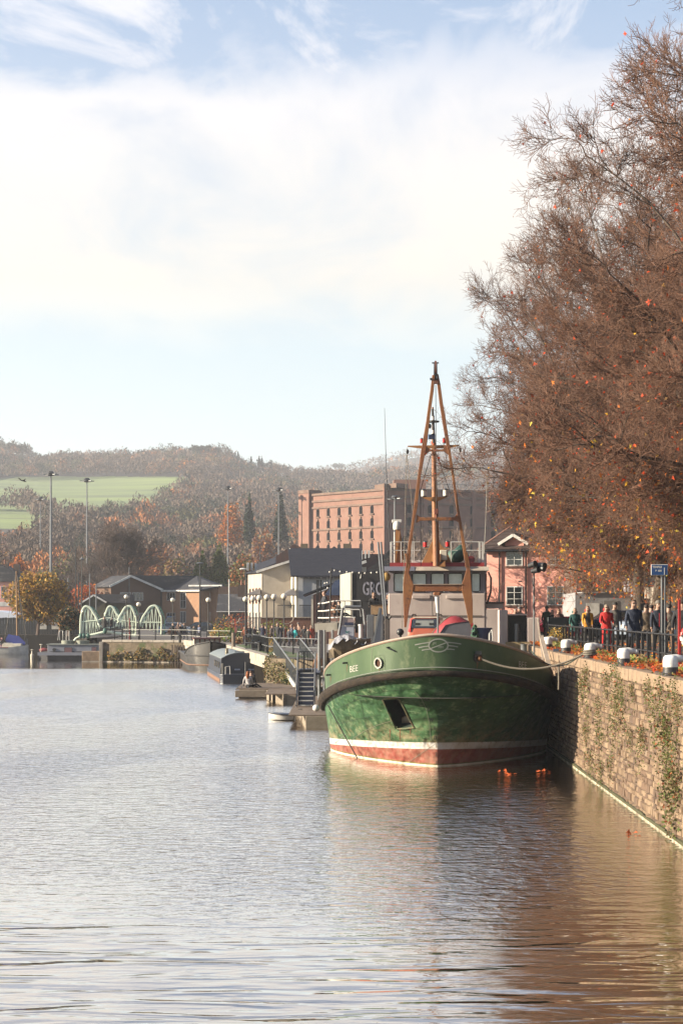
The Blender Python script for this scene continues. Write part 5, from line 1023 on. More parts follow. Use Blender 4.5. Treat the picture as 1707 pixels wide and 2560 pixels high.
dk = MB(); d_ = hull_row(1., off=-.2, zfun=lambda y: 2.6 if y < 3 else 2.1); dk.poly([(x, y, 2.35) for x, y, z in d_]); part(ship, 'deck', dk, mat('deck_paint', (.13, .12, .11), (.09, .08, .07), rough=.9), fix=False)
part(ship, 'transom', MB().prism([(-3.8, -1.3), (3.8, -1.3), (4., 2.3), (-4., 2.3)], 37.95, 38.05), BULM)
# things that sit on the shell: thrown onto it along the line from the quay
BV = BVHTree.FromPolygons([Vector(p) for p in rows_mesh(rows).v], rows_mesh(rows).f); BVB = BVHTree.FromPolygons([Vector(p) for p in bw_.v], bw_.f)
oc = SMI @ Vector((0, 0, HC))
def on(px, py, bv=None, off=.0):
    d = (SMI.to_3x3() @ Vector(((px-VX)/F, 1, -(py-HY)/F))).normalized(); h = (bv or BVB).ray_cast(oc, d)
    if h[0] is None: return None, None
    nn = h[1] if h[1].dot(d) < 0 else -h[1]; return h[0]+nn*off, nn
def on_at(px, py, bv=None, off=.0): return on(px, py, bv, off)[0]
def decal(name, vs, fs, mapf, m, bv=None, off=.012, parent=ship):
    pts = [on_at(*mapf(x, y), bv, off) for x, y in vs]
    fs = [f for f in fs if all(pts[i] is not None for i in f)]
    pts = [p if p is not None else Vector((0, 50, 0)) for p in pts]; mb = MB()._add(pts, fs); return part(parent, name, mb, m, fix=False)
def line2(pts, wd, seg=6):
    """ribbon along 2D pixel points"""
    P = []
    for a, b in zip(pts[:-1], pts[1:]):
        for k in range(seg): P.append((a[0]+(b[0]-a[0])*k/seg, a[1]+(b[1]-a[1])*k/seg))
    P.append(pts[-1]); V = []
    for i, p in enumerate(P):
        a = P[max(i-1, 0)]; b = P[min(i+1, len(P)-1)]; L_ = math.hypot(b[0]-a[0], b[1]-a[1]) or 1; nx, ny = -(b[1]-a[1])/L_, (b[0]-a[0])/L_
        V += [(p[0]+nx*wd/2, p[1]+ny*wd/2), (p[0]-nx*wd/2, p[1]-ny*wd/2)]
    return V, [(2*i, 2*i+1, 2*i+3, 2*i+2) for i in range(len(P)-1)]
EMB = pm('emblem_paint', (.42, .44, .38), .5); I_ = lambda x, y: (x, y)
# crop scale 5.227 px per photo px, origin (960,1380)
def cp_(x, y): return (960+x/5.227, 1380+y/5.227)
em = part(ship, 'emblem', MB(), EMB)
ell = [(cp_(708+124*math.cos(a), 1221+84*math.sin(a))) for a in np.linspace(0, 2*math.pi, 41)]
V, Fq = line2(ell, 3.2, 1); decal('ring', V, Fq, I_, EMB, parent=em)
V, Fq = line2([cp_(606, 1262), cp_(812, 1184)], 2.6); decal('bar', V, Fq, I_, EMB, parent=em)
for a, b in (((402, 1214), (600, 1180)), ((450, 1250), (580, 1230)), ((492, 1284), (606, 1268)), ((812, 1178), (1002, 1202)), ((832, 1222), (962, 1240)), ((812, 1268), (920, 1276))):
    V, Fq = line2([cp_(*a), cp_((a[0]+b[0])/2, (a[1]+b[1])/2-3), cp_(*b)], 2.7); decal('wing', V, Fq, I_, EMB, parent=em)
def letters(s, size, px, py, m, bv=None, slope=0., parent=ship, name='lettering', sx=1., bold=0.):
    vs, fs = text_geo(s, size, bold); tri = []
    vs2 = vs; return decal(name, vs2, fs, lambda x, y: (px+x*sx, py-y+x*slope), m, bv, .014, parent)
letters('JM', 8, *cp_(656, 1208), EMB, parent=em); letters('MM', 8, *cp_(738, 1258), EMB, parent=em)
WL = pm('lettering_white', (.60, .60, .52), .6)
letters('BEE', 22, 885, 1679, WL, slope=-.12, sx=.62, bold=.01); letters('BEE', 22, 1305, 1669, WL, slope=.10, sx=.62, bold=.01)
# porthole
p0, pn = on(*PORT); 
def disc(r0, r1, d0, d1, nn, c, seg=20):
    nn = nn.normalized(); a = nn.cross(UP).normalized(); b = a.cross(nn); mb = MB(); vs = []
    for k, (r, d) in enumerate(((r0, d1), (r1, d1), (r1, d0), (r0, d0))): vs += [c+nn*d+a*(r*math.cos(2*math.pi*i/seg))+b*(r*math.sin(2*math.pi*i/seg)) for i in range(seg)]
    mb._add(vs, [(k*seg+i, k*seg+(i+1) % seg, ((k+1) % 4)*seg+(i+1) % seg, ((k+1) % 4)*seg+i) for k in range(4) for i in range(seg)]); return mb
pt = part(ship, 'porthole', disc(.135, .185, -.02, .07, pn, p0), pm('bare_metal', (.45, .45, .40), .4, .3), True)
part(pt, 'porthole_glass', disc(.0, .14, -.01, .012, pn, p0), pm('porthole_glass', (.10, .035, .015), .1)); 
V, Fq = line2([(937, 1640), (960, 1637), (962, 1673), (938, 1678), (937, 1640)], 1.0, 4); decal('porthole_frame', V, Fq, I_, BULM, off=.02)
# anchor pocket
ap = [on(x, y, BV) for x, y in ANCH]; apn = sum((q[1] for q in ap), Vector())/len(ap); rim = [q[0]+q[1]*.0 for q in ap]
an = part(ship, 'anchor_pocket', MB()._add(rim+[p-apn.normalized()*.55+Vector((0, .3, 0)) for p in rim], [(i, (i+1) % len(rim), len(rim)+(i+1) % len(rim), len(rim)+i) for i in range(len(rim))]+[tuple(range(len(rim), 2*len(rim)))]), mat('pocket_paint', (.035, .07, .045), (.05, .05, .05), rough=.6), fix=False)
part(an, 'pocket_rim', MB().tube([p+n_*.0 for p, n_ in ap], .034, 6, closed=True), mat('rim_paint', (.07, .15, .07), (.3, .2, .1), scale=3), True)
part(an, 'stain', MB()._add([on_at(x, y, BV, .0)-apn.normalized()*.3 for x, y in ((992, 1806), (1018, 1800), (1030, 1819), (992, 1821))], [(0, 1, 2, 3)]), mat('pocket_scum', (.35, .33, .28), (.2, .12, .08), scale=4), fix=False)
# draught marks, weld lines, seams
for s, x, y in (('XX', 1067, 1752), ('X', 1071, 1777), ('W', 1078, 1804), ('II', 1086, 1824), ('D', 1088, 1848), ('1', 1091, 1868), ('3', 1090, 1890), ('1', 1091, 1911)): letters(s, 13, x, y, pm('mark_black', (.02, .025, .02), .6), BV, sx=.8, bold=.3, name='draught_mark')
SEAM = pm('weld_seam', (.26, .30, .20), .5)
V, Fq = line2([(1036, 1727), (1054, 1748), (1066, 1775), (1073, 1810), (1077, 1852)], 1.3); decal('weld_seam', V, Fq, I_, SEAM, BV)
for L_ in ([(883, 1846), (910, 1828), (945, 1812), (978, 1802)], [(838, 1858), (866, 1834)], [(1022, 1905), (1060, 1878), (1094, 1855)]): V, Fq = line2(L_, .9); decal('weld_seam', V, Fq, I_, pm('weld_seam_light', (.40, .38, .28), .5), BV)
for x, y0, y1 in ((930, 1617, 1690), (1037, 1640, 1672)): V, Fq = line2([(x, y0+3), (x-2, y1-12)], .8); decal('plate_seam', V, Fq, I_, SEAM)
V, Fq = line2([(1299, 1862), (1306, 1853)], 1.6); decal('scrape', V, Fq, I_, WL, BV)
RST = mat('rust_streak', (.34, .15, .06), (.22, .10, .05), scale=6, rough=.8)
for x, y0, ln, wd in ((975, 1823, 26, 3), (1000, 1824, 34, 2.4), (1026, 1822, 20, 2), (948, 1672, 14, 1.6), (1192, 1655, 22, 2.2), (1195, 1654, 14, 1.2), (868, 1662, 20, 1.2), (827, 1692, 18, 1.4)):
    bv_ = BV if y0 > 1730 else None; V, Fq = line2([(x, y0), (x-1, y0+ln*.6), (x-1.5, y0+ln)], wd); V = [(a+(x-a)*.5*(k//2)/6, b) for k, (a, b) in enumerate(V)]; decal('rust_streak', V, Fq, I_, RST, bv_, off=.008)
for pl in ([(840, 1775), (900, 1745), (960, 1728), (1040, 1722), (1092, 1722)], [(845, 1810), (905, 1795), (950, 1788)], [(1020, 1800), (1060, 1796), (1092, 1796)], [(900, 1745), (912, 1800), (925, 1850)], [(1095, 1796), (1160, 1792), (1230, 1782)], [(1180, 1730), (1178, 1790), (1172, 1850)]): V, Fq = line2(pl, .8); decal('plate_seam', V, Fq, I_, pm('dark_seam', (.03, .06, .03), .6), BV, off=.006)
# freeing port near the left end and small fittings
V, Fq = line2([(833, 1728), (840, 1722), (856, 1716)], 6.5); decal('freeing_port', V, Fq, I_, DARK)
def fit(px, py, r=.05, name='eye_fitting'):
    p, n_ = on(px, py)
    if p: part(ship, name, MB().tube([p, p+n_*.14], r, 8).sphere(tuple(p+n_*.15), r*1.25, 8, 6), BLACK, True)
for x, y in ((868, 1657), (827, 1687)): fit(x, y, .03)
p, n_ = on(972, 1618); part(ship, 'bracket', MB().tube([p, p+n_*.15+Vector((.02, 0, 0)), p+n_*.2+Vector((.34, -.02, -.13))], .022, 6), BLACK)
p, n_ = on(1192, 1644); fl = part(ship, 'fairlead', disc(.07, .15, -.02, .1, n_, p), BLACK, True); part(fl, 'chain_end', MB().sphere(tuple(p+n_*.1+Vector((.03, 0, -.02))), .085, 8, 6), mat('orange_rust', (.35, .14, .04), (.2, .1, .05), scale=8)); part(fl, 'hood', MB().box(tuple(p+n_*.08+Vector((0, 0, .16))), (.2, .2, .1)), BLACK)
# ropes of the ship
bol = Vector((wallx(53.9)+.24, 53.9, ZQ+.12)); FW = SM @ (p+n_*.12)
def rope(name, label, a, b, sag, r, m, n=20, parent=None):
    a, b = Vector(a), Vector(b); pts = []
    for i in range(n+1):
        t = i/n; q = a.lerp(b, t); q.z -= sag*4*t*(1-t); pts.append(q-a)
    return solo(name, MB().tube(pts, r, 7), m, label, 'rope', a, smooth=True)
rope('mooring_rope', 'thick grey mooring rope from the bow fairlead sagging across to the bollard', FW, bol+Vector((-.2, 0, 0)), .42, .033, ROPE)
rope('mooring_rope', 'dark green mooring rope from the side rail to the bollard, above the thick one', SM @ S(1325, 1625, 6), bol+Vector((-.2, .1, .05)), .5, .022, pm('green_rope', (.03, .06, .04), .8))
solo('rope_loops', MB().tube([(bol.x+.2*math.cos(a), bol.y+.2*math.sin(a), bol.z-.05+.03*a/3) for a in np.linspace(0, 18, 60)], .028, 6), ROPE, 'turns of grey rope wound round the foot of the bollard', 'rope', smooth=True)
rope('mooring_rope', 'thin dark rope running down the sunlit side of the bow into the water', SM @ on_at(826, 1760, BV, .1), SM @ on_at(913, 1901, BV, .22), .02, .02, ROPED)
solo('fender_rope', MB().tube([(0, 0, 0), (.01, 0, -.5), (0, .0, -.75)], .03, 7), ROPE, 'short rope end hanging from the mooring line beside the wall', 'rope', FW.lerp(bol, .72)-Vector((0, 0, .36)), smooth=True)
# ------------------------------------------------------------------ deck house and crane frame
HW = mat('house_paint', (.68, .575, .52), (.60, .49, .45), scale=.8, rough=.6, c3=(.50, .38, .30), s3=1.6, t3=(.6, .8), st=(1, 1, .5), bump=.15); HG = mat('house_grey_paint', (.38, .34, .38), (.33, .29, .33), scale=1.5, rough=.6)
RUST = mat('rusty_orange_paint', (.42, .17, .045), (.30, .095, .03), scale=.9, rough=.6, c3=(.09, .035, .02), s3=2.6, t3=(.54, .70), bump=.5, bscale=14, detail=9)
RUSTD = mat('dark_rust', (.13, .045, .035), (.24, .09, .05), scale=1.5, rough=.75, c3=(.05, .025, .03), s3=3., bump=.5)
ORNG = mat('orange_paint', (.56, .27, .09), (.48, .21, .07), scale=2, rough=.6, c3=(.2, .1, .05), s3=5, t3=(.62, .74))
YH = 30.0   # front of the house, metres aft of the bow
def rect(px0, px1, py0, py1, yl): a = S(px0, py1, yl); b = S(px1, py0, yl); return a.x, b.x, a.z, b.z
hs = part(ship, 'deck_house', MB(), HW)
x0, x1, z0, z1 = rect(970, 1213, 1398, 1665, YH)
ztopw = S(1090, 1434, YH).z; zmid = S(1090, 1483, YH).z
z_lo = 2.0
part(hs, 'house_front', MB().bx(x0, x1, YH, YH+7, z_lo, zmid), HW, bev=.06)
xl2, xr2 = S(940, 1600, YH).x, S(1290, 1500, YH).x
part(hs, 'lower_house', MB().bx(S(962, 1600, YH).x, x0-.005, YH+.02, YH+9, z_lo, S(0, 1546, YH).z).bx(x1+.005, S(1249, 1500, YH).x, YH+.02, YH+9, z_lo, S(0, 1522, YH).z), HW, bev=.04)
part(hs, 'side_box', MB().bx(x1+.01, S(1258, 1500, YH).x, YH+.6, YH+4, S(0, 1521, YH).z, S(0, 1509, YH).z), HW); part(hs, 'side_lid', MB().bx(x1, S(1260, 1500, YH).x, YH+.5, YH+4.1, S(0, 1509, YH).z, S(0, 1505, YH).z), BLACK)
part(hs, 'knee_band', MB().bx(x0-.3, x1-.2, YH-.04, YH, S(0, 1541, YH).z, S(0, 1538, YH).z), mat('stain', (.2, .16, .14), (.25, .2, .18)))
# bridge windows: wall with real openings made of piers, sill and header
wz0, wz1 = S(0, 1482, YH).z, S(0, 1433, YH).z; yb_ = YH+.02
wins = [(984, 1015), (1030, 1065), (1077, 1110), (1120, 1156), (1178, 1199)]
xs_ = [x0+.01]+[v for a, b in wins for v in (S(a, 1450, YH).x, S(b, 1450, YH).x)]+[x1-.01]
wf = MB().bx(x0+.01, x1-.01, yb_, yb_+.1, zmid, wz0+.03).bx(x0+.01, x1-.01, yb_, yb_+.1, wz1-.02, S(0, 1424, YH).z)
for i in range(0, len(xs_), 2): wf.bx(xs_[i], xs_[i+1], yb_, yb_+.1, wz0+.03, wz1-.02)
part(hs, 'bridge_front', wf, HG); part(hs, 'bridge_sides', MB().bx(x0+.01, x0+.1, yb_+.1, YH+5.5, zmid, ztopw+.0).bx(x1-.1, x1-.01, yb_+.1, YH+5.5, zmid, wz0+.1).bx(x0+.1, x1-.1, YH+5.4, YH+5.5, zmid, wz0+.2), HG)
GREEN_G = pm('bridge_glass', (.80, .92, .86), .08, spec=.8)  # pale colour stands in for daylight seen through the panes
for a, b in wins:
    xa, xb = S(a, 1450, YH).x, S(b, 1450, YH).x; w_ = part(hs, 'window_frame', MB().tube([(xa+.06, yb_-.02, wz0+.05), (xb-.06, yb_-.02, wz0+.05), (xb, yb_-.02, wz0+.12), (xb, yb_-.02, wz1-.1), (xb-.06, yb_-.02, wz1-.03), (xa+.06, yb_-.02, wz1-.03), (xa, yb_-.02, wz1-.1), (xa, yb_-.02, wz0+.12)], .03, 6, closed=True), DARK, True)
for a, b in wins: xa, xb = S(a, 1450, YH).x, S(b, 1450, YH).x; part(hs, 'window_pane', MB().bx(xa, xb, yb_+.04, yb_+.05, wz0+.03, wz1-.02), GREEN_G)
ins = part(hs, 'chart_desk', MB().bx(x0+.4, x1-.4, YH+1.2, YH+2, zmid, zmid+.35), HG)
# roof
rz0, rz1, rz2 = S(0, 1428, YH-.4).z, S(0, 1418, YH-.4).z, S(0, 1408, YH-.4).z; xa, xb = S(966, 1420, YH-.4).x, S(1222, 1420, YH-.4).x
part(hs, 'roof_visor', MB().prismx([(YH-.55, rz0), (YH+6, rz0+.05), (YH+6, rz1), (YH-.35, rz1)], xa-.1, xb), mat('visor_paint', (.62, .54, .44), (.5, .43, .36), scale=2)); part(hs, 'visor_patch', MB().prismx([(YH-.58, rz0-.01), (YH-.56, rz0), (YH-.38, rz1+.01), (YH-.40, rz1)], xa-.12, S(1036, 1420, YH-.4).x), pm('grey_blue_paint', (.24, .24, .30), .5))
part(hs, 'roof_band', MB().prismx([(YH-.34, rz1+.005), (YH+6, rz1+.005), (YH+6, rz2), (YH-.30, rz2)], S(974, 1412, YH-.4).x, S(1210, 1412, YH-.4).x), mat('red_band', (.42, .03, .03), (.34, .03, .03), rough=.5))
zr_ = rz2
# roof railing
rm = part(hs, 'roof_rail', MB(), STEEL)
ry = YH+.2
for a, b in ((977, 1050), (1126, 1206)):
    for py in (1355, 1376): 
        part(rm, 'rail', MB().tube([S(a, py, ry), S(b, py, ry)], .022, 6), WHITE)
for px in (977, 983, 1002, 1029, 1034, 1127, 1160, 1198, 1206): part(rm, 'stanchion', MB().beam(Vector((S(px, 1400, ry).x, ry, zr_)), S(px, 1355, ry), .05 if px not in (977, 1198, 1206) else .10), WHITE)
for py in (1360, 1380): part(rm, 'rail', MB().tube([S(977, py, ry)+Vector((0, y, 0)) for y in (0, 5)], .022, 6), WHITE)
# radar post
rp = part(hs, 'radar_post', MB().beam(Vector((S(996, 1400, YH+1.2).x, YH+1.2, zr_)), S(994, 1323, YH+1.2), .36, .3, w2=.22, h2=.2), ORNG); part(rp, 'brace', MB().beam(S(1008, 1400, YH+1.2), S(999, 1328, YH+1.2), .07), ORNG)
part(rp, 'radar_dome', MB().lathe([(.18, 0), (.2, .1), (.19, .32), (.1, .42)], 14, tuple(S(992, 1324, YH+1.2))), WHITE, True); part(rp, 'radar_scanner', MB().box(tuple(S(991.5, 1303, YH+1.2)), (.5, .14, .16)), WHITE, bev=.02)
part(rp, 'aerial', MB().tube([S(987, 1298, YH+1.2), S(987, 1243, YH+1.2)], .035, 6).sphere(tuple(S(987, 1242, YH+1.2)), (.16, .16, .05), 12, 6), STEEL)
part(rp, 'side_post', MB().tube([Vector((S(986, 1400, YH+1).x, YH+1, zr_)), S(986, 1330, YH+1)], .04, 6), WHITE); part(hs, 'whip_aerial', MB().tube([S(979, 1400, YH+.5), S(970, 1300, YH+.5), S(965, 1160, YH+.5), S(961, 1020, YH+.5)], [.03, .024, .018, .01], 5), DARK)
part(hs, 'whip_aerial', MB().tube([S(1209, 1390, YH+.6), S(1214, 1290, YH+.6), S(1217, 1180, YH+.6)], .014, 5), STEEL)
part(hs, 'searchlight', MB().lathe([(.19, 0), (.2, .14), (.1, .2)], 14, tuple(S(1177, 1399, YH)), 'Y').tube([S(1177, 1402, YH)+Vector((0, .1, 0)), Vector((S(1177, 1402, YH).x, YH+.1, zr_))], .03, 6), pm('dark_red', (.25, .02, .03), .4), True)
tarp = MB().sphere((0, 0, 0), (.55, .4, .42), 18, 12); tarp.v = [(x*(1+.12*math.sin(7*z+5*x)), y, z*(1+.12*math.sin(9*x))+.1*math.sin(6*x)) for x, y, z in tarp.v]
solo('tarpaulin_bundle', tarp, mat('green_tarp', (.03, .13, .09), (.02, .08, .06), scale=3, rough=.6, bump=.5), 'dark green tarpaulin bundle lying on the wheelhouse roof behind the railing', 'tarpaulin', SM @ (S(1143, 1388, YH+.5)), smooth=True)
part(hs, 'roof_locker', MB().bx(S(1028, 1400, YH).x, S(1056, 1400, YH).x, YH+1, YH+1.6, zr_, zr_+.15), WHITE)
# front details of the wheelhouse
for a, b in ((1030, 1075), (1115, 1160)): part(hs, 'wiper_box', MB().bx(S(a, 1490, YH).x, S(b, 1490, YH).x, YH-.08, YH-.004, S(0, 1497, YH).z, S(0, 1488, YH).z), HW, bev=.02)
part(hs, 'conduit', MB().tube([S(1079, 1480, YH-.05), S(1081, 1543, YH-.05)], .02, 5), DARK)
part(hs, 'side_lamp', MB().sphere(tuple(S(966, 1442, YH-.2)), (.2, .15, .22), 10, 8), mat('yellow_float', (.55, .38, .10), (.4, .2, .06), scale=4), True)
part(hs, 'side_ladder', MB().tube([S(1218, 1505, YH+.2), S(1226, 1480, YH+.2), S(1227, 1445, YH+.2), S(1220, 1430, YH+.2)], .05, 6).tube([S(1214, 1500, YH+.3), S(1214, 1435, YH+.3)], .03, 6), DARK)
part(hs, 'osb_panel', MB().bx(S(926, 1530, YH).x, x0-.02, YH+.5, YH+.56, S(0, 1536, YH).z, S(0, 1512, YH).z), mat('chipboard', (.52, .36, .20), (.36, .22, .12), scale=9, rough=.9)); part(hs, 'osb_trim', MB().bx(S(925, 1530, YH).x, x0-.02, YH+.45, YH+.5, S(0, 1512, YH).z, S(0, 1509, YH).z), BLACK)
# starboard deckhouse with dark opening, white column of gear at the ship's side
YS = 24.
part(ship, 'deck_locker', MB().bx(S(1317, 1600, YS).x, S(1348, 1600, YS).x, YS, YS+3, 2, S(0, 1544, YS).z), HW, bev=.04); part(ship, 'doorway', MB().bx(S(1267, 1600, YS).x, S(1317, 1600, YS).x-.01, YS+.9, YS+1, 2, S(0, 1538, YS).z), BLACK)
part(ship, 'deck_locker', MB().bx(S(1249, 1600, YS).x, S(1269, 1600, YS).x, YS+.1, YS+3, 2, S(0, 1525, YS).z), HW, bev=.04); part(ship, 'exhaust_stack', MB().tube([S(1291, 1640, YS+.3), S(1291, 1559, YS+.3)], .12, 12), STEEL, True); part(ship, 'locker_hood', MB().bx(S(1266, 1600, YS).x, S(1319, 1600, YS).x, YS+.2, YS+1.3, S(0, 1538, YS).z, S(0, 1535, YS).z), HW)
part(ship, 'inner_bulkhead', MB().bx(S(1262, 1600, YS).x, S(1350, 1600, YS).x, YS-.3, YS-.25, 2, S(0, 1603, YS).z), pm('yellow_cream', (.50, .38, .20), .7))
part(ship, 'boarding_ladder', MB().beam(S(1352, 1590, 9), S(1378, 1690, 7), .16, .06).beam(S(1343, 1545, 12), S(1357, 1660, 8), .05), mat('pale_plank', (.6, .5, .42), (.5, .4, .3), scale=4)); part(ship, 'fender_board', MB().bx(S(1383, 1600, 9).x-.02, S(1398, 1600, 9).x, 8.9, 9.0, .9, S(0, 1620, 9).z), pm('blue_grey', (.12, .15, .22), .6))
bd = part(ship, 'deck_bitts', MB().lathe([(.12, 0), (.12, .45), (.14, .5)], 12, (0, 0, 0)), STEEL, True); bd.location = S(1309, 1645, 6)
part(ship, 'fire_hose_frame', MB().tube([S(1223, 1606, 10), S(1223, 1585, 10), S(1229, 1574, 10), S(1231, 1605, 10)], .03, 6), WHITE)
# spotlight pole on starboard side
sp_ = part(ship, 'lamp_pole', MB().tube([S(1334, 1640, 14), S(1334, 1440, 14)], .035, 8), STEEL, True); part(sp_, 'cable', MB().tube([S(1334+1.5*math.sin(i*1.1)+(4*math.sin(i*.35) if i > 12 else 0), 1540-i*6, 13.95) for i in range(17)], .02, 5), BLACK)
for i, (a, b) in enumerate((((1322, 1415), (1338, 1409)), ((1338, 1416), (1360, 1422)), ((1330, 1428), (1346, 1424)), ((1345, 1412), (1361, 1414)))): part(sp_, 'spotlight', MB().tube([S(*a, 13.9), S(*b, 13.6)], [.10, .13], 10), BLACK, True)
part(sp_, 'bracket', MB().beam(S(1334, 1442, 14), S(1334, 1412, 14), .06), DARK)
# jackstaff with white head at the bow, small details
js = part(ship, 'jackstaff', MB().tube([S(1094, 1586, 1.3), S(1094, 1530, 1.3)], .03, 8), STEEL, True); part(js, 'white_sleeve', MB().tube([S(1094, 1532, 1.3), S(1092, 1492, 1.3)], [.05, .075], 10), WHITE, True); part(js, 'head_block', MB().box(tuple(S(1092, 1484, 1.3)), (.16, .16, .12)).sphere(tuple(S(1086, 1484, 1.3)), .05, 8, 6).sphere(tuple(S(1099, 1484, 1.3)), .05, 8, 6), RUST)
# A frame crane
YA_ = 23.5
def A(px, py, d=0): return S(px, py, YA_+d)
af = part(ship, 'crane_frame', MB(), RUST)
def leg(pts, wds, dep, m, name='frame_leg'):
    mb = MB()
    for i in range(len(pts)-1): 
        s = YA_/F*1.0; k = (54+YA_)/F
        mb.beam(A(*pts[i]), A(*pts[i+1]), dep, wds[i]*k, up=(1, 0, 0), w2=dep, h2=wds[i+1]*k)
    return part(af, name, mb, m, bev=.015)
def plate(pl, th, m, name, d=0, lab=None):
    a = [A(x, y, d) for x, y in pl]; b = [A(x, y, d+th) for x, y in pl]; n_ = len(pl)
    return part(af, name, MB()._add(a+b, [tuple(range(n_)), tuple(range(n_, 2*n_))[::-1]]+[(i, n_+i, n_+(i+1) % n_, (i+1) % n_) for i in range(n_)]), m, bev=.015, label=lab)
# crop 6: scale 4.357, origin (960,880); crop 7: 5.227 at (960,1380)
c6 = lambda x, y: (960+x/4.357, 880+y/4.357)
plate([c6(522, 250), c6(555, 250), c6(540, 420), c6(500, 700), c6(470, 980), c6(440, 1130), c6(400, 1350), c6(360, 1700), c6(330, 1850), c6(295, 2120), c6(275, 2352), c6(232, 2352), c6(262, 2090), c6(300, 1850), c6(345, 1500), c6(400, 1080), c6(455, 760), c6(500, 430)], .32, RUST, 'frame_leg')
plate([c6(572, 240), c6(590, 240), c6(612, 350), c6(640, 560), c6(680, 800), c6(715, 1020), c6(760, 1320), c6(800, 1620), c6(840, 1850), c6(885, 2120), c6(925, 2352), c6(885, 2352), c6(850, 2120), c6(808, 1850), c6(770, 1600), c6(735, 1350), c6(700, 1130), c6(672, 1000), c6(630, 750), c6(600, 560), c6(575, 350)], .32, RUST, 'frame_leg')
plate([cp_(268, 20), cp_(330, 20), cp_(345, 200), cp_(322, 270), cp_(385, 430), cp_(372, 540), cp_(330, 720), cp_(305, 880), cp_(290, 985), cp_(262, 985), cp_(258, 860), cp_(252, 640), cp_(248, 420), cp_(268, 260), cp_(290, 120)], .42, RUST, 'frame_foot')
plate([cp_(1060, 0), cp_(1085, 0), cp_(1120, 170), cp_(1135, 400), cp_(1155, 640), cp_(1158, 900), cp_(1156, 1110), cp_(1130, 1110), cp_(1100, 900), cp_(1060, 700), cp_(1015, 510), cp_(1010, 425), cp_(1045, 330), cp_(1075, 220)], .42, RUST, 'frame_foot')
plate([cp_(375, 430), cp_(1025, 420), cp_(1025, 512), cp_(375, 515)], .38, RUST, 'cross_beam', .02)
plate([cp_(380, 421), cp_(1020, 416), cp_(1020, 430), cp_(380, 431)], .5, mat('bare_edge', (.55, .42, .3), (.4, .28, .2), scale=5), 'beam_edge', -.03)
plate([c6(455, 1020), c6(500, 1060), c6(640, 1060), c6(672, 1010), c6(700, 1040), c6(700, 1125), c6(650, 1085), c6(490, 1085), c6(440, 1130), c6(445, 1060)], .26, RUST, 'cross_beam', .03)
plate([c6(355, 1770), c6(395, 1800), c6(760, 1800), c6(798, 1755), c6(812, 1860), c6(770, 1835), c6(395, 1838), c6(345, 1865)], .26, RUST, 'cross_beam', .03)
plate([c6(540, 290), c6(585, 285), c6(592, 350), c6(534, 350)], .3, RUSTD, 'head_plate', -.02)
hd = plate([c6(540, 125), c6(546, 125), c6(548, 262), c6(538, 262)], .3, DARK, 'sheave_cheek'); plate([c6(572, 125), c6(578, 125), c6(580, 262), c6(570, 262)], .3, DARK, 'sheave_cheek')
part(af, 'sheave', MB().lathe([(.42, -.05), (.42, .05)], 14, tuple(A(558, 0, 0)*0+A(*c6(559, 195), .15)), 'X'), RUSTD, True); part(af, 'sheave', MB().lathe([(.36, -.05), (.36, .05)], 14, tuple(A(*c6(559, 240), .15)), 'X'), DARK, True)
part(af, 'top_bar', MB().tube([A(*c6(520, 119)), A(*c6(594, 119))], .035, 6), BLACK); part(af, 'pulley_eye', MB().tube([A(*c6(498, 295)), A(*c6(516, 295))], .06, 6), DARK)
# inner mast behind the frame, yards, lights
ms = part(ship, 'mast', MB().tube([A(*c6(570, 2330), 2), A(*c6(548, 1540), 2), A(*c6(540, 1080), 2), A(*c6(528, 600), 2)], [.17, .13, .11, .04], 10), RUST, True)
part(ms, 'upper_mast', MB().tube([A(*c6(538, 1000), 1.9), A(*c6(526, 620), 1.9)], .055, 8), DARK, True)
part(ms, 'yard', MB()._add([A(*c6(x, y), 1.6+d) for d in (0, .16) for x, y in ((256, 1020), (818, 1010), (818, 1024), (700, 1050), (400, 1052), (256, 1034))], [(0, 1, 2, 3, 4, 5), (11, 10, 9, 8, 7, 6)]+[(i, 6+i, 6+(i+1) % 6, (i+1) % 6) for i in range(6)]), ORNG)
part(ms, 'yard', MB()._add([A(*c6(x, y), 1.6+d) for d in (0, .16) for x, y in ((400, 1582), (695, 1575), (600, 1620), (545, 1632), (500, 1622))], [(0, 1, 2, 3, 4), (9, 8, 7, 6, 5)]+[(i, 5+i, 5+(i+1) % 5, (i+1) % 5) for i in range(5)]), ORNG)
REDL = pm('red_lamp_glass', (.7, .01, .01), .25); WHL = mat('white_lamp_glass', (.8, .78, .72), (.7, .66, .6), scale=5, rough=.2)
for nm, m, x, y, r in (('red_lamp', REDL, 408, 968, .075), ('red_lamp', REDL, 653, 966, .08), ('red_lamp', REDL, 447, 2098, .095), ('red_lamp', REDL, 689, 2094, .095), ('white_lamp', WHL, 429, 1540, .115), ('white_lamp', WHL, 668, 1535, .115), ('white_lamp', WHL, 530, 722, .075), ('white_lamp', WHL, 531, 870, .075)):
    lm = part(ms, nm, MB().lathe([(r, -r*1.2), (r, r*1.2)], 12, tuple(A(*c6(x, y), 1.4))), m, True); part(ms, 'lamp_cage', MB().lathe([(r*1.15, -r*1.5), (r*1.15, -r*1.15)], 12, tuple(A(*c6(x, y), 1.4))), DARK, True); part(ms, 'lamp_cap', MB().lathe([(r*1.1, r*1.15), (r*1.05, r*1.5), (.02, r*1.9)], 12, tuple(A(*c6(x, y), 1.4))), DARK, True)
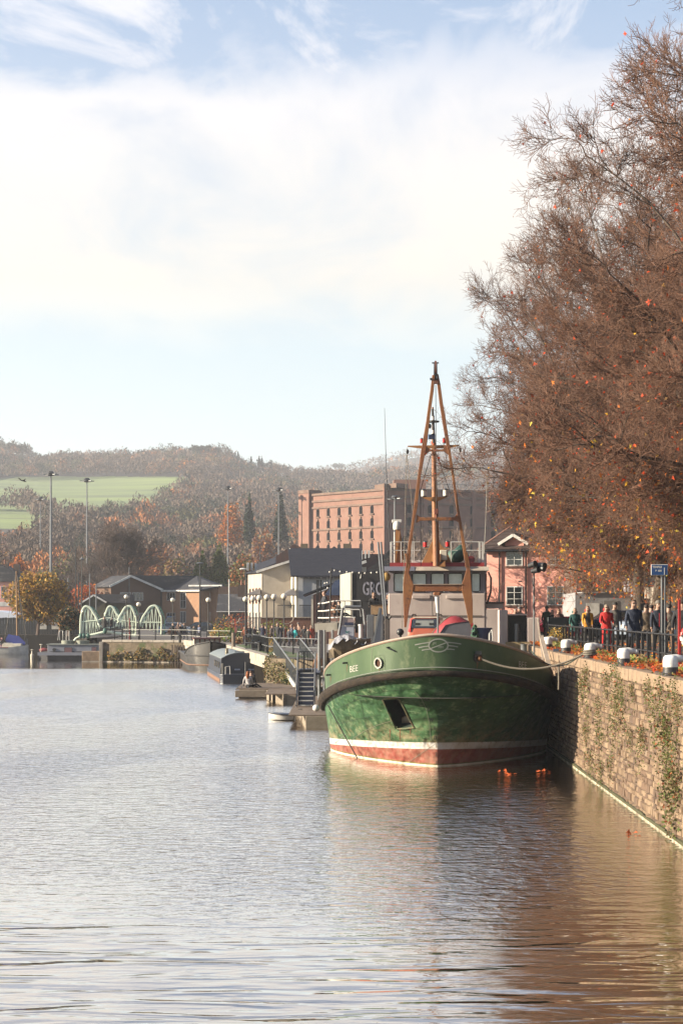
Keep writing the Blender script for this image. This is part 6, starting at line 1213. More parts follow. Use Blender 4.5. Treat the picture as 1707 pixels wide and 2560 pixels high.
part(ms, 'mast_platform', MB().lathe([(.30, 0), (.30, .06)], 14, tuple(A(*c6(530, 765), 1.8))), DARK); part(ms, 'number_box', MB().box(tuple(A(*c6(515, 925), 1.5)), (.34, .2, .22), rz=.2), pm('lamp_blue', (.22, .32, .55), .4), bev=.02)
# triangular base and winch box on the roof
tri = [cp_(487, 150), cp_(560, 0), (960+520/4.357, 880+2060/4.357), (960+590/4.357, 880+2060/4.357), cp_(820, 0), cp_(885, 148)]
part(ship, 'mast_base', MB()._add([S(x, y, YH-.2+d) for d in (0, .12) for x, y in tri], [(0, 1, 2, 3, 4, 5), (11, 10, 9, 8, 7, 6)]+[(i, 6+i, 6+(i+1) % 6, (i+1) % 6) for i in range(6)]), ORNG, bev=.01)
x0_, x1_, z0_, z1_ = rect(*[960+622/5.227, 960+740/5.227], 1385, 1405, YH-.5); part(ship, 'winch_box', MB().bx(x0_, x1_, YH-.8, YH-.22, z0_, z1_), ORNG, bev=.02)
part(ship, 'winch_hopper', MB()._add([S(*cp_(600, 125), YH-.75), S(*cp_(790, 125), YH-.75), S(*cp_(690, 185), YH-.75), S(*cp_(600, 125), YH-.3), S(*cp_(790, 125), YH-.3), S(*cp_(690, 185), YH-.3)], [(0, 1, 2), (5, 4, 3), (0, 3, 4, 1), (1, 4, 5, 2), (2, 5, 3, 0)]), BLACK); part(ship, 'gusset', MB()._add([S(*cp_(795, 110), YH-.82), S(*cp_(798, 192), YH-.82), S(*cp_(712, 190), YH-.82), S(*cp_(795, 110), YH-.76), S(*cp_(798, 192), YH-.76), S(*cp_(712, 190), YH-.76)], [(0, 1, 2), (5, 4, 3), (0, 3, 4, 1), (1, 4, 5, 2), (2, 5, 3, 0)]), ORNG)
part(ship, 'winch_cover', MB().box(tuple(S(*cp_(775, 40), YH-.5)), (.36, .3, .5)), CREAM, bev=.04); 
for x in (447, 689): part(ship, 'lamp_bracket', MB().beam(S(*c6(x, 2140), YH-.3), S(*c6(560, 2160), YH-.3), .05), ORNG)
# wires and hook
WR = pm('wire', (.05, .045, .045), .6)
for a, b, m_ in ((c6(560, 360), c6(568, 1710), 0), (c6(569, 1860), c6(572, 2330), 0), (c6(570, 1110), c6(790, 1740), .5), (c6(510, 1110), c6(395, 1500), .5), (c6(395, 1500), c6(400, 2330), .5)): part(af, 'wire', MB().tube([A(*a, -.2+m_), A(*b, -.2+m_)], .017, 5), WR)
part(af, 'hook_block', MB().box(tuple(A(*c6(567, 1738), -.2)), (.2, .16, .24)).tube([A(*c6(567, 1765), -.2), A(*c6(567, 1815), -.2)], .045, 6), mat('hook_rust', (.35, .09, .05), (.2, .06, .04), scale=9), bev=.02); part(af, 'hook', MB().tube([A(*c6(567, 1810), -.2), A(*c6(558, 1830), -.2), A(*c6(566, 1850), -.2), A(*c6(582, 1838), -.2), A(*c6(580, 1822), -.2)], .03, 6), BLACK, True)
for a, b in ((c6(253, 1040), c6(238, 1200)), (c6(245, 1120), c6(215, 2350)), (c6(250, 1120), c6(310, 1730)), (c6(245, 1180), c6(230, 1700)), (c6(820, 1030), c6(822, 1075)), (c6(1130, 1240), c6(1090, 2200)), (c6(1125, 1650), c6(1240, 1990))): part(af, 'signal_line', MB().tube([A(*a, 1.5), A(*b, 1.5)], .013, 4), ROPE)
part(af, 'signal_line', MB().tube([A(*c6(215, 2350), 1.5), A(1003, 1600, 1.5)], .013, 4), ROPE)
for x, y in ((253, 1085), (826, 1068), (497, 808)): part(af, 'pulley', MB().sphere(tuple(A(*c6(x, y), 1.5)), (.07, .05, .12), 8, 6), BLACK, True)
# deck cargo: canvas cover red and grey
def cpoly(pl, d): return [S(*cp_(x, y), d) for x, y in pl]
cov = thing('canvas_cover', 'large red and grey canvas cover stretched over a hump on the foredeck beside the car', 'cover', ship.location, BOAT_RZ)
YC = 18.
front = [(655, 1110), (795, 960), (880, 930), (1110, 905), (1140, 1000), (1150, 1110)]; topl = [(640, 1060), (690, 985), (800, 880), (880, 835), (950, 832), (1020, 855), (1100, 895)]
gry = cpoly([(800, 955), (950, 920), (1105, 905), (1140, 1000), (1150, 1140), (740, 1140), (715, 1060)], YC); bk1 = cpoly([(800, 955), (950, 920), (1105, 905), (1140, 1000), (1150, 1140), (740, 1140), (715, 1060)], YC+2.5)
n_ = len(gry); part(cov, 'grey_panel', MB()._add(gry+bk1, [tuple(range(n_))]+[(i, n_+i, n_+(i+1) % n_, (i+1) % n_) for i in range(n_)]), mat('grey_canvas', (.17, .17, .20), (.13, .13, .155), scale=1.5, rough=.7, bump=.6, bscale=2))
rl_ = [(620, 1075), (690, 985), (795, 885), (870, 838), (930, 832), (1000, 850), (1108, 905)]; ll = [(715, 1075), (760, 1010), (800, 955), (870, 935), (930, 925), (1010, 915), (1108, 906)]
a_ = cpoly(rl_, YC+.5); b_ = cpoly(ll, YC-.03); mb = MB(); k = len(a_); mid = [(p+q)/2+Vector((0, -.12, .06*math.sin(i*1.9))) for i, (p, q) in enumerate(zip(a_, b_))]; c_ = [p+Vector((0, 2.4, -.15)) for p in a_]
mb._add(b_+mid+a_+c_, [(j*k+i, j*k+i+1, (j+1)*k+i+1, (j+1)*k+i) for j in range(3) for i in range(k-1)]); part(cov, 'red_panel', mb, mat('red_canvas', (.40, .025, .035), (.30, .02, .03), scale=2, rough=.65, bump=.6, bscale=2), True)
part(cov, 'edge_rope', MB().tube([p+Vector((0, -.02, .02)) for p in a_[:4]], .02, 5), ROPE); part(ship, 'red_post', MB().beam(S(1180, 1592, 18), S(1180, 1558, 18), .09), RED)
# drums beyond the cover
solo('blue_barrel', MB().lathe([(.42, 0), (.43, .05), (.44, .7), (.42, .75)], 18), pm('dark_blue', (.03, .04, .12), .5), 'dark blue tub standing on deck behind the bulwark, right of the canvas cover', 'tub', SM @ Vector((S(1204, 1600, 16).x, 16, S(0, 1613, 16).z)), smooth=True)
solo('net_heap', MB().tube([Vector((math.sin(i*1.3)*.15*(1-i/50), math.cos(i*1.7)*.2, .0+i*.012)) for i in range(40)], .05, 6), pm('green_net', (.03, .11, .06), .8), 'small heap of green netting next to the blue tub', 'net', SM @ S(1186, 1592, 15.6))
# ------------------------------------------------------------------ small red car on the deck
CR = pm('car_orange_red', (.62, .12, .045), .25, coat=.6) if False else mat('car_paint_red', (.62, .15, .06), (.56, .13, .05), scale=2, rough=.25, coat=.7)
car = thing('deck_car', 'small boxy red car with dark rear window parked on the foredeck', 'car', SM @ Vector((S(1062, 1600, 24).x-.02, 22.0, S(1060, 1592, 22).z-.62)), BOAT_RZ-.10)
cwd = .76
prof = [(0, .35), (0, .82), (.08, 1.0), (.28, 1.48), (.5, 1.54), (2.0, 1.55), (2.65, 1.02), (3.4, .88), (3.5, .35)]
body = MB(); NX = 9
vs = []
for i in range(NX):
    t = -1+2*i/(NX-1); 
    for y, z in prof:
        tum = max(0, z-.9)/.65; sq = 1-.16*tum; vs.append((cwd*sq*math.copysign(abs(t)**.7, t), y+.10*abs(t)**4*(1 if y < 1 else -1), z-.05*abs(t)**5*(z > 1.3)))
k = len(prof); fs = [(i*k+j, (i+1)*k+j, (i+1)*k+(j+1) % k, i*k+(j+1) % k) for i in range(NX-1) for j in range(k)]+[tuple(range(k)), tuple(range((NX-1)*k, NX*k))[::-1]]
body._add(vs, fs); part(car, 'body', body, CR, True, bev=.02)
part(car, 'rear_window', MB()._add([(-.60, .06, 1.02), (.60, .06, 1.02), (.55, .235, 1.43), (-.55, .235, 1.43), (-.60, .1, 1.02), (.60, .1, 1.02), (.55, .27, 1.43), (-.55, .27, 1.43)], [(0, 1, 2, 3), (7, 6, 5, 4), (0, 4, 5, 1), (1, 5, 6, 2), (2, 6, 7, 3), (3, 7, 4, 0)]), GLASS)
part(car, 'side_window', MB()._add([(-.725, .42, 1.0), (-.725, 2.3, 1.0), (-.665, 1.95, 1.44), (-.665, .55, 1.44)], [(0, 1, 2, 3)]), GLASSB, fix=False); part(car, 'window_view', MB()._add([(-.42, .04+.05, 1.1), (.42, .04+.05, 1.1), (.40, .205, 1.36), (-.40, .205, 1.36)], [(0, 1, 2, 3)]), pm('seen_through_glass', (.34, .36, .34), .3), fix=False)
for sx in (-1, 1):
    part(car, 'tail_light', MB()._add([(sx*.62, -.01, .85), (sx*.74, .03, .85), (sx*.70, .12, 1.1), (sx*.66, .27, 1.44), (sx*.60, .22, 1.42), (sx*.63, .05, 1.06), (sx*.62, .2, .85), (sx*.76, .2, .85), (sx*.72, .3, 1.1), (sx*.67, .4, 1.44)], [(0, 1, 2, 3, 4, 5), (1, 7, 8, 2), (2, 8, 9, 3)]), REDL, fix=False)
    part(car, 'roof_rail', MB().tube([(sx*.60, .5, 1.56), (sx*.60, .6, 1.62), (sx*.60, 1.8, 1.62), (sx*.60, 1.9, 1.56)], .03, 6), BLACK)
    part(car, 'head_rest', MB().box((sx*.33, .115, 1.17), (.24, .02, .16)), BLACK, bev=.02)
    for y in (.55, 2.9): w_ = part(car, 'wheel', MB().lathe([(.30, -.09), (.32, -.06), (.32, .06), (.30, .09)], 18, (sx*.68, y, .32), 'X'), BLACK, True); part(w_, 'rim', MB().lathe([(.18, -.1), (.18, .1)], 12, (sx*.68, y, .32), 'X'), STEEL)
part(car, 'bumper', MB().bx(-.74, .74, -.06, .1, .35, .55), DARK, bev=.03); part(car, 'number_plate', MB().bx(-.25, .25, -.075, -.061, .62, .73), pm('plate_yellow', (.7, .55, .05), .5)); part(car, 'roof_edge', MB().beam((-.55, .26, 1.50), (.55, .26, 1.50), .05), CREAM)
part(car, 'door_mirror', MB().box((-.86, 2.1, 1.05), (.16, .1, .14)), BLACK, bev=.03)
solo('deck_lamp', MB().sphere((0, 0, 0), (.16, .16, .15), 10, 8).tube([(0, 0, -.1), (.05, 0, -.5)], .05, 6).sphere((-.02, 0, -.45), (.22, .2, .2), 10, 8), BLACK, 'black round deck lamp left of the red car', 'lamp', SM @ S(1000, 1580, 17), smooth=True)
# ------------------------------------------------------------------ grey deck gear on the port side
pn_ = thing('screen', 'tall grey weathered steel panels standing on the port side of the deck', 'screen', ship.location, BOAT_RZ)
for a, b, t_, m_ in ((917, 934, 1537, GREYM), (935, 944, 1540, pm('cream_grey', (.42, .38, .32), .6)), (945, 958, 1536, GREYM), (961, 974, 1534, pm('dark_taupe', (.16, .14, .13), .6))): xa, xb = S(a, 1600, 26).x, S(b, 1600, 26).x; part(pn_, 'panel', MB().bx(xa, xb, 26, 26.3, 2.2, S(0, t_, 26).z), m_, bev=.02)
rp_ = thing('raised_gangway', 'steep dark grey gangway folded upright beside the wheelhouse', 'gangway', ship.location, BOAT_RZ); part(rp_, 'side_plate', MB()._add([S(x, y, 19+d) for d in (0, .5) for x, y in ((950, 1519), (955, 1522), (950, 1600), (938, 1612), (930, 1612))], [(0, 1, 2, 3, 4), (9, 8, 7, 6, 5)]+[(i, 5+i, 5+(i+1) % 5, (i+1) % 5) for i in range(5)]), pm('slate_blue_steel', (.13, .15, .21), .5))
part(rp_, 'edge_rail', MB().beam(S(949, 1519, 18.9), S(933, 1606, 18.9), .07), STEEL)
for i, (a, b) in enumerate((((945, 1355), (961, 1540)), ((952, 1355), (966, 1540)))): solo('leaning_pole', MB().tube([SM @ S(a[0], a[1], 21+i*.3), SM @ S(b[0], b[1], 21+i*.3)], .045, 8), GREYM, ('left' if i == 0 else 'right')+' of the two grey poles leaning beside the wheelhouse', 'pole', smooth=True)
solo('tow_hook', MB().tube([SM @ S(964, 1543, 20), SM @ S(972, 1547, 20), SM @ S(976, 1541, 20)], .07, 6), DARK, 'dark bracket on the corner of the deck house below the poles', 'bracket')
# motorboat with arch carried on the port side
mbt = thing('motorboat', 'white motorboat with steel arch and windscreen half covered by a torn silver sheet', 'boat', SM @ Vector((S(870, 1600, 24).x, 24, S(870, 1600, 24).z)), BOAT_RZ)
q = lambda px, py, d=0: S(px, py, 24+d)-(SMI @ mbt.location)
part(mbt, 'console', MB()._add([q(x, y, d) for d in (0, 1.2) for x, y in ((848, 1596), (886, 1596), (886, 1566), (852, 1566))], [(0, 1, 2, 3), (7, 6, 5, 4), (0, 4, 5, 1), (1, 5, 6, 2), (2, 6, 7, 3), (3, 7, 4, 0)]), mat('boat_blue_white', (.50, .53, .62), (.44, .47, .56)), bev=.04)
part(mbt, 'windscreen', MB()._add([q(852, 1565), q(886, 1565), q(884, 1544), q(855, 1543)], [(0, 1, 2, 3)]), mat('windscreen_pink', (.50, .38, .38), (.4, .3, .3), rough=.15), fix=False); part(mbt, 'dash_panel', MB()._add([q(861, 1564, -.03), q(883, 1564, -.03), q(883, 1556, -.03), q(862, 1556, -.03)], [(0, 1, 2, 3)]), pm('navy', (.02, .03, .09), .4), fix=False)
part(mbt, 'screen_frame', MB().tube([q(852, 1565), q(855, 1543), q(884, 1544), q(886, 1565)], .03, 6, closed=True), WHITE)
part(mbt, 'arch', MB().tube([q(846, 1588), q(851, 1560), q(856, 1522), q(862, 1516), q(902, 1517), q(908, 1524), q(912, 1560), q(914, 1592)], .06, 8), STEEL, True); part(mbt, 'arch', MB().tube([q(852, 1588, 1), q(857, 1524, 1), q(864, 1519, 1), q(900, 1520, 1), q(904, 1560, 1), q(908, 1592, 1)], .045, 8), STEEL, True)
part(mbt, 'engine_cover', MB()._add([q(x, y, d) for d in (.8, 1.3) for x, y in ((888, 1582), (908, 1582), (906, 1542), (888, 1542))], [(0, 1, 2, 3), (7, 6, 5, 4), (0, 4, 5, 1), (1, 5, 6, 2), (2, 6, 7, 3), (3, 7, 4, 0)]), BLACK); part(mbt, 'bait_tank', MB().lathe([(.11, -.55), (.11, 0), (.13, .02), (.13, .08)], 12, tuple(q(902, 1565))), WHITE, True)
part(mbt, 'emblem', MB()._add([q(862, 1576, -.02), q(868, 1579, -.02), q(876, 1577, -.02), q(866, 1584, -.02)], [(0, 1, 2, 3)]), pm('teal_mark', (.03, .2, .2), .5), fix=False)
hl = MB(); secs = []
for i, (px, sc_) in enumerate(((822, .04), (835, .5), (855, .9), (880, 1.), (905, 1.), (925, .85))):
    c = q(px, 1612, -.2); secs.append([c+Vector((0, yy_*1.0*sc_, zz_)) for yy_, zz_ in ((-1, .28), (-.8, -.2), (-.1, -.62), (.1, -.62), (.8, -.2), (1, .28))])
hl._add([p for s_ in secs for p in s_], [(i*6+j, i*6+j+1, (i+1)*6+j+1, (i+1)*6+j) for i in range(5) for j in range(5)]+[tuple(range(6)), tuple(range(30, 36))[::-1]]); part(mbt, 'hull', hl, mat('dirty_wood_hull', (.30, .23, .15), (.16, .12, .08), scale=3, rough=.7))
sh_ = MB(); gx = np.linspace(820, 930, 16); prof_ = np.interp(gx, [820, 835, 850, 868, 880, 900, 918, 930], [1612, 1597, 1588, 1585, 1592, 1596, 1598, 1612])
vs = []
for i, px in enumerate(gx):
    for j, (dy_, dd_) in enumerate(((0, 1.2), (-1, .3), (4+3*math.sin(i*1.7), -.9), (14+5*math.sin(i*2.3), -1.25))): vs.append(q(px, prof_[i]+dy_, dd_+.12*math.sin(i*2.1+j)))
sh_._add(vs, [(i*4+j, i*4+j+1, (i+1)*4+j+1, (i+1)*4+j) for i in range(15) for j in range(3)]); part(mbt, 'torn_sheet', sh_, mat('silver_sheet', (.50, .49, .52), (.30, .30, .33), scale=3, rough=.35, bump=.7, bscale=3), fix=False)
# ------------------------------------------------------------------ boat stand pontoon, stairs, gangway
CONC = mat('pontoon_concrete', (.42, .35, .27), (.30, .24, .18), scale=1.5, rough=.9, coord='World', c3=(.16, .13, .08), s3=1.2, st=(1, 1, 2), bump=.4); PLK = mat('deck_planks', (.30, .22, .165), (.20, .14, .10), scale=2, rough=.85, c3=(.36, .29, .22), s3=3., st=(1, .3, 1))
def pontoon(label, pl, ztop, zside=-.5, plank=.145, dirx=True, lip=0):
    x0 = min(p[0] for p in pl); x1 = max(p[0] for p in pl); y0 = min(p[1] for p in pl); y1 = max(p[1] for p in pl); t = thing('pontoon', label, 'pontoon', (x0, y0, 0)); loc = [(a-x0, b-y0) for a, b in pl]
    part(t, 'float', MB().prismz(loc, zside, ztop-.06), CONC, bev=.02); n_ = int((x1-x0)/plank) if not dirx else int((y1-y0)/plank)
    for i in range(n_):
        if dirx: part(t, 'plank', MB().bx(.02, x1-x0-.02, i*plank+.02, i*plank+plank-.006, ztop-.058, ztop+.004*(i % 3)), PLK)
        else: part(t, 'plank', MB().bx(i*plank+.02, i*plank+plank-.006, .02, y1-y0-.02, ztop-.058, ztop+.004*(i % 3)), PLK)
    return t
pA = pontoon('long wooden pontoon where a red haired woman sits', [(-6.0, 98.4), (-2.5, 98.4), (-2.5, 106), (-6.2, 106)], .60, plank=.3); part(pA, 'rubbing_edge', MB().bx(-.02, 3.6, -.1, -.002, .1, .5), CONC, bev=.02); 
for x in (.1, .35, .7): part(pA, 'cleat', MB().beam((x, .4, .6), (x, .4, .75), .06), STEEL)
pB = pontoon('lower wooden pontoon with broken pale front edge next to the stairs', [(-3.25, 92.8), (-1.9, 92.8), (-1.9, 98.3), (-4.25, 98.3)], .58, plank=.3)
for x in (-.9, -.1, .5): part(pB, 'edge_block', MB().box((x+1.0 if x < 0 else x+.5, 1.5-x*2, .3), (.12, 1.2, .55), rz=.16), CONC)
pC = pontoon('concrete edged pontoon under the blue stairs beside the bow of the green ship', [(-1.58, 74), (.5, 74), (.5, 90), (-2.35, 88)], .60, plank=.4)
for a, b in ((750, 1772), (755, 1778)): part(pC, 'mooring_post', MB().tube([W(a, b, 78)-pC.location, W(a, b+10, 78)-pC.location], .1, 8), BLACK)
part(pC, 'ball_fender', MB().sphere(tuple(W(790, 1770, 76)-pC.location), .16, 10, 8), WHITE, True)
stp = thing('blue_stairs', 'steep dark blue metal stairs with pale step edges leading down to the pontoon', 'stairs', (0, 0, 0)); NVY = pm('navy_metal', (.03, .04, .09), .4)
YT, YBm = 82.6, 79.8; n_ = 8
for i in range(n_):
    t_ = i/(n_-1); y = YBm+(YT-YBm)*t_; z = .70+(2.12-.70)*t_; x0_, x1_ = X_at(746, 81), X_at(785, 81)
    tr = part(stp, 'tread', MB().bx(x0_, x1_, y, y+.30, z-.035, z), NVY); part(tr, 'nosing', MB().bx(x0_+.04, x1_-.04, y-.02, y-.003, z-.035, z+.01), WHITE); part(stp, 'riser', MB().bx(x0_, x1_, y+.28, y+.295, z-.02, z+.165), NVY)
for x in (X_at(742.5, 81), X_at(787, 81)):
    part(stp, 'stringer', MB().beam((x, YBm-.1, .62), (x, YT+.2, 2.2), .05, .2), NVY); part(stp, 'handrail', MB().tube([(x, YBm-.1, .6), (x, YBm-.1, 1.6), (x, YT, 3.1), (x, YT+.6, 3.15)], .03, 6), STEEL)
    part(stp, 'gate_post', MB().beam((x, YT+.2, 1.0), (x, YT+.2, Z_at(1628, 82.8)), .07), STEEL)
part(stp, 'landing', MB().bx(X_at(742, 83), X_at(800, 83), YT+.1, YT+6, 2.02, 2.13), NVY)
gt = part(stp, 'gate', MB().tube([W(747, 1680, 82.7), W(747, 1629, 82.7), W(781, 1629, 82.7), W(781, 1680, 82.7)], .035, 6, closed=True), BLACK)
for px in (751, 755, 760, 770, 775): part(gt, 'bar', MB().beam(W(px, 1680, 82.7), W(px, 1630, 82.7), .03 if px != 760 else .09), BLACK)
gw = thing('gangway', 'galvanised gangway with close barred sides sloping from the promenade down to the wooden pontoon', 'gangway', (0, 0, 0))
gp = lambda px, py, Y: W(px, py, Y)
TL, BLm = W(684, 1637, 113), W(739, 1718, 100); wv = Vector((1.75, .2, 0))
for k, sgn in ((0, 0), (1, 1)):
    a, b = TL+wv*k, BLm+wv*k; part(gw, 'stringer', MB().beam(a, b, .07, .28), WHITE if k == 0 else STEEL)
    part(gw, 'top_rail', MB().tube([a+UP*1.12, b+UP*1.12], .045, 8), STEEL); part(gw, 'lower_rail', MB().tube([a+UP*.2, b+UP*.2], .03, 6), STEEL)
    for i in range(40): p = a.lerp(b, i/39); part(gw, 'baluster', MB().beam(p+UP*.1, p+UP*1.12, .028 if i % 8 else .06), STEEL)
part(gw, 'walkway', MB()._add([TL, TL+wv, BLm+wv, BLm, TL-UP*.08, TL+wv-UP*.08, BLm+wv-UP*.08, BLm-UP*.08], [(3, 2, 1, 0), (4, 5, 6, 7), (0, 1, 5, 4), (2, 3, 7, 6)]), PLK)
bush('clipped brown hedge bank hanging over the quay between gangway and pontoon, left clump', W(678, 1707, 107), (.55, .6, 1.1), ['brown', 'olive', 'straw', 'dgreen'], 700, 301, 'hedge_bush', 'bush', .13, None); bush('rounded brown bush under the sloping gangway, middle clump', W(697, 1707, 105), (.6, .5, .75), ['brown', 'olive', 'straw', 'dgreen'], 600, 302, 'hedge_bush', 'bush', .13, None)
bush('low green bush at the foot of the gangway', W(722, 1710, 103.5), (.6, .4, .5), ['green', 'dgreen', 'straw'], 400, 303, 'hedge_bush', 'bush', .12, None)
# dinghy
dg = thing('dinghy', 'small white dinghy under a dark blue cover floating beside the pontoon', 'boat', (X_at(706, 79.5), 79.5, 0)); dg.scale = (.9, .9, .9); secs = []
for x, b, s_ in ((-.72, .03, .36), (-.55, .28, .34), (-.2, .50, .30), (.2, .58, .28), (.6, .55, .28)): secs.append([(x, -b, s_), (x, -b*.8, .05), (x, 0, -.1), (x, b*.8, .05), (x, b, s_)])
part(dg, 'hull', MB()._add([p for s_ in secs for p in s_], [(i*5+j, i*5+j+1, (i+1)*5+j+1, (i+1)*5+j) for i in range(4) for j in range(4)]+[tuple(range(5)), tuple(range(20, 25))[::-1]]), WHITE, True)
part(dg, 'cover', MB()._add([(x, y*b, z+.03*(1-abs(y))*2) for x, b, z in ((-.5, .34, .34), (-.15, .55, .34), (.2, .62, .33), (.62, .58, .32)) for y in (-1, -.5, 0, .5, 1)], [(i*5+j, i*5+j+1, (i+1)*5+j+1, (i+1)*5+j) for i in range(3) for j in range(4)]), NVY); part(dg, 'rubbing_band', MB().tube([(-.72, 0, .38), (-.5, -.3, .36), (-.1, -.56, .33), (.6, -.58, .31)], .03, 6), DARK); part(dg, 'transom', MB().bx(.62, .70, -.4, .4, -.05, .30), WHITE)
# ------------------------------------------------------------------ café platform on posts
cf = thing('cafe_terrace', 'raised café terrace on steel posts with black container hut, railings and fairy lights', 'terrace', (0, 0, 0)); YQ = 104
part(cf, 'deck', MB().bx(X_at(790, 98), X_at(985, 104), 98, 114, Z_at(1566, 98), Z_at(1558, 98)), PLK); part(cf, 'fascia', MB()._add([W(x, y, 97.9) for x, y in ((786, 1559), (843, 1556), (843, 1577), (800, 1581), (788, 1580))], [(0, 1, 2, 3, 4)]), CREAM, fix=False); part(cf, 'edge_beam', MB().bx(X_at(843, 98), X_at(985, 98), 97.6, 97.9, Z_at(1572, 98), Z_at(1560, 98)), DARK)
for px, py in ((798, 1775), (811, 1775), (803, 1680), (831, 1700)): part(cf, 'post', MB().tube([W(px, py, 86+(py < 1760)*8), W(px, 1575, 86+(py < 1760)*8)], .085 if px != 803 else .14, 8), STEEL if px != 803 else NVY, True)
ctn = part(cf, 'container', MB().bx(X_at(879, YQ), X_at(1000, YQ), YQ, YQ+6, Z_at(1545, YQ), Z_at(1430, YQ)), mat('black_container', (.035, .035, .038), (.045, .045, .05), scale=1, rough=.7))
for i in range(26): 
    y = YQ+.1+i*.23; part(ctn, 'rib', MB().bx(X_at(879, YQ)-.05, X_at(879, YQ)-.003, y, y+.12, Z_at(1543, YQ), Z_at(1433, YQ)), pm('pale_container_side', (.50, .50, .44), .6))
part(ctn, 'side_skin', MB()._add([(X_at(878.6, YQ), YQ, Z_at(1545, YQ)), (X_at(850, 110), 110, Z_at(1545, YQ)), (X_at(850, 110), 110, Z_at(1432, YQ)), (X_at(878.6, YQ), YQ, Z_at(1430, YQ))], [(0, 1, 2, 3)]), mat('container_white', (.56, .55, .47), (.46, .45, .38), scale=2, st=(1, 1, .2)), fix=False)
part(ctn, 'corner_post', MB().bx(X_at(875.5, YQ), X_at(880, YQ), YQ-.04, YQ-.004, Z_at(1545, YQ), Z_at(1430, YQ)), CREAM)
vs, fs = text_geo('GROU', 46, .9, 'LEFT', 1.02); LT = pm('stencil_paint', (.58, .57, .66), .6)
part(ctn, 'lettering', MB()._add([(X_at(906+x*.52, YQ), YQ-.012, Z_at(1487-y, YQ)) for x, y in vs], fs), LT, fix=False)
for px in (913.5, 932, 951, 971): part(ctn, 'stencil_gap', MB().bx(X_at(px-.7, YQ), X_at(px+.7, YQ), YQ-.02, YQ-.014, Z_at(1488, YQ), Z_at(1452, YQ)), mat('black_container', (0, 0, 0)))
part(ctn, 'wall_lamp', MB().lathe([(.12, 0), (.04, .25)], 10, tuple(W(903, 1446, YQ-.4))).box(tuple(W(905, 1441, YQ-.3)), (.06, .5, .06)), BLACK)
rail = part(cf, 'terrace_rail', MB(), WHITE); TP = [W(796, 1509, 103), W(810, 1508, 100), W(826, 1504, 98.2), W(842, 1502, 98), W(901, 1502, 98)]
zd = Z_at(1560, 98)
for f_ in (0, .38, .72): part(rail, 'rail', MB().tube([Vector((p.x, p.y, p.z*(1-f_)+zd*f_)) for p in TP], .04, 6), WHITE)
for i in range(14): t_ = i/13*2; j = min(int(t_), 1); p = TP[j].lerp(TP[j+1], t_-j); part(rail, 'bar', MB().beam((p.x, p.y, zd), p, .035), BLACK)
for px in (842, 862, 882, 901): part(rail, 'bar', MB().beam((X_at(px, 98), 98, zd), W(px, 1502, 98), .04), STEEL)
for px in (792, 796, 802): part(cf, 'tall_post', MB().beam((X_at(px, 100+px*.01), 100+px*.01, zd-.3), W(px, 1450, 100+px*.01), .08), BLACK)
part(cf, 'tall_post', MB().tube([W(824, 1556, 98), W(828, 1421, 98)], .045, 6), BLACK)
fl_ = part(cf, 'festoon', MB().tube([W(x, y, 98) for x, y in ((828, 1421), (850, 1428), (880, 1430), (900, 1430), (930, 1429), (955, 1427), (972, 1423))], .012, 4), BLACK)
for x, y in ((824, 1430), (836, 1426), (850, 1429), (867, 1430), (881, 1431), (898, 1432), (912, 1433), (928, 1432), (942, 1431), (958, 1430), (812, 1458), (818, 1457), (819, 1470)): part(fl_, 'bulb', MB().sphere(tuple(W(x, y, 98)), .055, 8, 6), WHL, True)
tb = thing('cafe_table', 'dark café table on the terrace in front of the man in black', 'table', W(915, 1502, 98.5)); part(tb, 'top', MB().bx(-.55, 1.4, -.3, .3, -.08, 0), BLACK); part(tb, 'leg', MB().bx(-.3, -.2, -.1, .1, -.8, -.085), BLACK); part(tb, 'leg', MB().bx(.9, 1.0, -.1, .1, -.8, -.085), BLACK)
fs_ = thing('pontoon_scaffold', 'white steel staging with rungs between the stairs and the ship', 'staging', (0, 0, 0))
for px in (800, 812, 828, 836, 844): part(fs_, 'upright', MB().tube([W(px, 1760 if px < 830 else 1660, 90), W(px, 1640 if px > 811 else 1580, 90)], .045, 6), STEEL)
for py in (1668, 1692, 1716): part(fs_, 'rung', MB().tube([W(799, py, 90), W(830, py-2, 90)], .05, 6), WHITE)
part(fs_, 'step', MB()._add([W(x, y, 89.5+d) for d in (0, .4) for x, y in ((800, 1727), (818, 1716), (820, 1732))], [(0, 1, 2), (5, 4, 3), (0, 3, 4, 1), (1, 4, 5, 2), (2, 5, 3, 0)]), NVY)
# ------------------------------------------------------------------ boats further off
def boat_hull(t, L_, B_, zs, zw, m, n=10, bow=.35, name='hull', bluff=.5, down=-.4):
    """local: x along from stern 0 to bow L_, y beam"""
    secs = []
    for i in range(n+1):
        f = i/n; b = B_/2*(1 if f < 1-bow else max(.02, (1-((f-(1-bow))/bow)**2))**bluff); s_ = zs+.25*max(0, (f-.5)*2)**2
        secs.append([(f*L_, -b, s_), (f*L_, -b*.96, zw), (f*L_-(.1 if f > .9 else 0), -b*.75, down), (f*L_-(.1 if f > .9 else 0), b*.75, down), (f*L_, b*.96, zw), (f*L_, b, s_)])
    return part(t, name, MB()._add([p for s_ in secs for p in s_], [(i*6+j, i*6+j+1, (i+1)*6+j+1, (i+1)*6+j) for i in range(n) for j in range(5)]+[tuple(range(6)), tuple(range(n*6, n*6+6))[::-1]]+[(i*6+5, i*6, (i+1)*6, (i+1)*6+5) for i in range(n)]), m, True)
PBL = mat('boat_black', (.022, .021, .023), (.045, .04, .036), scale=2, rough=.55, c3=(.2, .16, .12), s3=1.5, t3=(.62, .75))
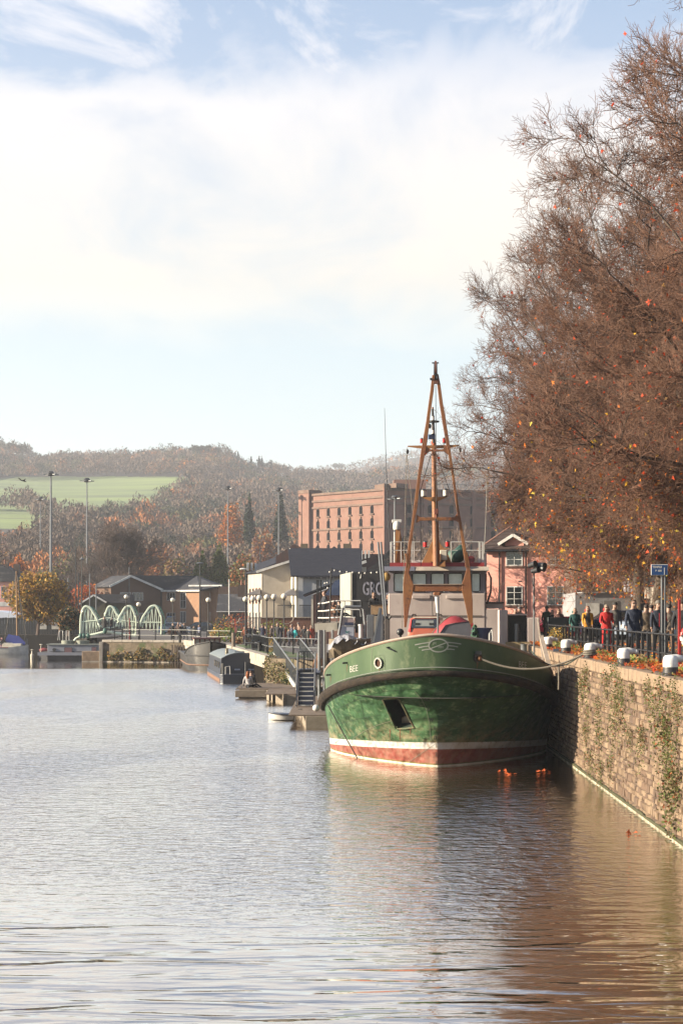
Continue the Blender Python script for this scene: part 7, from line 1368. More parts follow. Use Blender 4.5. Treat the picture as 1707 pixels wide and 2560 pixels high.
# black barge, bow towards the camera
bg_ = thing('barge', 'big black steel barge with riveted rubbing bands, bow on, with a red and white wheelhouse', 'barge', (X_at(527, 142), 142.5, 0), 0)
k = 26; secs = []; zs_ = lambda f: 2.5-1.15*min(1, f*3.2)**.8
for i in range(k+1):
    f = i/k; y = 16*f; b = 1.95*math.sqrt(max(.0, 1-(1-min(1, f*4.2))**2.3))
    if i == 0: b = .08
    secs.append([(y-.0, -b, zs_(f)), (y+.05, -b*1.02, 1.3), (y+.18, -b*.95, .5), (y+.35, -b*.80, -.4), (y+.35, b*.80, -.4), (y+.18, b*.95, .5), (y+.05, b*1.02, 1.3), (y, b, zs_(f))])
mb = MB()._add([(x_[0], x_[1], x_[2]) for s_ in secs for x_ in s_], [(i*8+j, i*8+j+1, (i+1)*8+j+1, (i+1)*8+j) for i in range(k) for j in range(7)]+[(i*8+7, i*8, (i+1)*8, (i+1)*8+7) for i in range(k)])
bg_.rotation_euler = (0, 0, R(98)); hl_ = part(bg_, 'hull', mb, PBL, True)
for j, (zz, col_) in enumerate(((None, CREAM), (1, PBL), (2, mat('rust_band', (.30, .15, .08), (.2, .1, .06), scale=3)))):
    for sg_ in (-1, 1): part(bg_, 'rubbing_band', MB().tube([(s_[j][0], s_[j][1]*sg_*-1*1.02 if False else (s_[j][1] if sg_ < 0 else s_[7-j][1])*1.02, s_[j][2]) for s_ in secs], .06, 6), PBL if j != 2 else col_, True)
wh_ = part(bg_, 'wheelhouse', MB().bx(5.5, 8, -1.1, 1.1, 1.3, 2.62), pm('cabin_cream', (.62, .58, .48), .5)); part(wh_, 'roof', MB().bx(5.3, 8.2, -1.2, 1.2, 2.62, 2.72), pm('cabin_dark_red', (.18, .03, .02), .5))
for y in (-1.08, -.65, -.2, .2, .65, 1.08): part(wh_, 'mullion', MB().bx(5.42, 5.49, y-.06, y+.06, 1.4, 2.62), pm('cabin_dark_red', (.1, .1, .1)))
part(bg_, 'capstan', MB().lathe([(.25, 0), (.12, .2), (.25, .5)], 10, (1.5, 0, 2.0)), DARK, True); part(bg_, 'bow_name', MB().bx(.4, .42, -.8, -.3, 2.0, 2.1), CREAM) if False else None
# dark blue wide narrowboat, stern on
nb = thing('narrowboat', 'dark blue wide canal boat with curved roof and chimney, moored by the timber piles', 'canal boat', (X_at(600, 119), 119.5, 0), R(8)); NBL = mat('canal_boat_blue', (.045, .055, .085), (.06, .07, .10), scale=2, rough=.35); NBR = mat('canal_roof', (.28, .32, .33), (.22, .26, .27), scale=2, rough=.5)
w2 = 1.42
def arc(x0, x1, ze, zc2, n=8): return [(x0+(x1-x0)*i/n, ze+(zc2-ze)*(1-(2*i/n-1)**2)) for i in range(n+1)]
part(nb, 'hull', MB()._add([(x*w2, y, z) for y, s in ((0, .86), (.25, 1.), (15, 1.), (17, .2)) for x, z in ((-1.03*s, .62), (-1.0*s, -.3), (1.0*s, -.3), (1.03*s, .62))], [(i*4+j, i*4+(j+1) % 4, (i+1)*4+(j+1) % 4, (i+1)*4+j) for i in range(3) for j in range(4)]+[(0, 1, 2, 3), (15, 14, 13, 12)]), NBL, bev=.03)
part(nb, 'waterline_band', MB().bx(-1.0*w2-.03, -1.0*w2-.008, .3, 15, .02, .3), mat('rust_band', (.3, .2, .1)))
rf = arc(-w2*.90, w2*.90, 1.72, 2.12); part(nb, 'cabin', MB().prism([(-w2*.97, .62), (w2*.97, .62)]+rf[::-1], .9, 14.5), NBL)
mb = MB(); up_ = [(x*1.02, z+.03) for x, z in rf]; lo_ = [(x*1.02, z-.03) for x, z in rf]; mb.prism(up_+lo_[::-1], .75, 14.6); part(nb, 'roof', mb, NBR)
part(nb, 'chimney', MB().lathe([(.13, 0), (.11, .42), (.15, .46)], 12, (-.75, 3, 1.95)), pm('brass', (.4, .35, .25), .3, .6), True); part(nb, 'roof_box', MB().box((.1, 2.2, 2.16), (.7, .5, .08)), NBR); part(nb, 'hatch', MB().bx(-.2, .75, .72, .74, 1.95, 2.12), NBL)
part(nb, 'taff_rail', MB().tube([(-1.05, .1, .62), (-1.05, .1, 1.15), (-.75, .05, 1.2), (-.72, .05, .62)], .025, 6), WHITE); part(nb, 'tiller', MB().tube([(.35, -.1, .5), (.35, -.1, 1.5)], .03, 6), STEEL)
for x in (-.15, .85): part(nb, 'name_plate', MB().bx(x-.2, x+.2, .86, .895, .88, .98), mat('plate_blue_white', (.5, .55, .68), (.3, .35, .5), scale=14))
for y in (2, 4.2, 6.4): part(nb, 'window', MB().prismx([(y, 1.0), (y+1.2, 1.0), (y+1.2, 1.45), (y, 1.45)], -w2*.965, -w2*.94), GLASSB)
part(nb, 'corner_strip', MB().box((-1.22, .85, 1.0), (.14, .1, .75)), CREAM)  # tall cream strip at the left corner of the cabin
# grey houseboat in the inlet
gb = thing('houseboat', 'long pale grey houseboat with small windows and tubs on its roof, moored below the footbridge', 'houseboat', (X_at(97, 176), 175.5, 0)); GB_ = mat('houseboat_grey', (.36, .37, .43), (.32, .33, .39), scale=1, rough=.5)
S2 = 176/F
mb = MB()._add([(x, y, z) for x, yy_ in ((0, .5), (1.0, .1), (8, 0)) for y, z in ((yy_, .85 if x else .8), (yy_+.1, -.3), (3-yy_, -.3), (3-yy_, .85))], [(i*4+j, i*4+(j+1) % 4, (i+1)*4+(j+1) % 4, (i+1)*4+j) for i in range(2) for j in range(4)]+[(3, 2, 1, 0), (8, 9, 10, 11)]); part(gb, 'hull', mb, mat('houseboat_hull', (.06, .06, .07), (.04, .04, .05)), bev=.02)
part(gb, 'side_strake', MB().bx(.0, 7.6, -.06, .02, .42, .75), GB_); cb_ = part(gb, 'cabin', MB().bx(24*S2, 7.6, .1, 2.8, .7, 1.52/S2*S2), GB_, bev=.03)
for a, b, c, d in ((163, 183, 1632, 1618), (231, 244, 1630, 1617)): w_ = part(gb, 'window', MB().bx((a-97)*S2, (b-97)*S2, .04, .08, Z_at(c, 176), Z_at(d, 176)), GLASS); part(w_, 'curtain', MB().bx((a-96)*S2, (b-98)*S2, .03, .038, Z_at(c-1, 176), Z_at(d+1, 176)), pm('faded_red', (.25, .12, .14), .7))
part(gb, 'porthole', MB().lathe([(.18, 0), (.18, .06)], 14, ((138-97)*S2, .03, Z_at(1624, 176)), 'Y'), DARK)
part(gb, 'roof_edge', MB().bx(24*S2-.1, 7.7, .0, 2.9, 1.52/S2*S2+.005, 1.52/S2*S2+.08), mat('grey_green', (.4, .42, .38), (.3, .32, .28)))
for a, b in ((150, 184), (186, 223)): part(gb, 'roof_tub', MB().lathe([(.68, 0), (.70, .35), (.66, .36)], 18, (((a+b)/2-97)*S2, 1.4, 1.52/S2*S2+.08)), pm('tub_green', (.33, .35, .28), .6), True)
part(gb, 'ladder_frame', MB().tube([((150-97)*S2, .4, 2.0), ((150-97)*S2, .4, 3.0), ((158-97)*S2, .4, 3.0), ((158-97)*S2, .4, 2.0)], .04, 6).tube([((167-97)*S2, .4, 2.0), ((167-97)*S2, .4, 3.0), ((174-97)*S2, .4, 3.0), ((174-97)*S2, .4, 2.0)], .04, 6).beam(((145-97)*S2, .4, 2.0), ((149-97)*S2, .4, 2.9), .06), WHITE)
part(gb, 'cushions', MB().sphere((.5, .9, .95), (.5, .35, .25), 10, 6), pm('red_cushion', (.35, .04, .05), .7)); part(gb, 'vent_lamp', MB().tube([(.25, .3, .7), (.3, .3, 1.5)], .04, 6).sphere((.3, .3, 1.55), (.18, .1, .06), 10, 5), CREAM)
solo('small_mooring_buoy', MB().lathe([(.16, 0), (.18, .6), (.10, .65), (.05, 1.0), (.18, 1.1), (.02, 1.15)], 12), CREAM, 'short cream topped mooring post in the water beside the grey houseboat', 'mooring post', (X_at(81, 176), 176, -.1), smooth=True)
tb_ = thing('rowing_boat', 'tiny turquoise boat moored at the end of the grey houseboat', 'boat', (X_at(240, 170), 170.2, 0)); part(tb_, 'hull', MB()._add([(0, 0, .75), (.12, 0, 0), (.75, 0, 0), (.75, 0, .72), (0, 1.2, .75), (.12, 1.2, 0), (.75, 1.2, 0), (.75, 1.2, .72)], [(0, 1, 2, 3), (7, 6, 5, 4), (0, 4, 5, 1), (1, 5, 6, 2), (2, 6, 7, 3), (3, 7, 4, 0)]), pm('turquoise', (.05, .32, .38), .5)); part(tb_, 'gunwale', MB().beam((-.03, -.03, .76), (.78, -.03, .74), .05), WHITE)
# white sailing boat with blue cover
sb = thing('sailing_boat', 'white sailing boat with bright blue boom cover and bare wooden mast at the far left', 'sailing boat', (X_at(-20, 196), 196, 0)); S3 = 196/F; q3 = lambda px, py, d=0: W(px, py, 196+d)-sb.location
boat_hull(sb, 92*S3, 2.4, .85, .1, WHITE, bow=.5, bluff=.7); part(sb, 'rubbing_band', MB().tube([(0, -1.22, .8), (2.2, -1.22, .8)], .05, 6), pm('dark_red', (.3, .1, .1)))
part(sb, 'boom_cover', MB()._add([q3(14, 1600), q3(22, 1585), q3(30, 1587), q3(48, 1590), q3(66, 1608), q3(62, 1612), q3(28, 1612), q3(24, 1612), q3(14, 1602, 1), q3(22, 1585, 1), q3(30, 1587, 1), q3(48, 1590, 1), q3(66, 1608, 1), q3(62, 1612, 1), q3(28, 1612, 1), q3(24, 1612, 1)], [(0, 1, 2, 3, 4, 5, 6, 7), (15, 14, 13, 12, 11, 10, 9, 8), (1, 9, 10, 2), (2, 10, 11, 3), (3, 11, 12, 4), (0, 8, 9, 1)]), mat('blue_cover', (.05, .08, .42), (.04, .06, .34), scale=2, rough=.6, bump=.4))
part(sb, 'cabin', MB().bx(1.4, 3.6, -.7, .7, .8, 1.25), CREAM, bev=.05); part(sb, 'mast', MB().tube([q3(44, 1610, 1), q3(42, 1428, 1)], .10, 8), mat('varnished_wood', (.40, .22, .10), (.3, .16, .07), scale=3), True)
part(sb, 'crutch', MB().tube([q3(66, 1610), q3(50, 1500), q3(46, 1440)], .06, 6), DARK); part(sb, 'rigging', MB().tube([q3(42, 1430, 1), q3(12, 1600, 0)], .02, 4).tube([q3(42, 1430, 1), q3(68, 1605, 0)], .02, 4).tube([q3(42, 1430, 1), q3(30, 1480, 0)], .02, 4), ROPE)
part(sb, 'hatch_board', MB().bx(1.6, 2.6, -.9, -.84, 1.3, 1.36), WHITE); part(sb, 'pulpit', MB().tube([q3(66, 1620), q3(68, 1596), q3(70, 1598), q3(70, 1620)], .03, 6), STEEL)
cl = MB(); r2 = random.Random(4)
for i in range(26): cl.box((r2.uniform(.1, 1.3), r2.uniform(-.7, .2), r2.uniform(.9, 1.9)), (r2.uniform(.08, .3), .1, r2.uniform(.06, .25)), rz=r2.uniform(0, 3), ry=r2.uniform(-1, 1))
part(sb, 'deck_gear', cl, mat('deck_clutter', (.45, .2, .2), (.35, .38, .45), scale=2.5, lo=.48, hi=.52), label='jumble of ropes, fenders and gear at the stern', kind='stuff')
# ------------------------------------------------------------------ cars and street things
def hatch_car(label, loc, rz, paint, L_=4.2, hgt=1.5, name='parked_car'):
    t = thing(name, label, 'car', loc, rz); pr = [(0, .3), (0, .75), (.15, .95), (.7, 1.0), (1.35, hgt-.05), (1.7, hgt), (3.0, hgt-.02), (3.7, 1.02), (4.1, .95), (4.2, .7), (4.2, .3)]; s_ = L_/4.2; NX = 7; vs = []
    for i in range(NX):
        u = -1+2*i/(NX-1)
        for x, z in pr: vs.append((x*s_+.08*abs(u)**3*(1 if x < 1 else -1 if x > 3.5 else 0), .86*math.copysign(abs(u)**.8, u)*(1-.18*max(0, z-.95)/.55), z))
    k = len(pr); part(t, 'body', MB()._add(vs, [(i*k+j, i*k+(j+1) % k, (i+1)*k+(j+1) % k, (i+1)*k+j) for i in range(NX-1) for j in range(k)]+[tuple(range(k))[::-1], tuple(range((NX-1)*k, NX*k))]), paint, True, bev=.02)
    for sy in (-1, 1):
        part(t, 'side_window', MB()._add([(1.05*s_, sy*.845, 1.0), (3.5*s_, sy*.845, 1.02), (2.95*s_, sy*.74, hgt-.1), (1.5*s_, sy*.74, hgt-.1)], [(0, 1, 2, 3)]), GLASS, fix=False)
        for x in (.8, 3.4): w_ = part(t, 'wheel', MB().lathe([(.30, -.1), (.32, -.05), (.32, .05), (.30, .1)], 16, (x*s_, sy*.78, .32), 'Y'), BLACK, True); part(w_, 'rim', MB().lathe([(.19, -.12), (.19, .12)], 10, (x*s_, sy*.78, .32), 'Y'), STEEL)
        part(t, 'headlight', MB().box((.06, sy*.62, .72), (.12, .3, .14)), WHL)
    part(t, 'windscreen', MB()._add([(.72*s_, -.68, 1.02), (.72*s_, .68, 1.02), (1.33*s_, .60, hgt-.08), (1.33*s_, -.60, hgt-.08)], [(0, 1, 2, 3)]), GLASS, fix=False); part(t, 'rear_window', MB()._add([(3.66*s_, -.66, 1.06), (3.66*s_, .66, 1.06), (3.08*s_, .58, hgt-.07), (3.08*s_, -.58, hgt-.07)], [(0, 1, 2, 3)]), GLASS, fix=False)
    return t
SILV = mat('car_silver_blue', (.34, .40, .50), (.30, .36, .46), rough=.25, coat=.5); DBLU = mat('car_dark_blue', (.02, .03, .08), (.02, .03, .07), rough=.2, coat=.6)
hatch_car('pale blue parked car behind the railing in front of the brick office block', (X_at(478, 205), 205, ZL), R(180), SILV)
hatch_car('dark parked car with orange things beside it in front of the brick block', (X_at(548, 212), 212, ZL), R(180), pm('car_black', (.02, .02, .025), .2))
hatch_car('blue parked van shape at the right end of the footbridge', (X_at(404, 215), 215, ZL), 0, pm('van_blue', (.03, .09, .26), .4), L_=2.2, hgt=2.2)
hatch_car('dark blue parked car behind the walker in yellow', (X_at(1450, 92), 92, ZQ), R(4), DBLU)
hatch_car('silver blue parked car behind the walkers in red and navy, nearer the trunks', (X_at(1538, 84), 84, ZQ), R(22), SILV)
hatch_car('black parked car at the right, behind the walkers with backs turned', (X_at(1622, 88), 88, ZQ), R(6), pm('car_black', (.02, .02, .02), .2))
hatch_car('red parked car seen beyond the ship beside the couple', (X_at(1310, 98), 98, ZQ-.35), R(5), pm('car_crimson', (.35, .02, .05), .25))
sg = thing('information_sign', 'blue street sign with white writing on two thin posts before a plane trunk', 'sign', (X_at(1626, 52), 52, ZQ)); s70 = 52/F
z0_, z1_ = Z_at(1438.5, 52)-ZQ, Z_at(1411, 52)-ZQ; w_ = 42*s70; part(sg, 'panel', MB().bx(0, w_, -.02, .01, z0_, z1_), WHITE, bev=.01); part(sg, 'blue_face', MB().bx(.015, w_-.015, -.028, -.021, z0_+.015, z1_-.015), pm('sign_blue_face', (.015, .10, .34), .4))
text_part(sg, 'lettering', 'TEMPLE', .085, (.04, -.034, z1_-.11), (1, 0, 0), UP, WHITE, .004, 'LEFT'); text_part(sg, 'lettering', 'P  600', .075, (.13, -.034, z1_-.22), (1, 0, 0), UP, WHITE, .004, 'LEFT'); part(sg, 'divider', MB().bx(w_*.77, w_*.81, -.034, -.029, z0_+.02, z1_-.1), WHITE)
for px in (1653.5, 1661): part(sg, 'post', MB().tube([((px-1626)*s70, .03, 0), ((px-1626)*s70, .03, z1_)], .03, 8), STEEL, True)
lb = thing('lifebuoy_stand', 'red post with a red and white lifebuoy at the right edge', 'lifebuoy', (X_at(1697, 45.5), 45.5, ZQ))
part(lb, 'post', MB().bx(-.035, .035, -.035, .035, 0, Z_at(1499, 45.5)-ZQ), RED, bev=.01)
for i in range(8):
    a0_, a1_ = i*math.pi/4, (i+1)*math.pi/4; part(lb, 'lifebuoy', MB().tube([(.36+.29*math.cos(a), -.06, .82+.29*math.sin(a)) for a in np.linspace(a0_, a1_, 6)], .075, 10), RED if i % 2 else WHITE, True)
gbx = solo('utility_cabinet', MB().bx(0, 48*76/F, 0, .5, 0, Z_at(1544, 76)-ZQ), pm('cabinet_grey_green', (.08, .10, .10), .6), 'dark grey green cabinet at the far end of the railing', 'cabinet', (X_at(1372, 78.6), 78.8, ZQ), bev=.02)
for px, Y, lb2 in ((588, 155, 'red lifebuoy post on the low promenade right of the barge'), (324, 171, 'red and white lifebuoy post in front of the bridge arch')):
    t = thing('lifebuoy_post', lb2, 'lifebuoy post', (X_at(px, Y), Y, ZL)); part(t, 'post', MB().bx(-.05, .05, -.05, .05, 0, 2.2), RED); part(t, 'buoy_box', MB().box((.06, -.08, 1.2), (.22, .1, .5)), pm('pale_red', (.55, .2, .17), .5))
for px, py, Y, lb2 in ((450, 1586, 157, 'short dark bollard on the low quay'), (632, 1620, 128, 'short black bollard left of three on the grass by the timber fence'), (649, 1626, 124, 'short black bollard in the middle of three on the grass'), (667, 1628, 121, 'short black bollard right of three on the grass')): solo('post_bollard', MB().lathe([(.14, 0), (.12, .6), (.16, .68), (.05, .75)], 10), BLACK, lb2, 'bollard', (X_at(px, Y), Y, ZL), smooth=True)
solo('mooring_post', MB().tube([(0, 0, -.3), (0, 0, 1.5)], .16, 8), TIMBL, 'thick weathered mooring post at the stone quay edge, rope round its head', 'mooring post', (X_at(584, 136), 136, ZL-.3), smooth=True)
sheet('quay_grass', [(-9.6, 146), (-4.3, 110), (1, 104), (2, 112), (-3.2, 118), (-7.5, 146)], ZL+.008, GRASS)
for i, (px, py, Y, sz, pal, lb2) in enumerate(((560, 1552, 170, (1.4, 1., 1.3), ['rust', 'gold', 'green', 'brown'], 'russet and gold shrub left of the riverside houses'), (597, 1545, 172, (1.5, 1., 1.6), ['red', 'rust', 'brown'], 'tall dark red shrub against the corner of the cream house'), (542, 1568, 166, (.9, .8, .7), ['straw', 'olive', 'gold'], 'straw coloured low shrub above the barge cabin'), (566, 1585, 160, (1.3, .8, .8), ['lime', 'green', 'green'], 'bright green bush behind the railing'), (600, 1580, 158, (1.2, .8, .75), ['dgreen', 'green'], 'rounded dark green hedge behind the lifebuoy post'), (628, 1580, 157, (1.3, .8, .75), ['dgreen', 'green'], 'rounded dark green hedge left of the lamp posts'), (684, 1560, 158, (1.5, .8, 1.2), ['lime', 'green', 'olive'], 'sunlit green shrub in front of the cream gable'), (705, 1552, 159, (.9, .6, .9), ['lime', 'green'], 'yellow green shrub beside the brick garden wall'), (676, 1605, 122, (.35, .3, .6), ['gold', 'straw', 'olive'], 'straw coloured tuft at the end of the black railing'), (604, 1618, 150, (.9, .5, .35), ['rust', 'brown', 'straw'], 'dry brown growth on the stone quay edge'), (435, 1575, 200, (.8, .6, .5), ['brown', 'rust'], 'brown low shrub by the parked cars'), (1398, 1600, 72, (.5, .6, .45), ['straw', 'gold', 'olive'], 'dry straw coloured weeds beside the farthest bollards'))):
    bush(lb2, (X_at(px, Y), Y, ZL if px < 1300 else ZQ), sz, pal, 520, 400+i, 'shrub', 'shrub', .17 if Y > 130 else .08)
bird = MB()._add([(0, 0, 0), (.28, .05, .10), (.62, .0, .34), (.38, .12, -.02), (-.30, .05, .28), (-.62, 0, .42), (-.25, .1, .0), (.5, .25, -.22), (-.1, -.1, -.08), (.65, .1, -.18)], [(0, 1, 2, 3), (0, 4, 5, 6), (0, 3, 9, 7), (0, 8, 7), (0, 6, 7)]); solo('bird', bird, BLACK, 'black bird gliding against the far wood at the left', 'bird', W(56, 1201, 120)); bpy.data.objects['bird'].scale = (.5, .5, .5)
# ------------------------------------------------------------------ people
def person(label, px, Y, ground, top_py=None, h=None, face=0., jacket=(.03, .04, .07), legs=(.03, .03, .04), skin=(.60, .36, .26), hair=(.10, .06, .04), hat=None, hood=None, stride=.25, arm=.15, elbow=.35, lean=0., coat=False, longhair=False, seated=False, bag=None, patch=None, shoe=(.04, .035, .03), pos=None, detail=True, inner=None, glasses=False):
    """face: rotation about z, 0 looks towards the camera"""
    if top_py is not None: h = Z_at(top_py, Y)-ground
    h = max(1.3, min(1.95, h)); k = h/1.75
    loc = pos if pos is not None else (X_at(px, Y), Y, ground)
    t = thing('person', label, 'person', loc, face); me = bpy.data.meshes.new('body')
    V = []; E = []; Rr = []
    def j(p, r, par=None):
        V.append(tuple(c*k for c in p)); Rr.append((r if hasattr(r, '__len__') else (r, r))); i = len(V)-1
        if par is not None: E.append((par, i))
        return i
    hz_ = .93 if not seated else .16
    pel = j((0, 0, hz_), (.165, .12)); sp1 = j((0, -.01+lean*.2, hz_+.20), (.155, .115), pel); ch = j((0, -.0+lean*.5, hz_+.42), (.175, .12), sp1); nk = j((0, lean*.7, hz_+.56), (.065, .065), ch); hb = j((0, lean*.75-.015, hz_+.64), (.085, .105), nk); ht = j((0, lean*.8-.02, hz_+.735), (.092, .122), hb); tp = j((0, lean*.8-.01, hz_+.80), (.06, .075), ht)
    nose = j((0, lean*.8-.145, hz_+.69), .014, hb)
    hands = []
    for s in (-1, 1):
        a_ = arm*s; sh = j((s*.19, lean*.55, hz_+.47), .068, ch); ex = (s*.255, lean*.5+a_*.6, hz_+.20); el_ = j(ex, .052, sh); wr = j((s*.26, ex[1]-elbow*.25+a_*.3, hz_-.03+elbow*.16), .036, el_); ha = j((s*.258, ex[1]-elbow*.30+a_*.35, hz_-.11+elbow*.18), (.022, .04), wr); hands.append((V[ha], s))
    for s in (-1, 1):
        st = stride*s
        hp = j((s*.09, 0, hz_-.06), .098, pel)
        if seated: kn = j((s*.12-.1, -.42, .18), .062, hp); an_ = j((s*.12-.25, -.62, .02), .045, kn); fo = j((s*.12-.28, -.75, .03), .04, an_)
        else: kn = j((s*.10, -.03-st*.55-.03*abs(st), .50), .066, hp); an_ = j((s*.10, -st*.9+(.06 if st < 0 else 0), .09+(.05 if st < -.1 else 0)), .045, kn); fo = j((s*.11, -st*.9-.15, .045), (.042, .036), an_)
    me.from_pydata(V, E, []); o = link('body', me); sk = o.modifiers.new('skin', 'SKIN'); sk.use_smooth_shade = True
    sv = me.skin_vertices[0].data
    for i, r in enumerate(Rr): sv[i].radius = (r[0]*k, r[1]*k)
    sv[0].use_root = True
    o.modifiers.new('sub', 'SUBSURF').levels = 1
    dg_ = bpy.context.evaluated_depsgraph_get(); nm = bpy.data.meshes.new_from_object(o.evaluated_get(dg_)); bpy.data.objects.remove(o)
    nm.name = 'body'; mats = [clo(jacket), clo(legs), clo(skin, .55), clo(shoe), clo(inner or jacket)]
    nm.materials.clear(); [nm.materials.append(m_) for m_ in mats]
    hzk = hz_*k
    for p in nm.polygons:
        c = p.center; z = c.z/k; x = abs(c.x)/k
        if z > hz_+.545 and x < .13: mi = 2
        elif x > .20 and z < hz_-.02+elbow*.15 and not seated: mi = 2
        elif seated and z > .20 or (not seated and z > hz_-.10): mi = 0
        elif z < .085 and not seated: mi = 3
        else: mi = 1
        if mi == 0 and inner and x < .07 and c.y < 0 and z > hz_-.1: mi = 4
        p.material_index = mi; p.use_smooth = True
    bo = link('body', nm, t)
    hc = Vector(V[ht]); hr = clo(hair, .8)
    hm_ = MB().sphere((hc.x, hc.y+.046*k, hc.z+.038*k), (.088*k, .090*k, .078*k), 12, 8)
    if longhair: hm_ = MB().sphere((hc.x, hc.y+.038*k, hc.z+.03*k), (.096*k, .100*k, .088*k), 12, 8); hm_.tube([(hc.x, hc.y+.06*k, hc.z), (hc.x, hc.y+.10*k, hc.z-.16*k), (hc.x, hc.y+.10*k, hc.z-.34*k)], [.10*k, .115*k, .05*k], 10)
    hh_ = part(t, 'hair', hm_, hr, True)
    if hat: part(t, 'hat', MB().lathe([(.104*k, .02*k), (.106*k, .07*k), (.07*k, .125*k), (.01, .14*k)], 12, (hc.x, hc.y+.012*k, hc.z)).sphere((hc.x, hc.y-.10*k, hc.z+.045*k), (.07*k, .07*k, .012*k), 10, 5), clo(hat), True)
    if hood: part(t, 'hood', MB().sphere((hc.x, hc.y+.07*k, hc.z-.09*k), (.14*k, .12*k, .10*k), 12, 8), clo(hood), True)
    if glasses: part(t, 'glasses', MB().box((hc.x, hc.y-.092*k, hc.z+.004), (.13*k, .012, .028*k)), BLACK)
    if detail:
        for s in (-1, 1): part(t, 'ear', MB().sphere((s*.085*k, hc.y+.0, hc.z-.01*k), (.012*k, .02*k, .03*k), 6, 5), clo(skin, .55), True)
        if not glasses: part(t, 'eye', MB().sphere((-.032*k, hc.y-.086*k, hc.z), (.011*k,)*3, 6, 4).sphere((.032*k, hc.y-.086*k, hc.z), (.011*k,)*3, 6, 4), BLACK, label='pair of eyes')
        part(t, 'mouth', MB().box((0, hc.y-.09*k, hc.z-.062*k), (.045*k, .012, .008)), clo((.3, .1, .08)))
        for (hx, hy, hz2), s in hands:
            hm2 = MB(); 
            for f_, (dx, ln) in enumerate(((-.028, .062), (-.010, .075), (.009, .072), (.026, .055))): hm2.tube([(hx, hy+dx*k, hz2-.01*k), (hx+.004*s, hy+dx*k*1.1-.004, hz2-(.01+ln*.6)*k), (hx-.010*s, hy+dx*k*1.1-.012*k, hz2-(.01+ln)*k)], [.0105*k, .0095*k, .007*k], 5)
            hm2.tube([(hx, hy-.03*k, hz2+.015*k), (hx-.012*s, hy-.058*k, hz2-.012*k), (hx-.012*s, hy-.062*k, hz2-.04*k)], [.012*k, .011*k, .008*k], 5); part(t, 'hand', hm2, clo(skin, .55), True)
    if coat: part(t, 'coat_skirt', MB().lathe([(.17*k, hzk+.12*k), (.20*k, hzk-.05*k), (.225*k, hzk-.28*k), (.20*k, hzk-.28*k)], 14).mesh and MB()._add([((.19+.05*f)*k*math.cos(a), (.13+.05*f)*k*math.sin(a), hzk+(.12-.42*f)*k) for f in (0, .5, 1) for a in np.linspace(0, 2*math.pi, 13)[:-1]], [(r_*12+i, r_*12+(i+1) % 12, (r_+1)*12+(i+1) % 12, (r_+1)*12+i) for r_ in range(2) for i in range(12)]), clo(jacket), True)
    if bag:
        part(t, 'strap', MB().tube([(-.16*k, .10*k, hzk+.50*k), (0, .145*k, hzk+.25*k), (.17*k, .12*k, hzk+.0)], .018, 5).tube([(-.16*k, -.08*k, hzk+.50*k), (0, -.14*k, hzk+.25*k), (.17*k, -.12*k, hzk+.0)], .018, 5), clo(bag)) if bag != 'pack' else part(t, 'backpack', MB().box((0, .19*k, hzk+.3*k), (.28*k, .16*k, .42*k)), clo((.05, .05, .08)), bev=.04)
    if patch: part(t, 'stripe', MB().tube([(-.185*k, -.035*k, hzk+.50*k), (-.265*k, -.03*k, hzk+.2*k)], .03, 6).tube([(.185*k, -.035*k, hzk+.50*k), (.265*k, -.03*k, hzk+.2*k)], .03, 6).tube([(0, -.135*k, hzk+.45*k), (0, -.13*k, hzk)], .012, 5), clo(patch))
    return t
def clo(c, ro=.85):
    nm = 'cloth_%02d_%02d_%02d' % tuple(int(v*99) for v in c); return mat(nm, c, tuple(v*.7 for v in c), scale=6, rough=ro, bump=.4 if ro > .7 else 0, bscale=12)
G3 = ZQ+.0
person('woman in teal anorak walking behind the railing, leftmost of the front walkers', 1436, 74, G3, 1521, jacket=(.015, .12, .11), legs=(.02, .05, .05), hair=(.45, .38, .28), hood=(.015, .12, .11), coat=True)
person('person in open yellow orange jacket over a dark jumper walking towards the camera', 1468, 70, G3, 1516, jacket=(.72, .32, .02), legs=(.03, .03, .03), hair=(.4, .2, .12), hood=(.5, .05, .02), inner=(.06, .05, .05), arm=.5, coat=False)
person('person dressed all in bright red with sunglasses', 1515, 65, G3, 1513, jacket=(.72, .02, .02), legs=(.70, .02, .02), hair=(.45, .36, .28), glasses=True, hood=(.6, .02, .02), coat=True, elbow=.9)
person('man in dark cap and grey vest behind the person in red', 1536, 69, G3, 1508, jacket=(.10, .10, .13), legs=(.04, .05, .09), hat=(.04, .04, .04), inner=(.3, .28, .25))
person('tall man with glasses in a navy coat walking closest to the railing', 1583, 55, G3, 1501, jacket=(.022, .035, .075), legs=(.03, .03, .05), hair=(.14, .08, .05), glasses=True, elbow=.25, coat=True, stride=.35)
person('person in beige coat half hidden behind the man in navy', 1614, 60, G3, 1513, jacket=(.34, .25, .17), legs=(.05, .04, .04), hair=(.08, .05, .04), face=R(180), detail=False)
person('person with dark hair behind the man in the track jacket', 1627, 63, G3, 1514, jacket=(.05, .05, .06), hair=(.03, .02, .02), face=R(180), detail=False)
person('man in black track jacket with red stripes and flat cap', 1645, 56, G3, 1504, jacket=(.02, .03, .06), legs=(.02, .02, .025), hat=(.25, .22, .19), patch=(.55, .02, .03), elbow=.15)
person('person in cream top with black cross strap walking away', 1671, 58, G3, 1513, jacket=(.50, .40, .32), legs=(.20, .10, .05), hair=(.04, .03, .03), hat=(.03, .03, .03), face=R(178), bag=(.02, .02, .02), detail=False)
person('person in black at the right edge beside the red post', 1704, 50, G3, 1500, jacket=(.02, .02, .025), legs=(.03, .03, .03), hair=(.05, .03, .02), face=R(160), detail=False)
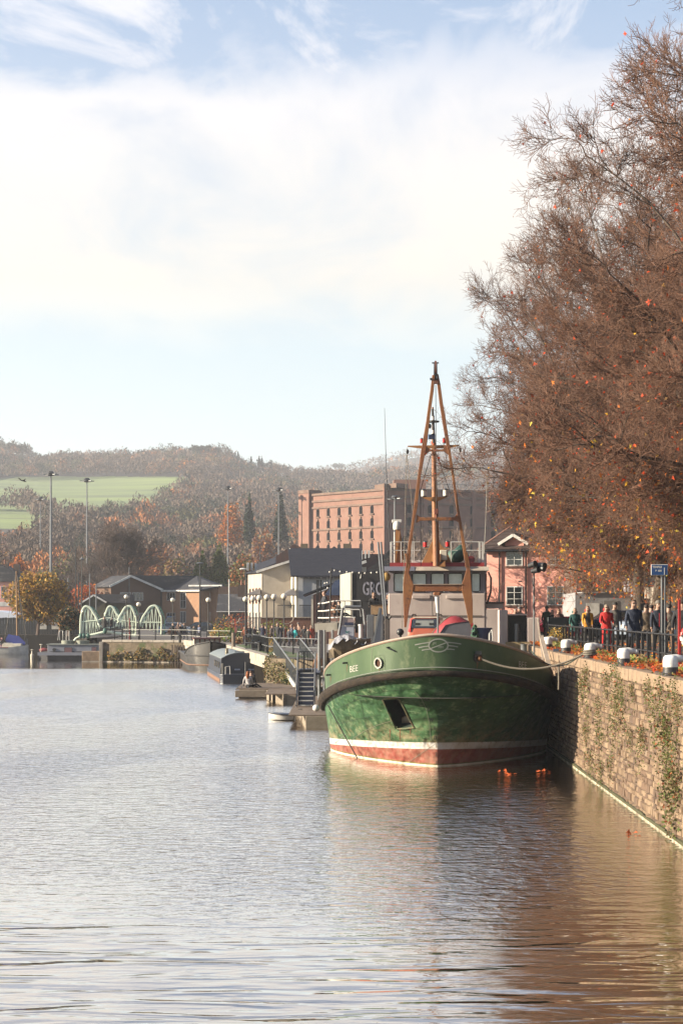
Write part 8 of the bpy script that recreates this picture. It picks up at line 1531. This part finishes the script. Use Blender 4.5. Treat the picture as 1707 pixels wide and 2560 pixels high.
person('woman with sunglasses and brown hair at the far end of the railing', 1396, 82, G3, 1522, jacket=(.25, .12, .10), hair=(.15, .07, .04), longhair=True, glasses=True)
person('person in khaki hood left of the woman with sunglasses', 1366, 88, G3, 1517, jacket=(.06, .09, .05), hair=(.1, .12, .06), hat=(.10, .13, .07), coat=True)
person('person in black coat next to the one in the khaki hood', 1380, 86, G3, 1526, jacket=(.02, .02, .025), hair=(.3, .28, .25), coat=True)
person('person with grey hair beyond the ship, left of a couple', 1288, 95, ZQ-.3, 1523, jacket=(.5, .3, .25), hair=(.4, .36, .33), detail=False); person('person in woolly hat beyond the ship, right of a couple', 1298, 95, ZQ-.3, 1515, jacket=(.4, .33, .28), hat=(.25, .22, .22), detail=False)
# café terrace people
TD = Z_at(1560, 98)
person('man in black top leaning on the café table with fair curly hair', 934, 99.5, Z_at(1560, 98)-.12, 1470, jacket=(.02, .02, .025), hair=(.32, .17, .07), elbow=1.3, lean=-.12, stride=0)
person('man in dark coat standing at the terrace rail, seen from the side', 811, 101, TD, 1470, jacket=(.02, .025, .04), hair=(.12, .06, .04), face=R(-70), stride=.05)
person('seated woman with brown hair behind the terrace rail', 837, 100, TD, pos=(X_at(837, 100), 100, TD+.45), h=1.7, jacket=(.30, .15, .08), hair=(.18, .08, .05), longhair=True, seated=True, face=R(120), detail=False); person('seated person in dark clothes beside the woman with brown hair', 847, 100.6, TD, pos=(X_at(847, 100.6), 100.6, TD+.45), h=1.7, jacket=(.03, .03, .03), hair=(.05, .03, .02), seated=True, face=R(100), detail=False)
person('person on board at the left edge of the wheelhouse, in grey', 969, 103, TD, 1487, jacket=(.35, .35, .38), hair=(.2, .15, .1), detail=False)
person('woman in brown coat behind the white staging', 797, 92, .9, 1622, jacket=(.28, .14, .08), hair=(.2, .09, .05), longhair=True, face=R(170), detail=False); person('person with long dark hair behind the white staging', 817, 92.5, .9, 1632, jacket=(.06, .05, .05), hair=(.05, .03, .02), longhair=True, face=R(190), detail=False)
# woman sitting on the pontoon
person('woman with long red hair and white top sitting on the pontoon with her back turned', 620, 99.3, .60, pos=(X_at(620, 99.3), 99.3, .60), h=1.72, jacket=(.62, .58, .58), legs=(.03, .03, .04), hair=(.42, .12, .03), longhair=True, seated=True, face=R(165), detail=False)
person('dark haired person sitting close behind the red haired woman', 628, 99.9, .60, pos=(X_at(628, 99.9), 99.9, .60), h=1.74, jacket=(.02, .02, .02), hair=(.12, .05, .03), seated=True, face=R(165), detail=False)
far = [(612, 148, 1567, (.35, .09, .04), 'child sized person in orange brown coat left of the lamp posts', 0), (624, 150, 1563, (.05, .06, .08), 'person in dark blue coat behind the black railing', 1), (636, 152, 1566, (.12, .09, .08), 'person in brown jacket between two lamp posts', 0), (656, 150, 1561, (.03, .04, .10), 'large man in navy coat with red scarf near the fifth lamp post', 1), (664, 151, 1566, (.25, .04, .04), 'person in dark red beside the man in navy', 0), (681, 151, 1563, (.28, .22, .2), 'person in grey bending sideways near the shrub', 1), (694, 149, 1558, (.04, .04, .05), 'tall person in black left of the rightmost globe lamp', 0), (702, 150, 1562, (.04, .05, .08), 'person in dark blue right of the tall one in black', 1), (712, 152, 1567, (.35, .1, .08), 'person in rust coloured top by the brick wall', 0), (722, 138, 1570, (.03, .035, .06), 'person in dark coat left of the turquoise top', 1), (729, 142, 1561, (.08, .08, .12), 'person in grey blue behind the turquoise top', 0), (737, 138, 1567, (.03, .48, .52), 'person in turquoise T-shirt on the promenade', 0), (746, 142, 1557, (.50, .30, .22), 'person in pink beige shirt right of the turquoise one', 1), (761, 140, 1564, (.03, .03, .035), 'person in black jacket with white shirt on the promenade', 0), (770, 136, 1569, (.04, .035, .04), 'dark clothed person left of the one in orange', 1), (778, 140, 1563, (.62, .12, .06), 'person in orange red coat nearest the terrace posts', 0), (793, 138, 1567, (.02, .03, .05), 'person in black under the café terrace', 0),
       (433, 172, 1558, (.05, .055, .05), 'person in dark green coat leaning on the low railing, leftmost of four', 1), (446, 176, 1556, (.2, .12, .1), 'person in brown behind the one in dark green', 0), (452, 174, 1560, (.04, .04, .045), 'person in black coat third from the left at the low railing', 1), (461, 174, 1558, (.03, .03, .035), 'person in black cap at the right of the group by the low railing', 0), (485, 172, 1564, (.05, .055, .045), 'person in dark green beside the pale blue car', 1), (498, 172, 1562, (.30, .33, .48), 'person in pale blue jacket right of the car', 0), (261, 178.8, 1541, (.03, .03, .03), 'dark figure on the footbridge, left', 1), (280, 179, 1544, (.04, .03, .03), 'dark figure on the footbridge, right', 0)]
r3 = random.Random(9)
for px, Y, py, c, lb3, a in far:
    gz = ZL if px > 300 else Z_at(1583, 179)
    person(lb3, px, Y, gz, py, jacket=c, legs=r3.choice([(.03, .03, .04), (.05, .05, .09), (.06, .045, .04)]), hair=r3.choice([(.08, .05, .03), (.2, .12, .06), (.3, .26, .22)]), face=R(180*a+r3.uniform(-60, 60)), stride=r3.uniform(0, .3), coat=r3.random() < .4, detail=False)
# floating leaves
for i, (px, py) in enumerate(((1256, 1930), (1350, 1930), (1276, 1936), (1573, 2086))):
    Yl = F*HC/(py-HY); g = np.random.default_rng(i+60); o = leaf_obj('floating_leaf', g.normal(size=(5, 3))*np.array([.10, .10, .01])+np.array([0, 0, .03]), np.full(5, .15), g, np.tile(np.array([(.6, .13, .04)]), (5, 1))); o.location = (X_at(px, Yl), Yl, 0)
    mark(o, ['pair of orange leaves floating left of the shadowed bow', 'clump of bright orange leaves floating in the bow shadow', 'tiny orange leaf between two floating clumps', 'single red brown leaf floating on the sunlit water near the wall'][i], 'leaf')
# ------------------------------------------------------------------ plane trees along the quay
BARK = mat('plane_bark', (.12, .085, .065), (.19, .145, .105), scale=2.5, rough=.9, c3=(.09, .07, .05), s3=3.5, t3=(.5, .65), bump=.8, bscale=6, st=(1, 1, .5)); TWIG = mat('twig_bark', (.33, .158, .092), (.15, .075, .046), scale=1.2, rough=.8)
def plane_tree_meshes(seed, Hh, spread, n3=9, n4=8, n5=4, lobes=19, drop=.0):
    g = np.random.default_rng(seed)
    k0 = 9; tp = np.zeros((1, k0, 3)); tp[0, :, 2] = np.linspace(-.1, Hh*.72, k0); tp[0, :, 0] = np.cumsum(g.normal(size=k0)*.12); tp[0, :, 1] = np.cumsum(g.normal(size=k0)*.12); tp[0, :2, :2] = 0
    tr_ = np.linspace(.40, .09, k0)[None]; tr_[0, 0] = .52
    # limbs: low ones long and spreading, high ones steeper
    P1 = []; R1 = []
    for i in range(lobes):
        f = i/(lobes-1); f = f**1.3; z0 = Hh*(.19+.34*f); a = i*2.4+g.uniform(-.4, .4); elv = R(20+46*f); Ln = min(spread*.93/math.cos(elv), spread*1.38)*(.72 if i < 3 else 1)
        x0 = np.interp(z0, tp[0, :, 2], tp[0, :, 0]); y0 = np.interp(z0, tp[0, :, 2], tp[0, :, 1]); k = 9; p = np.zeros((k, 3)); p[0] = (x0, y0, z0); d = np.array([math.cos(a)*math.cos(elv), math.sin(a)*math.cos(elv), math.sin(elv)])
        for q in range(1, k): d = d+g.normal(size=3)*.09; d[2] += (.03 if q < 5 else -.07); d /= np.linalg.norm(d); p[q] = p[q-1]+d*Ln/(k-1)
        P1.append(p); R1.append(np.linspace(.135, .035, k)*(1-.3*f))
    P1 = np.array(P1); R1 = np.array(R1); c = np.array([0, 0, Hh*.5])
    P2, R2 = spawn(P1, R1, 10, 7, spread*.40, .75, .55, g, .22, grav=-.02, wob=.20, outward=.30, centre=c, rmin=.03)
    T2, TR2 = spawn(tp[:, 4:], tr_[:, 4:], 14, 7, spread*.55, .8, .4, g, .2, up=.2, wob=.16, outward=.3, centre=c, rmin=.03)
    P2 = np.concatenate([P2, T2]); R2 = np.concatenate([R2, TR2])
    lm_ = (P2[:, -1, 2] < Hh*.50) & (np.hypot(P2[:, -1, 0], P2[:, -1, 1]) < spread*.85); low = P2[lm_]; lowr = R2[lm_]; H3, HR3 = spawn(low, lowr, 6, 5, spread*.24, .6, .45, g, .3, grav=-.55, up=-.25, wob=.16, rmin=.012); H4, HR4 = spawn(H3, HR3, 8, 4, spread*.10, .7, .6, g, .1, grav=-.18, wob=.24, rmin=.009)
    P3, R3 = spawn(P2, R2, n3, 5, spread*.21, .75, .5, g, .15, grav=.02, wob=.24, outward=.22, centre=c, rmin=.015)
    P4, R4 = spawn(P3, R3, n4, 4, spread*.105, .8, .55, g, .1, grav=.10, wob=.28, outward=.12, centre=c, rmin=.012)
    P4 = np.concatenate([P4, H4]); R4 = np.concatenate([R4, HR4])
    P5, R5 = spawn(P4, R4, n5, 3, spread*.052, .85, .6, g, .1, grav=.18, wob=.3, rmin=.0092)
    big = [tubes_np(tp, tr_, 10), tubes_np(P1, R1, 7), tubes_np(P2, R2, 5)]
    return (np_mesh('trunk', [big[0][0]], [big[0][1]], BARK, smooth=True), np_mesh('limbs', [b[0] for b in big[1:]], [b[1] for b in big[1:]], BARK, smooth=True),
            np_mesh('twigs', *zip(*[tubes_np(P3, R3, 3), tubes_np(H3, HR3, 3), tubes_np(P4, R4, 3), tubes_np(P5, R5, 3)]), TWIG)), P5, P4
TV = []
for sd_, Hh in ((3, 22.), (8, 22.)):
    ms_, P5, P4 = plane_tree_meshes(sd_, Hh, 9.6)
    g = np.random.default_rng(sd_+50); tips = P5[:, -1]; z = tips[:, 2]; w_ = np.exp(-(z-2.5)/3.2)+.05; w_ = w_/w_.sum()
    idx = g.choice(len(tips), 2600, replace=False, p=w_); P = tips[idx]+g.normal(size=(2600, 3))*.03; P[:, 2] -= .06
    pal = np.array([(.50, .06, .015), (.62, .17, .02), (.75, .42, .04), (.30, .06, .02), (.26, .15, .06), (.65, .5, .08)]); hi_ = P[:, 2] > 9
    ci = np.where(hi_, g.choice(6, 2600, p=[.55, .12, .04, .25, .04, .0]), g.choice(6, 2600, p=[.22, .30, .16, .12, .14, .06]))
    lo = leaf_obj('leaves', P, g.uniform(.10, .24, 2600), g, pal[ci], up=False); lm = lo.data; bpy.data.objects.remove(lo)
    TV.append((*ms_, lm))
GZ = ZQ-.1
trees = [(19.0, 54.5, 0, 2.2, 1.0, .90, 'plane tree between the nearest and the second, only its upper twigs distinct'), (17.3, 47, 0, 0.3, 1.0, 1.02, 'nearest plane tree, its tall bare crown running off the right edge'), (15.7, 61, 1, 1.9, 1.0, .84, 'second plane tree, reaching highest within the picture'), (14.75, 78.5, 0, 3.6, 1.0, .88, 'plane tree with pale trunk standing under the blue sign'), (15.9, 90, 1, 5.0, 1.0, .90, 'plane tree whose trunk rises behind the man in navy'), (17.6, 106, 0, 1.1, 1.04, .95, 'plane tree further along the quay, crown beside the crane mast'), (18.6, 124, 1, 2.7, 1.05, .98, 'farthest plane tree, its lowest branches reaching left behind the wheelhouse'), (22.5, 70, 0, 4.4, 1.0, .95, 'plane tree set back from the quay behind the others, filling the gaps'),
    (16.6, 69.5, 1, .7, .95, .84, 'plane tree between the second one and the blue sign, its trunk hidden by walkers'), (18.4, 97, 0, 5.6, 1.0, .9, 'plane tree half hidden behind the two visible trunks'), (21.5, 115, 1, 4.0, 1.0, .95, 'plane tree near the pink building, seen only as crown')]
for x, y, v, rz, s, sz, lb in trees:
    t = thing('plane_tree', lb, 'tree', (x, y, GZ), rz, 'plane trees along the quay'); t.scale = (s*.86, s*.86, s*1.04*sz)
    for nm, me in zip(('trunk', 'limbs', 'twigs', 'leaves'), TV[v]):
        o = link(nm, me, t)
        if nm in ('leaves', 'twigs', 'limbs'): o['kind'] = 'stuff'
# ------------------------------------------------------------------ trees of the middle distance
def bare_tree(label, loc, Hh, spread, seed, n=(9, 8, 6, 4), m=TWIG, name='bare_tree', rm=.02, trunk_r=.3):
    g = np.random.default_rng(seed); k0 = 7; tp = np.zeros((1, k0, 3)); tp[0, :, 2] = np.linspace(0, Hh*.75, k0); tp[0, 1:, 0] = np.cumsum(g.normal(size=k0-1)*.15); tr_ = np.linspace(trunk_r, trunk_r*.3, k0)[None]
    P1, R1 = spawn(tp, tr_, n[0]+4, 7, Hh*.55, .75, .6, g, .12, up=.25, wob=.12, rmin=rm*2.2); P2, R2 = spawn(P1, R1, n[1], 5, Hh*.26, .7, .55, g, .2, up=.1, wob=.18, rmin=rm*1.6)
    lm_ = (P2[:, -1, 2] < Hh*.50) & (np.hypot(P2[:, -1, 0], P2[:, -1, 1]) < spread*.85); low = P2[lm_]; lowr = R2[lm_]; H3, HR3 = spawn(low, lowr, 6, 5, spread*.24, .6, .45, g, .3, grav=-.55, up=-.25, wob=.16, rmin=.012); H4, HR4 = spawn(H3, HR3, 8, 4, spread*.10, .7, .6, g, .1, grav=-.18, wob=.24, rmin=.009)
    P3, R3 = spawn(P2, R2, n[2], 4, Hh*.13, .7, .6, g, .15, up=.1, wob=.2, rmin=rm); P4, R4 = spawn(P3, R3, n[3], 3, Hh*.07, .7, .6, g, .1, up=.1, wob=.2, rmin=rm*.8)
    t = thing(name, label, 'tree', loc); t.scale = (spread, spread, 1)
    V, Q = tubes_np(tp, tr_, 8); link('trunk', np_mesh('trunk', [V], [Q], m, smooth=True), t)
    o = link('branches', np_mesh('branches', *zip(*[tubes_np(P1, R1, 4), tubes_np(P2, R2, 3), tubes_np(P3, R3, 3), tubes_np(P4, R4, 3)]), m), t); o['kind'] = 'stuff'
    return t, P4[:, -1]
GT = mat('grey_brown_bark', (.16, .105, .085), (.11, .075, .06), scale=1, rough=.9)
bare_tree('big dark bare tree behind the cottage and brick block, left of centre', (X_at(300, 300), 300, ZL), 15.5, 1.15, 5, (12, 9, 8, 6), GT, rm=.045)
bare_tree('smaller bare tree left of the big one', (X_at(238, 330), 330, ZL), 12, 1.0, 6, (9, 8, 7, 4), GT, rm=.045)
bare_tree('pale bare birch showing through the crane frame', (X_at(1105, 118), 118, ZL), 7.6, 1.0, 12, (9, 7, 6, 4), mat('pale_birch_twigs', (.42, .33, .27), (.30, .2, .16), scale=1), rm=.014, trunk_r=.12)
bare_tree('pale bare bush left of the birch behind the wheelhouse', (X_at(1040, 116), 116, ZL), 6.4, 1.2, 14, (9, 7, 6, 4), mat('pale_birch_twigs', (.1, .1, .1)), rm=.014, trunk_r=.12)
def leafy(label, px, Y, pyt, wpx, pal, n, seed, name='autumn_tree', card=.5, base=ZL, conic=0., trunk=True, egg=1.0):
    g = np.random.default_rng(seed); zt = Z_at(pyt, Y)-base; rx = wpx*Y/F/2; lo_ = .12 if conic else .22
    d = norm(g.normal(size=(n, 3))); u = g.uniform(.35, 1.04, (n, 1))**.55; lump = 1+.22*np.sin(d[:, :1]*5+seed)*np.cos(d[:, 1:2]*4+d[:, 2:]*6+seed)
    P = d*u*lump; zz = (P[:, 2]+1)/2
    sc_ = (1-conic*zz**1.2) if conic else 1.0; P[:, 0] *= rx*sc_; P[:, 1] *= rx*.8*sc_; P[:, 2] = zt*lo_+zz*zt*(1-lo_)
    V, Q, c = cards(P, g.uniform(.5, 1.3, n)*card, g, np.array([PAL2.get(k) or PAL[k] for k in pal])[g.integers(0, len(pal), n)], .35)
    t = thing(name, label, 'tree', (X_at(px, Y), Y, base)); k = 5; mb = MB().tube([(.1*math.sin(i), 0, zt*.6*i/4) for i in range(5)], [.22, .18, .14, .1, .05], 7)
    for a in range(6): mb.tube([(0, 0, zt*(.15+.05*a)), (rx*.35*math.cos(a*1.1), rx*.3*math.sin(a*1.1), zt*(.3+.06*a)), (rx*.7*math.cos(a*1.1), rx*.6*math.sin(a*1.1), zt*(.42+.07*a))], [.1, .07, .03], 5)
    part(t, 'trunk', mb, GT, True); o = link('crown', np_mesh('crown', [V], [Q], VCOLT, c), t); o['kind'] = 'stuff'; return t
PAL2.update(dict(goldb=(.42, .25, .06), obrown=(.28, .15, .06), fir=(.022, .034, .022), pop=(.12, .14, .045), purple=(.2, .13, .12)))
leafy('golden brown leafy tree leaning over the inlet at the left', 95, 200, 1432, 150, ['goldb', 'gold', 'obrown', 'olive'], 6500, 31, card=.36, egg=1); leafy('lower right part of dry brown tree beside the golden one', 150, 203, 1470, 90, ['obrown', 'purple', 'brown'], 1800, 32, card=.3)
leafy('bright orange tree above the pink house', 48, 330, 1394, 58, ['orange', 'orange', 'rust'], 2600, 33, card=.6); leafy('vivid orange red tree behind the lamp post left of the cottage', 212, 262, 1462, 90, ['orange', 'red', 'rust'], 2600, 34, card=.42)
leafy('tall tapering dark evergreen left of centre', 622, 520, 1253, 48, ['fir', 'fir', 'dgreen'], 3600, 35, 'evergreen_tree', .9, 2.5, .55); leafy('second tall tapering dark evergreen next to the warehouse', 702, 520, 1240, 60, ['fir', 'fir', 'dgreen'], 4200, 36, 'evergreen_tree', .9, 2.5, .65)
leafy('orange oak in front of the dark evergreen', 578, 500, 1258, 62, ['orange', 'rust', 'obrown'], 3200, 37, card=.8, base=2.5)
leafy('olive green poplar behind the brick block, left', 503, 300, 1392, 62, ['pop', 'olive', 'green'], 2600, 38, 'poplar_tree', .5, ZL, .35); leafy('olive green poplar behind the brick block, right', 548, 300, 1368, 66, ['pop', 'olive', 'green'], 3200, 39, 'poplar_tree', .5, ZL, .45)
leafy('green and russet tree behind the riverside houses', 610, 290, 1388, 70, ['olive', 'rust', 'pop', 'obrown'], 2800, 40, card=.5); leafy('russet bushy tree low behind the brick block', 440, 330, 1395, 80, ['obrown', 'olive', 'purple'], 2600, 41, card=.55); leafy('brown tree behind the marquee', 5, 360, 1370, 120, ['purple', 'obrown', 'bare'], 2800, 42, card=.6)
leafy('purple brown tree between the masts', 150, 340, 1400, 110, ['purple', 'bare', 'olive'], 2800, 43, card=.55); leafy('rust brown tree in front of the evergreens', 655, 420, 1330, 70, ['obrown', 'purple', 'rust'], 2600, 44, card=.7); leafy('dark ivy clad bush at the left end of the footbridge', 172, 192, 1520, 60, ['dgreen', 'fir', 'obrown'], 2600, 45, 'ivy_bush', .3)
leafy('brown tree behind the brick block ridge', 390, 345, 1365, 95, ['purple', 'obrown', 'rust'], 3000, 46, card=.6)
SKYL = ['leftmost pine of the dark clump on the hill crest', 'second pine from the left in the dark clump on the hill crest', 'tallest pine in the middle of the dark clump on the hill crest', 'rightmost pine of the dark clump on the hill crest', 'pointed fir right beside the pine clump on the crest', 'small fir on the crest between the two tallest evergreens', 'left one of two close firs on the crest', 'right one of two close firs on the crest', 'last lone fir on the crest towards the warehouse', 'round pine on the far left end of the crest', 'second round pine at the far left of the crest', 'left of two tiny pines on the farthest ridge', 'right of two tiny pines on the farthest ridge']
for i, (px, py, Yt, h_) in enumerate(((488, 1112, 1400, 15), (505, 1115, 1405, 15), (522, 1112, 1400, 16), (538, 1118, 1400, 13), (595, 1130, 1405, 12), (628, 1142, 1400, 10), (648, 1140, 1402, 12), (655, 1144, 1402, 10), (678, 1150, 1404, 9), (30, 1105, 1400, 13), (58, 1110, 1400, 12), (838, 1158, 2420, 17), (850, 1160, 2420, 15))):
    zg = float((hill_z if Yt < 2000 else far_z)(X_at(px, Yt), Yt)); g = np.random.default_rng(900+i); n = 260; zt = Z_at(py, Yt)-zg
    sp_i = px in (595, 648, 655, 628, 678); u = g.uniform(0, 1, n); 
    if sp_i: P = np.stack([g.normal(size=n)*1.6*(1-u), g.normal(size=n)*1.6*(1-u), zt*(.2+.8*u)], -1)
    else: P = norm(g.normal(size=(n, 3)))*np.array([5.2, 4.5, 3.6])*g.uniform(.3, 1, (n, 1))+np.array([0, 0, zt-3.4])
    V, Q, c = cards(P, g.uniform(1.0, 2.4, n)*(.7 if sp_i else 1), g, np.tile(np.array([(.028, .038, .026)]), (n, 1)), .3)
    t = thing('pine_tree' if not sp_i else 'fir_tree', SKYL[i], 'tree', (X_at(px, Yt), Yt, zg)); part(t, 'trunk', MB().tube([(0, 0, 0), (0, 0, zt*.9)], [.5, .2], 6), GT); o = link('crown', np_mesh('crown', [V], [Q], VCOL, c), t); o['kind'] = 'stuff'
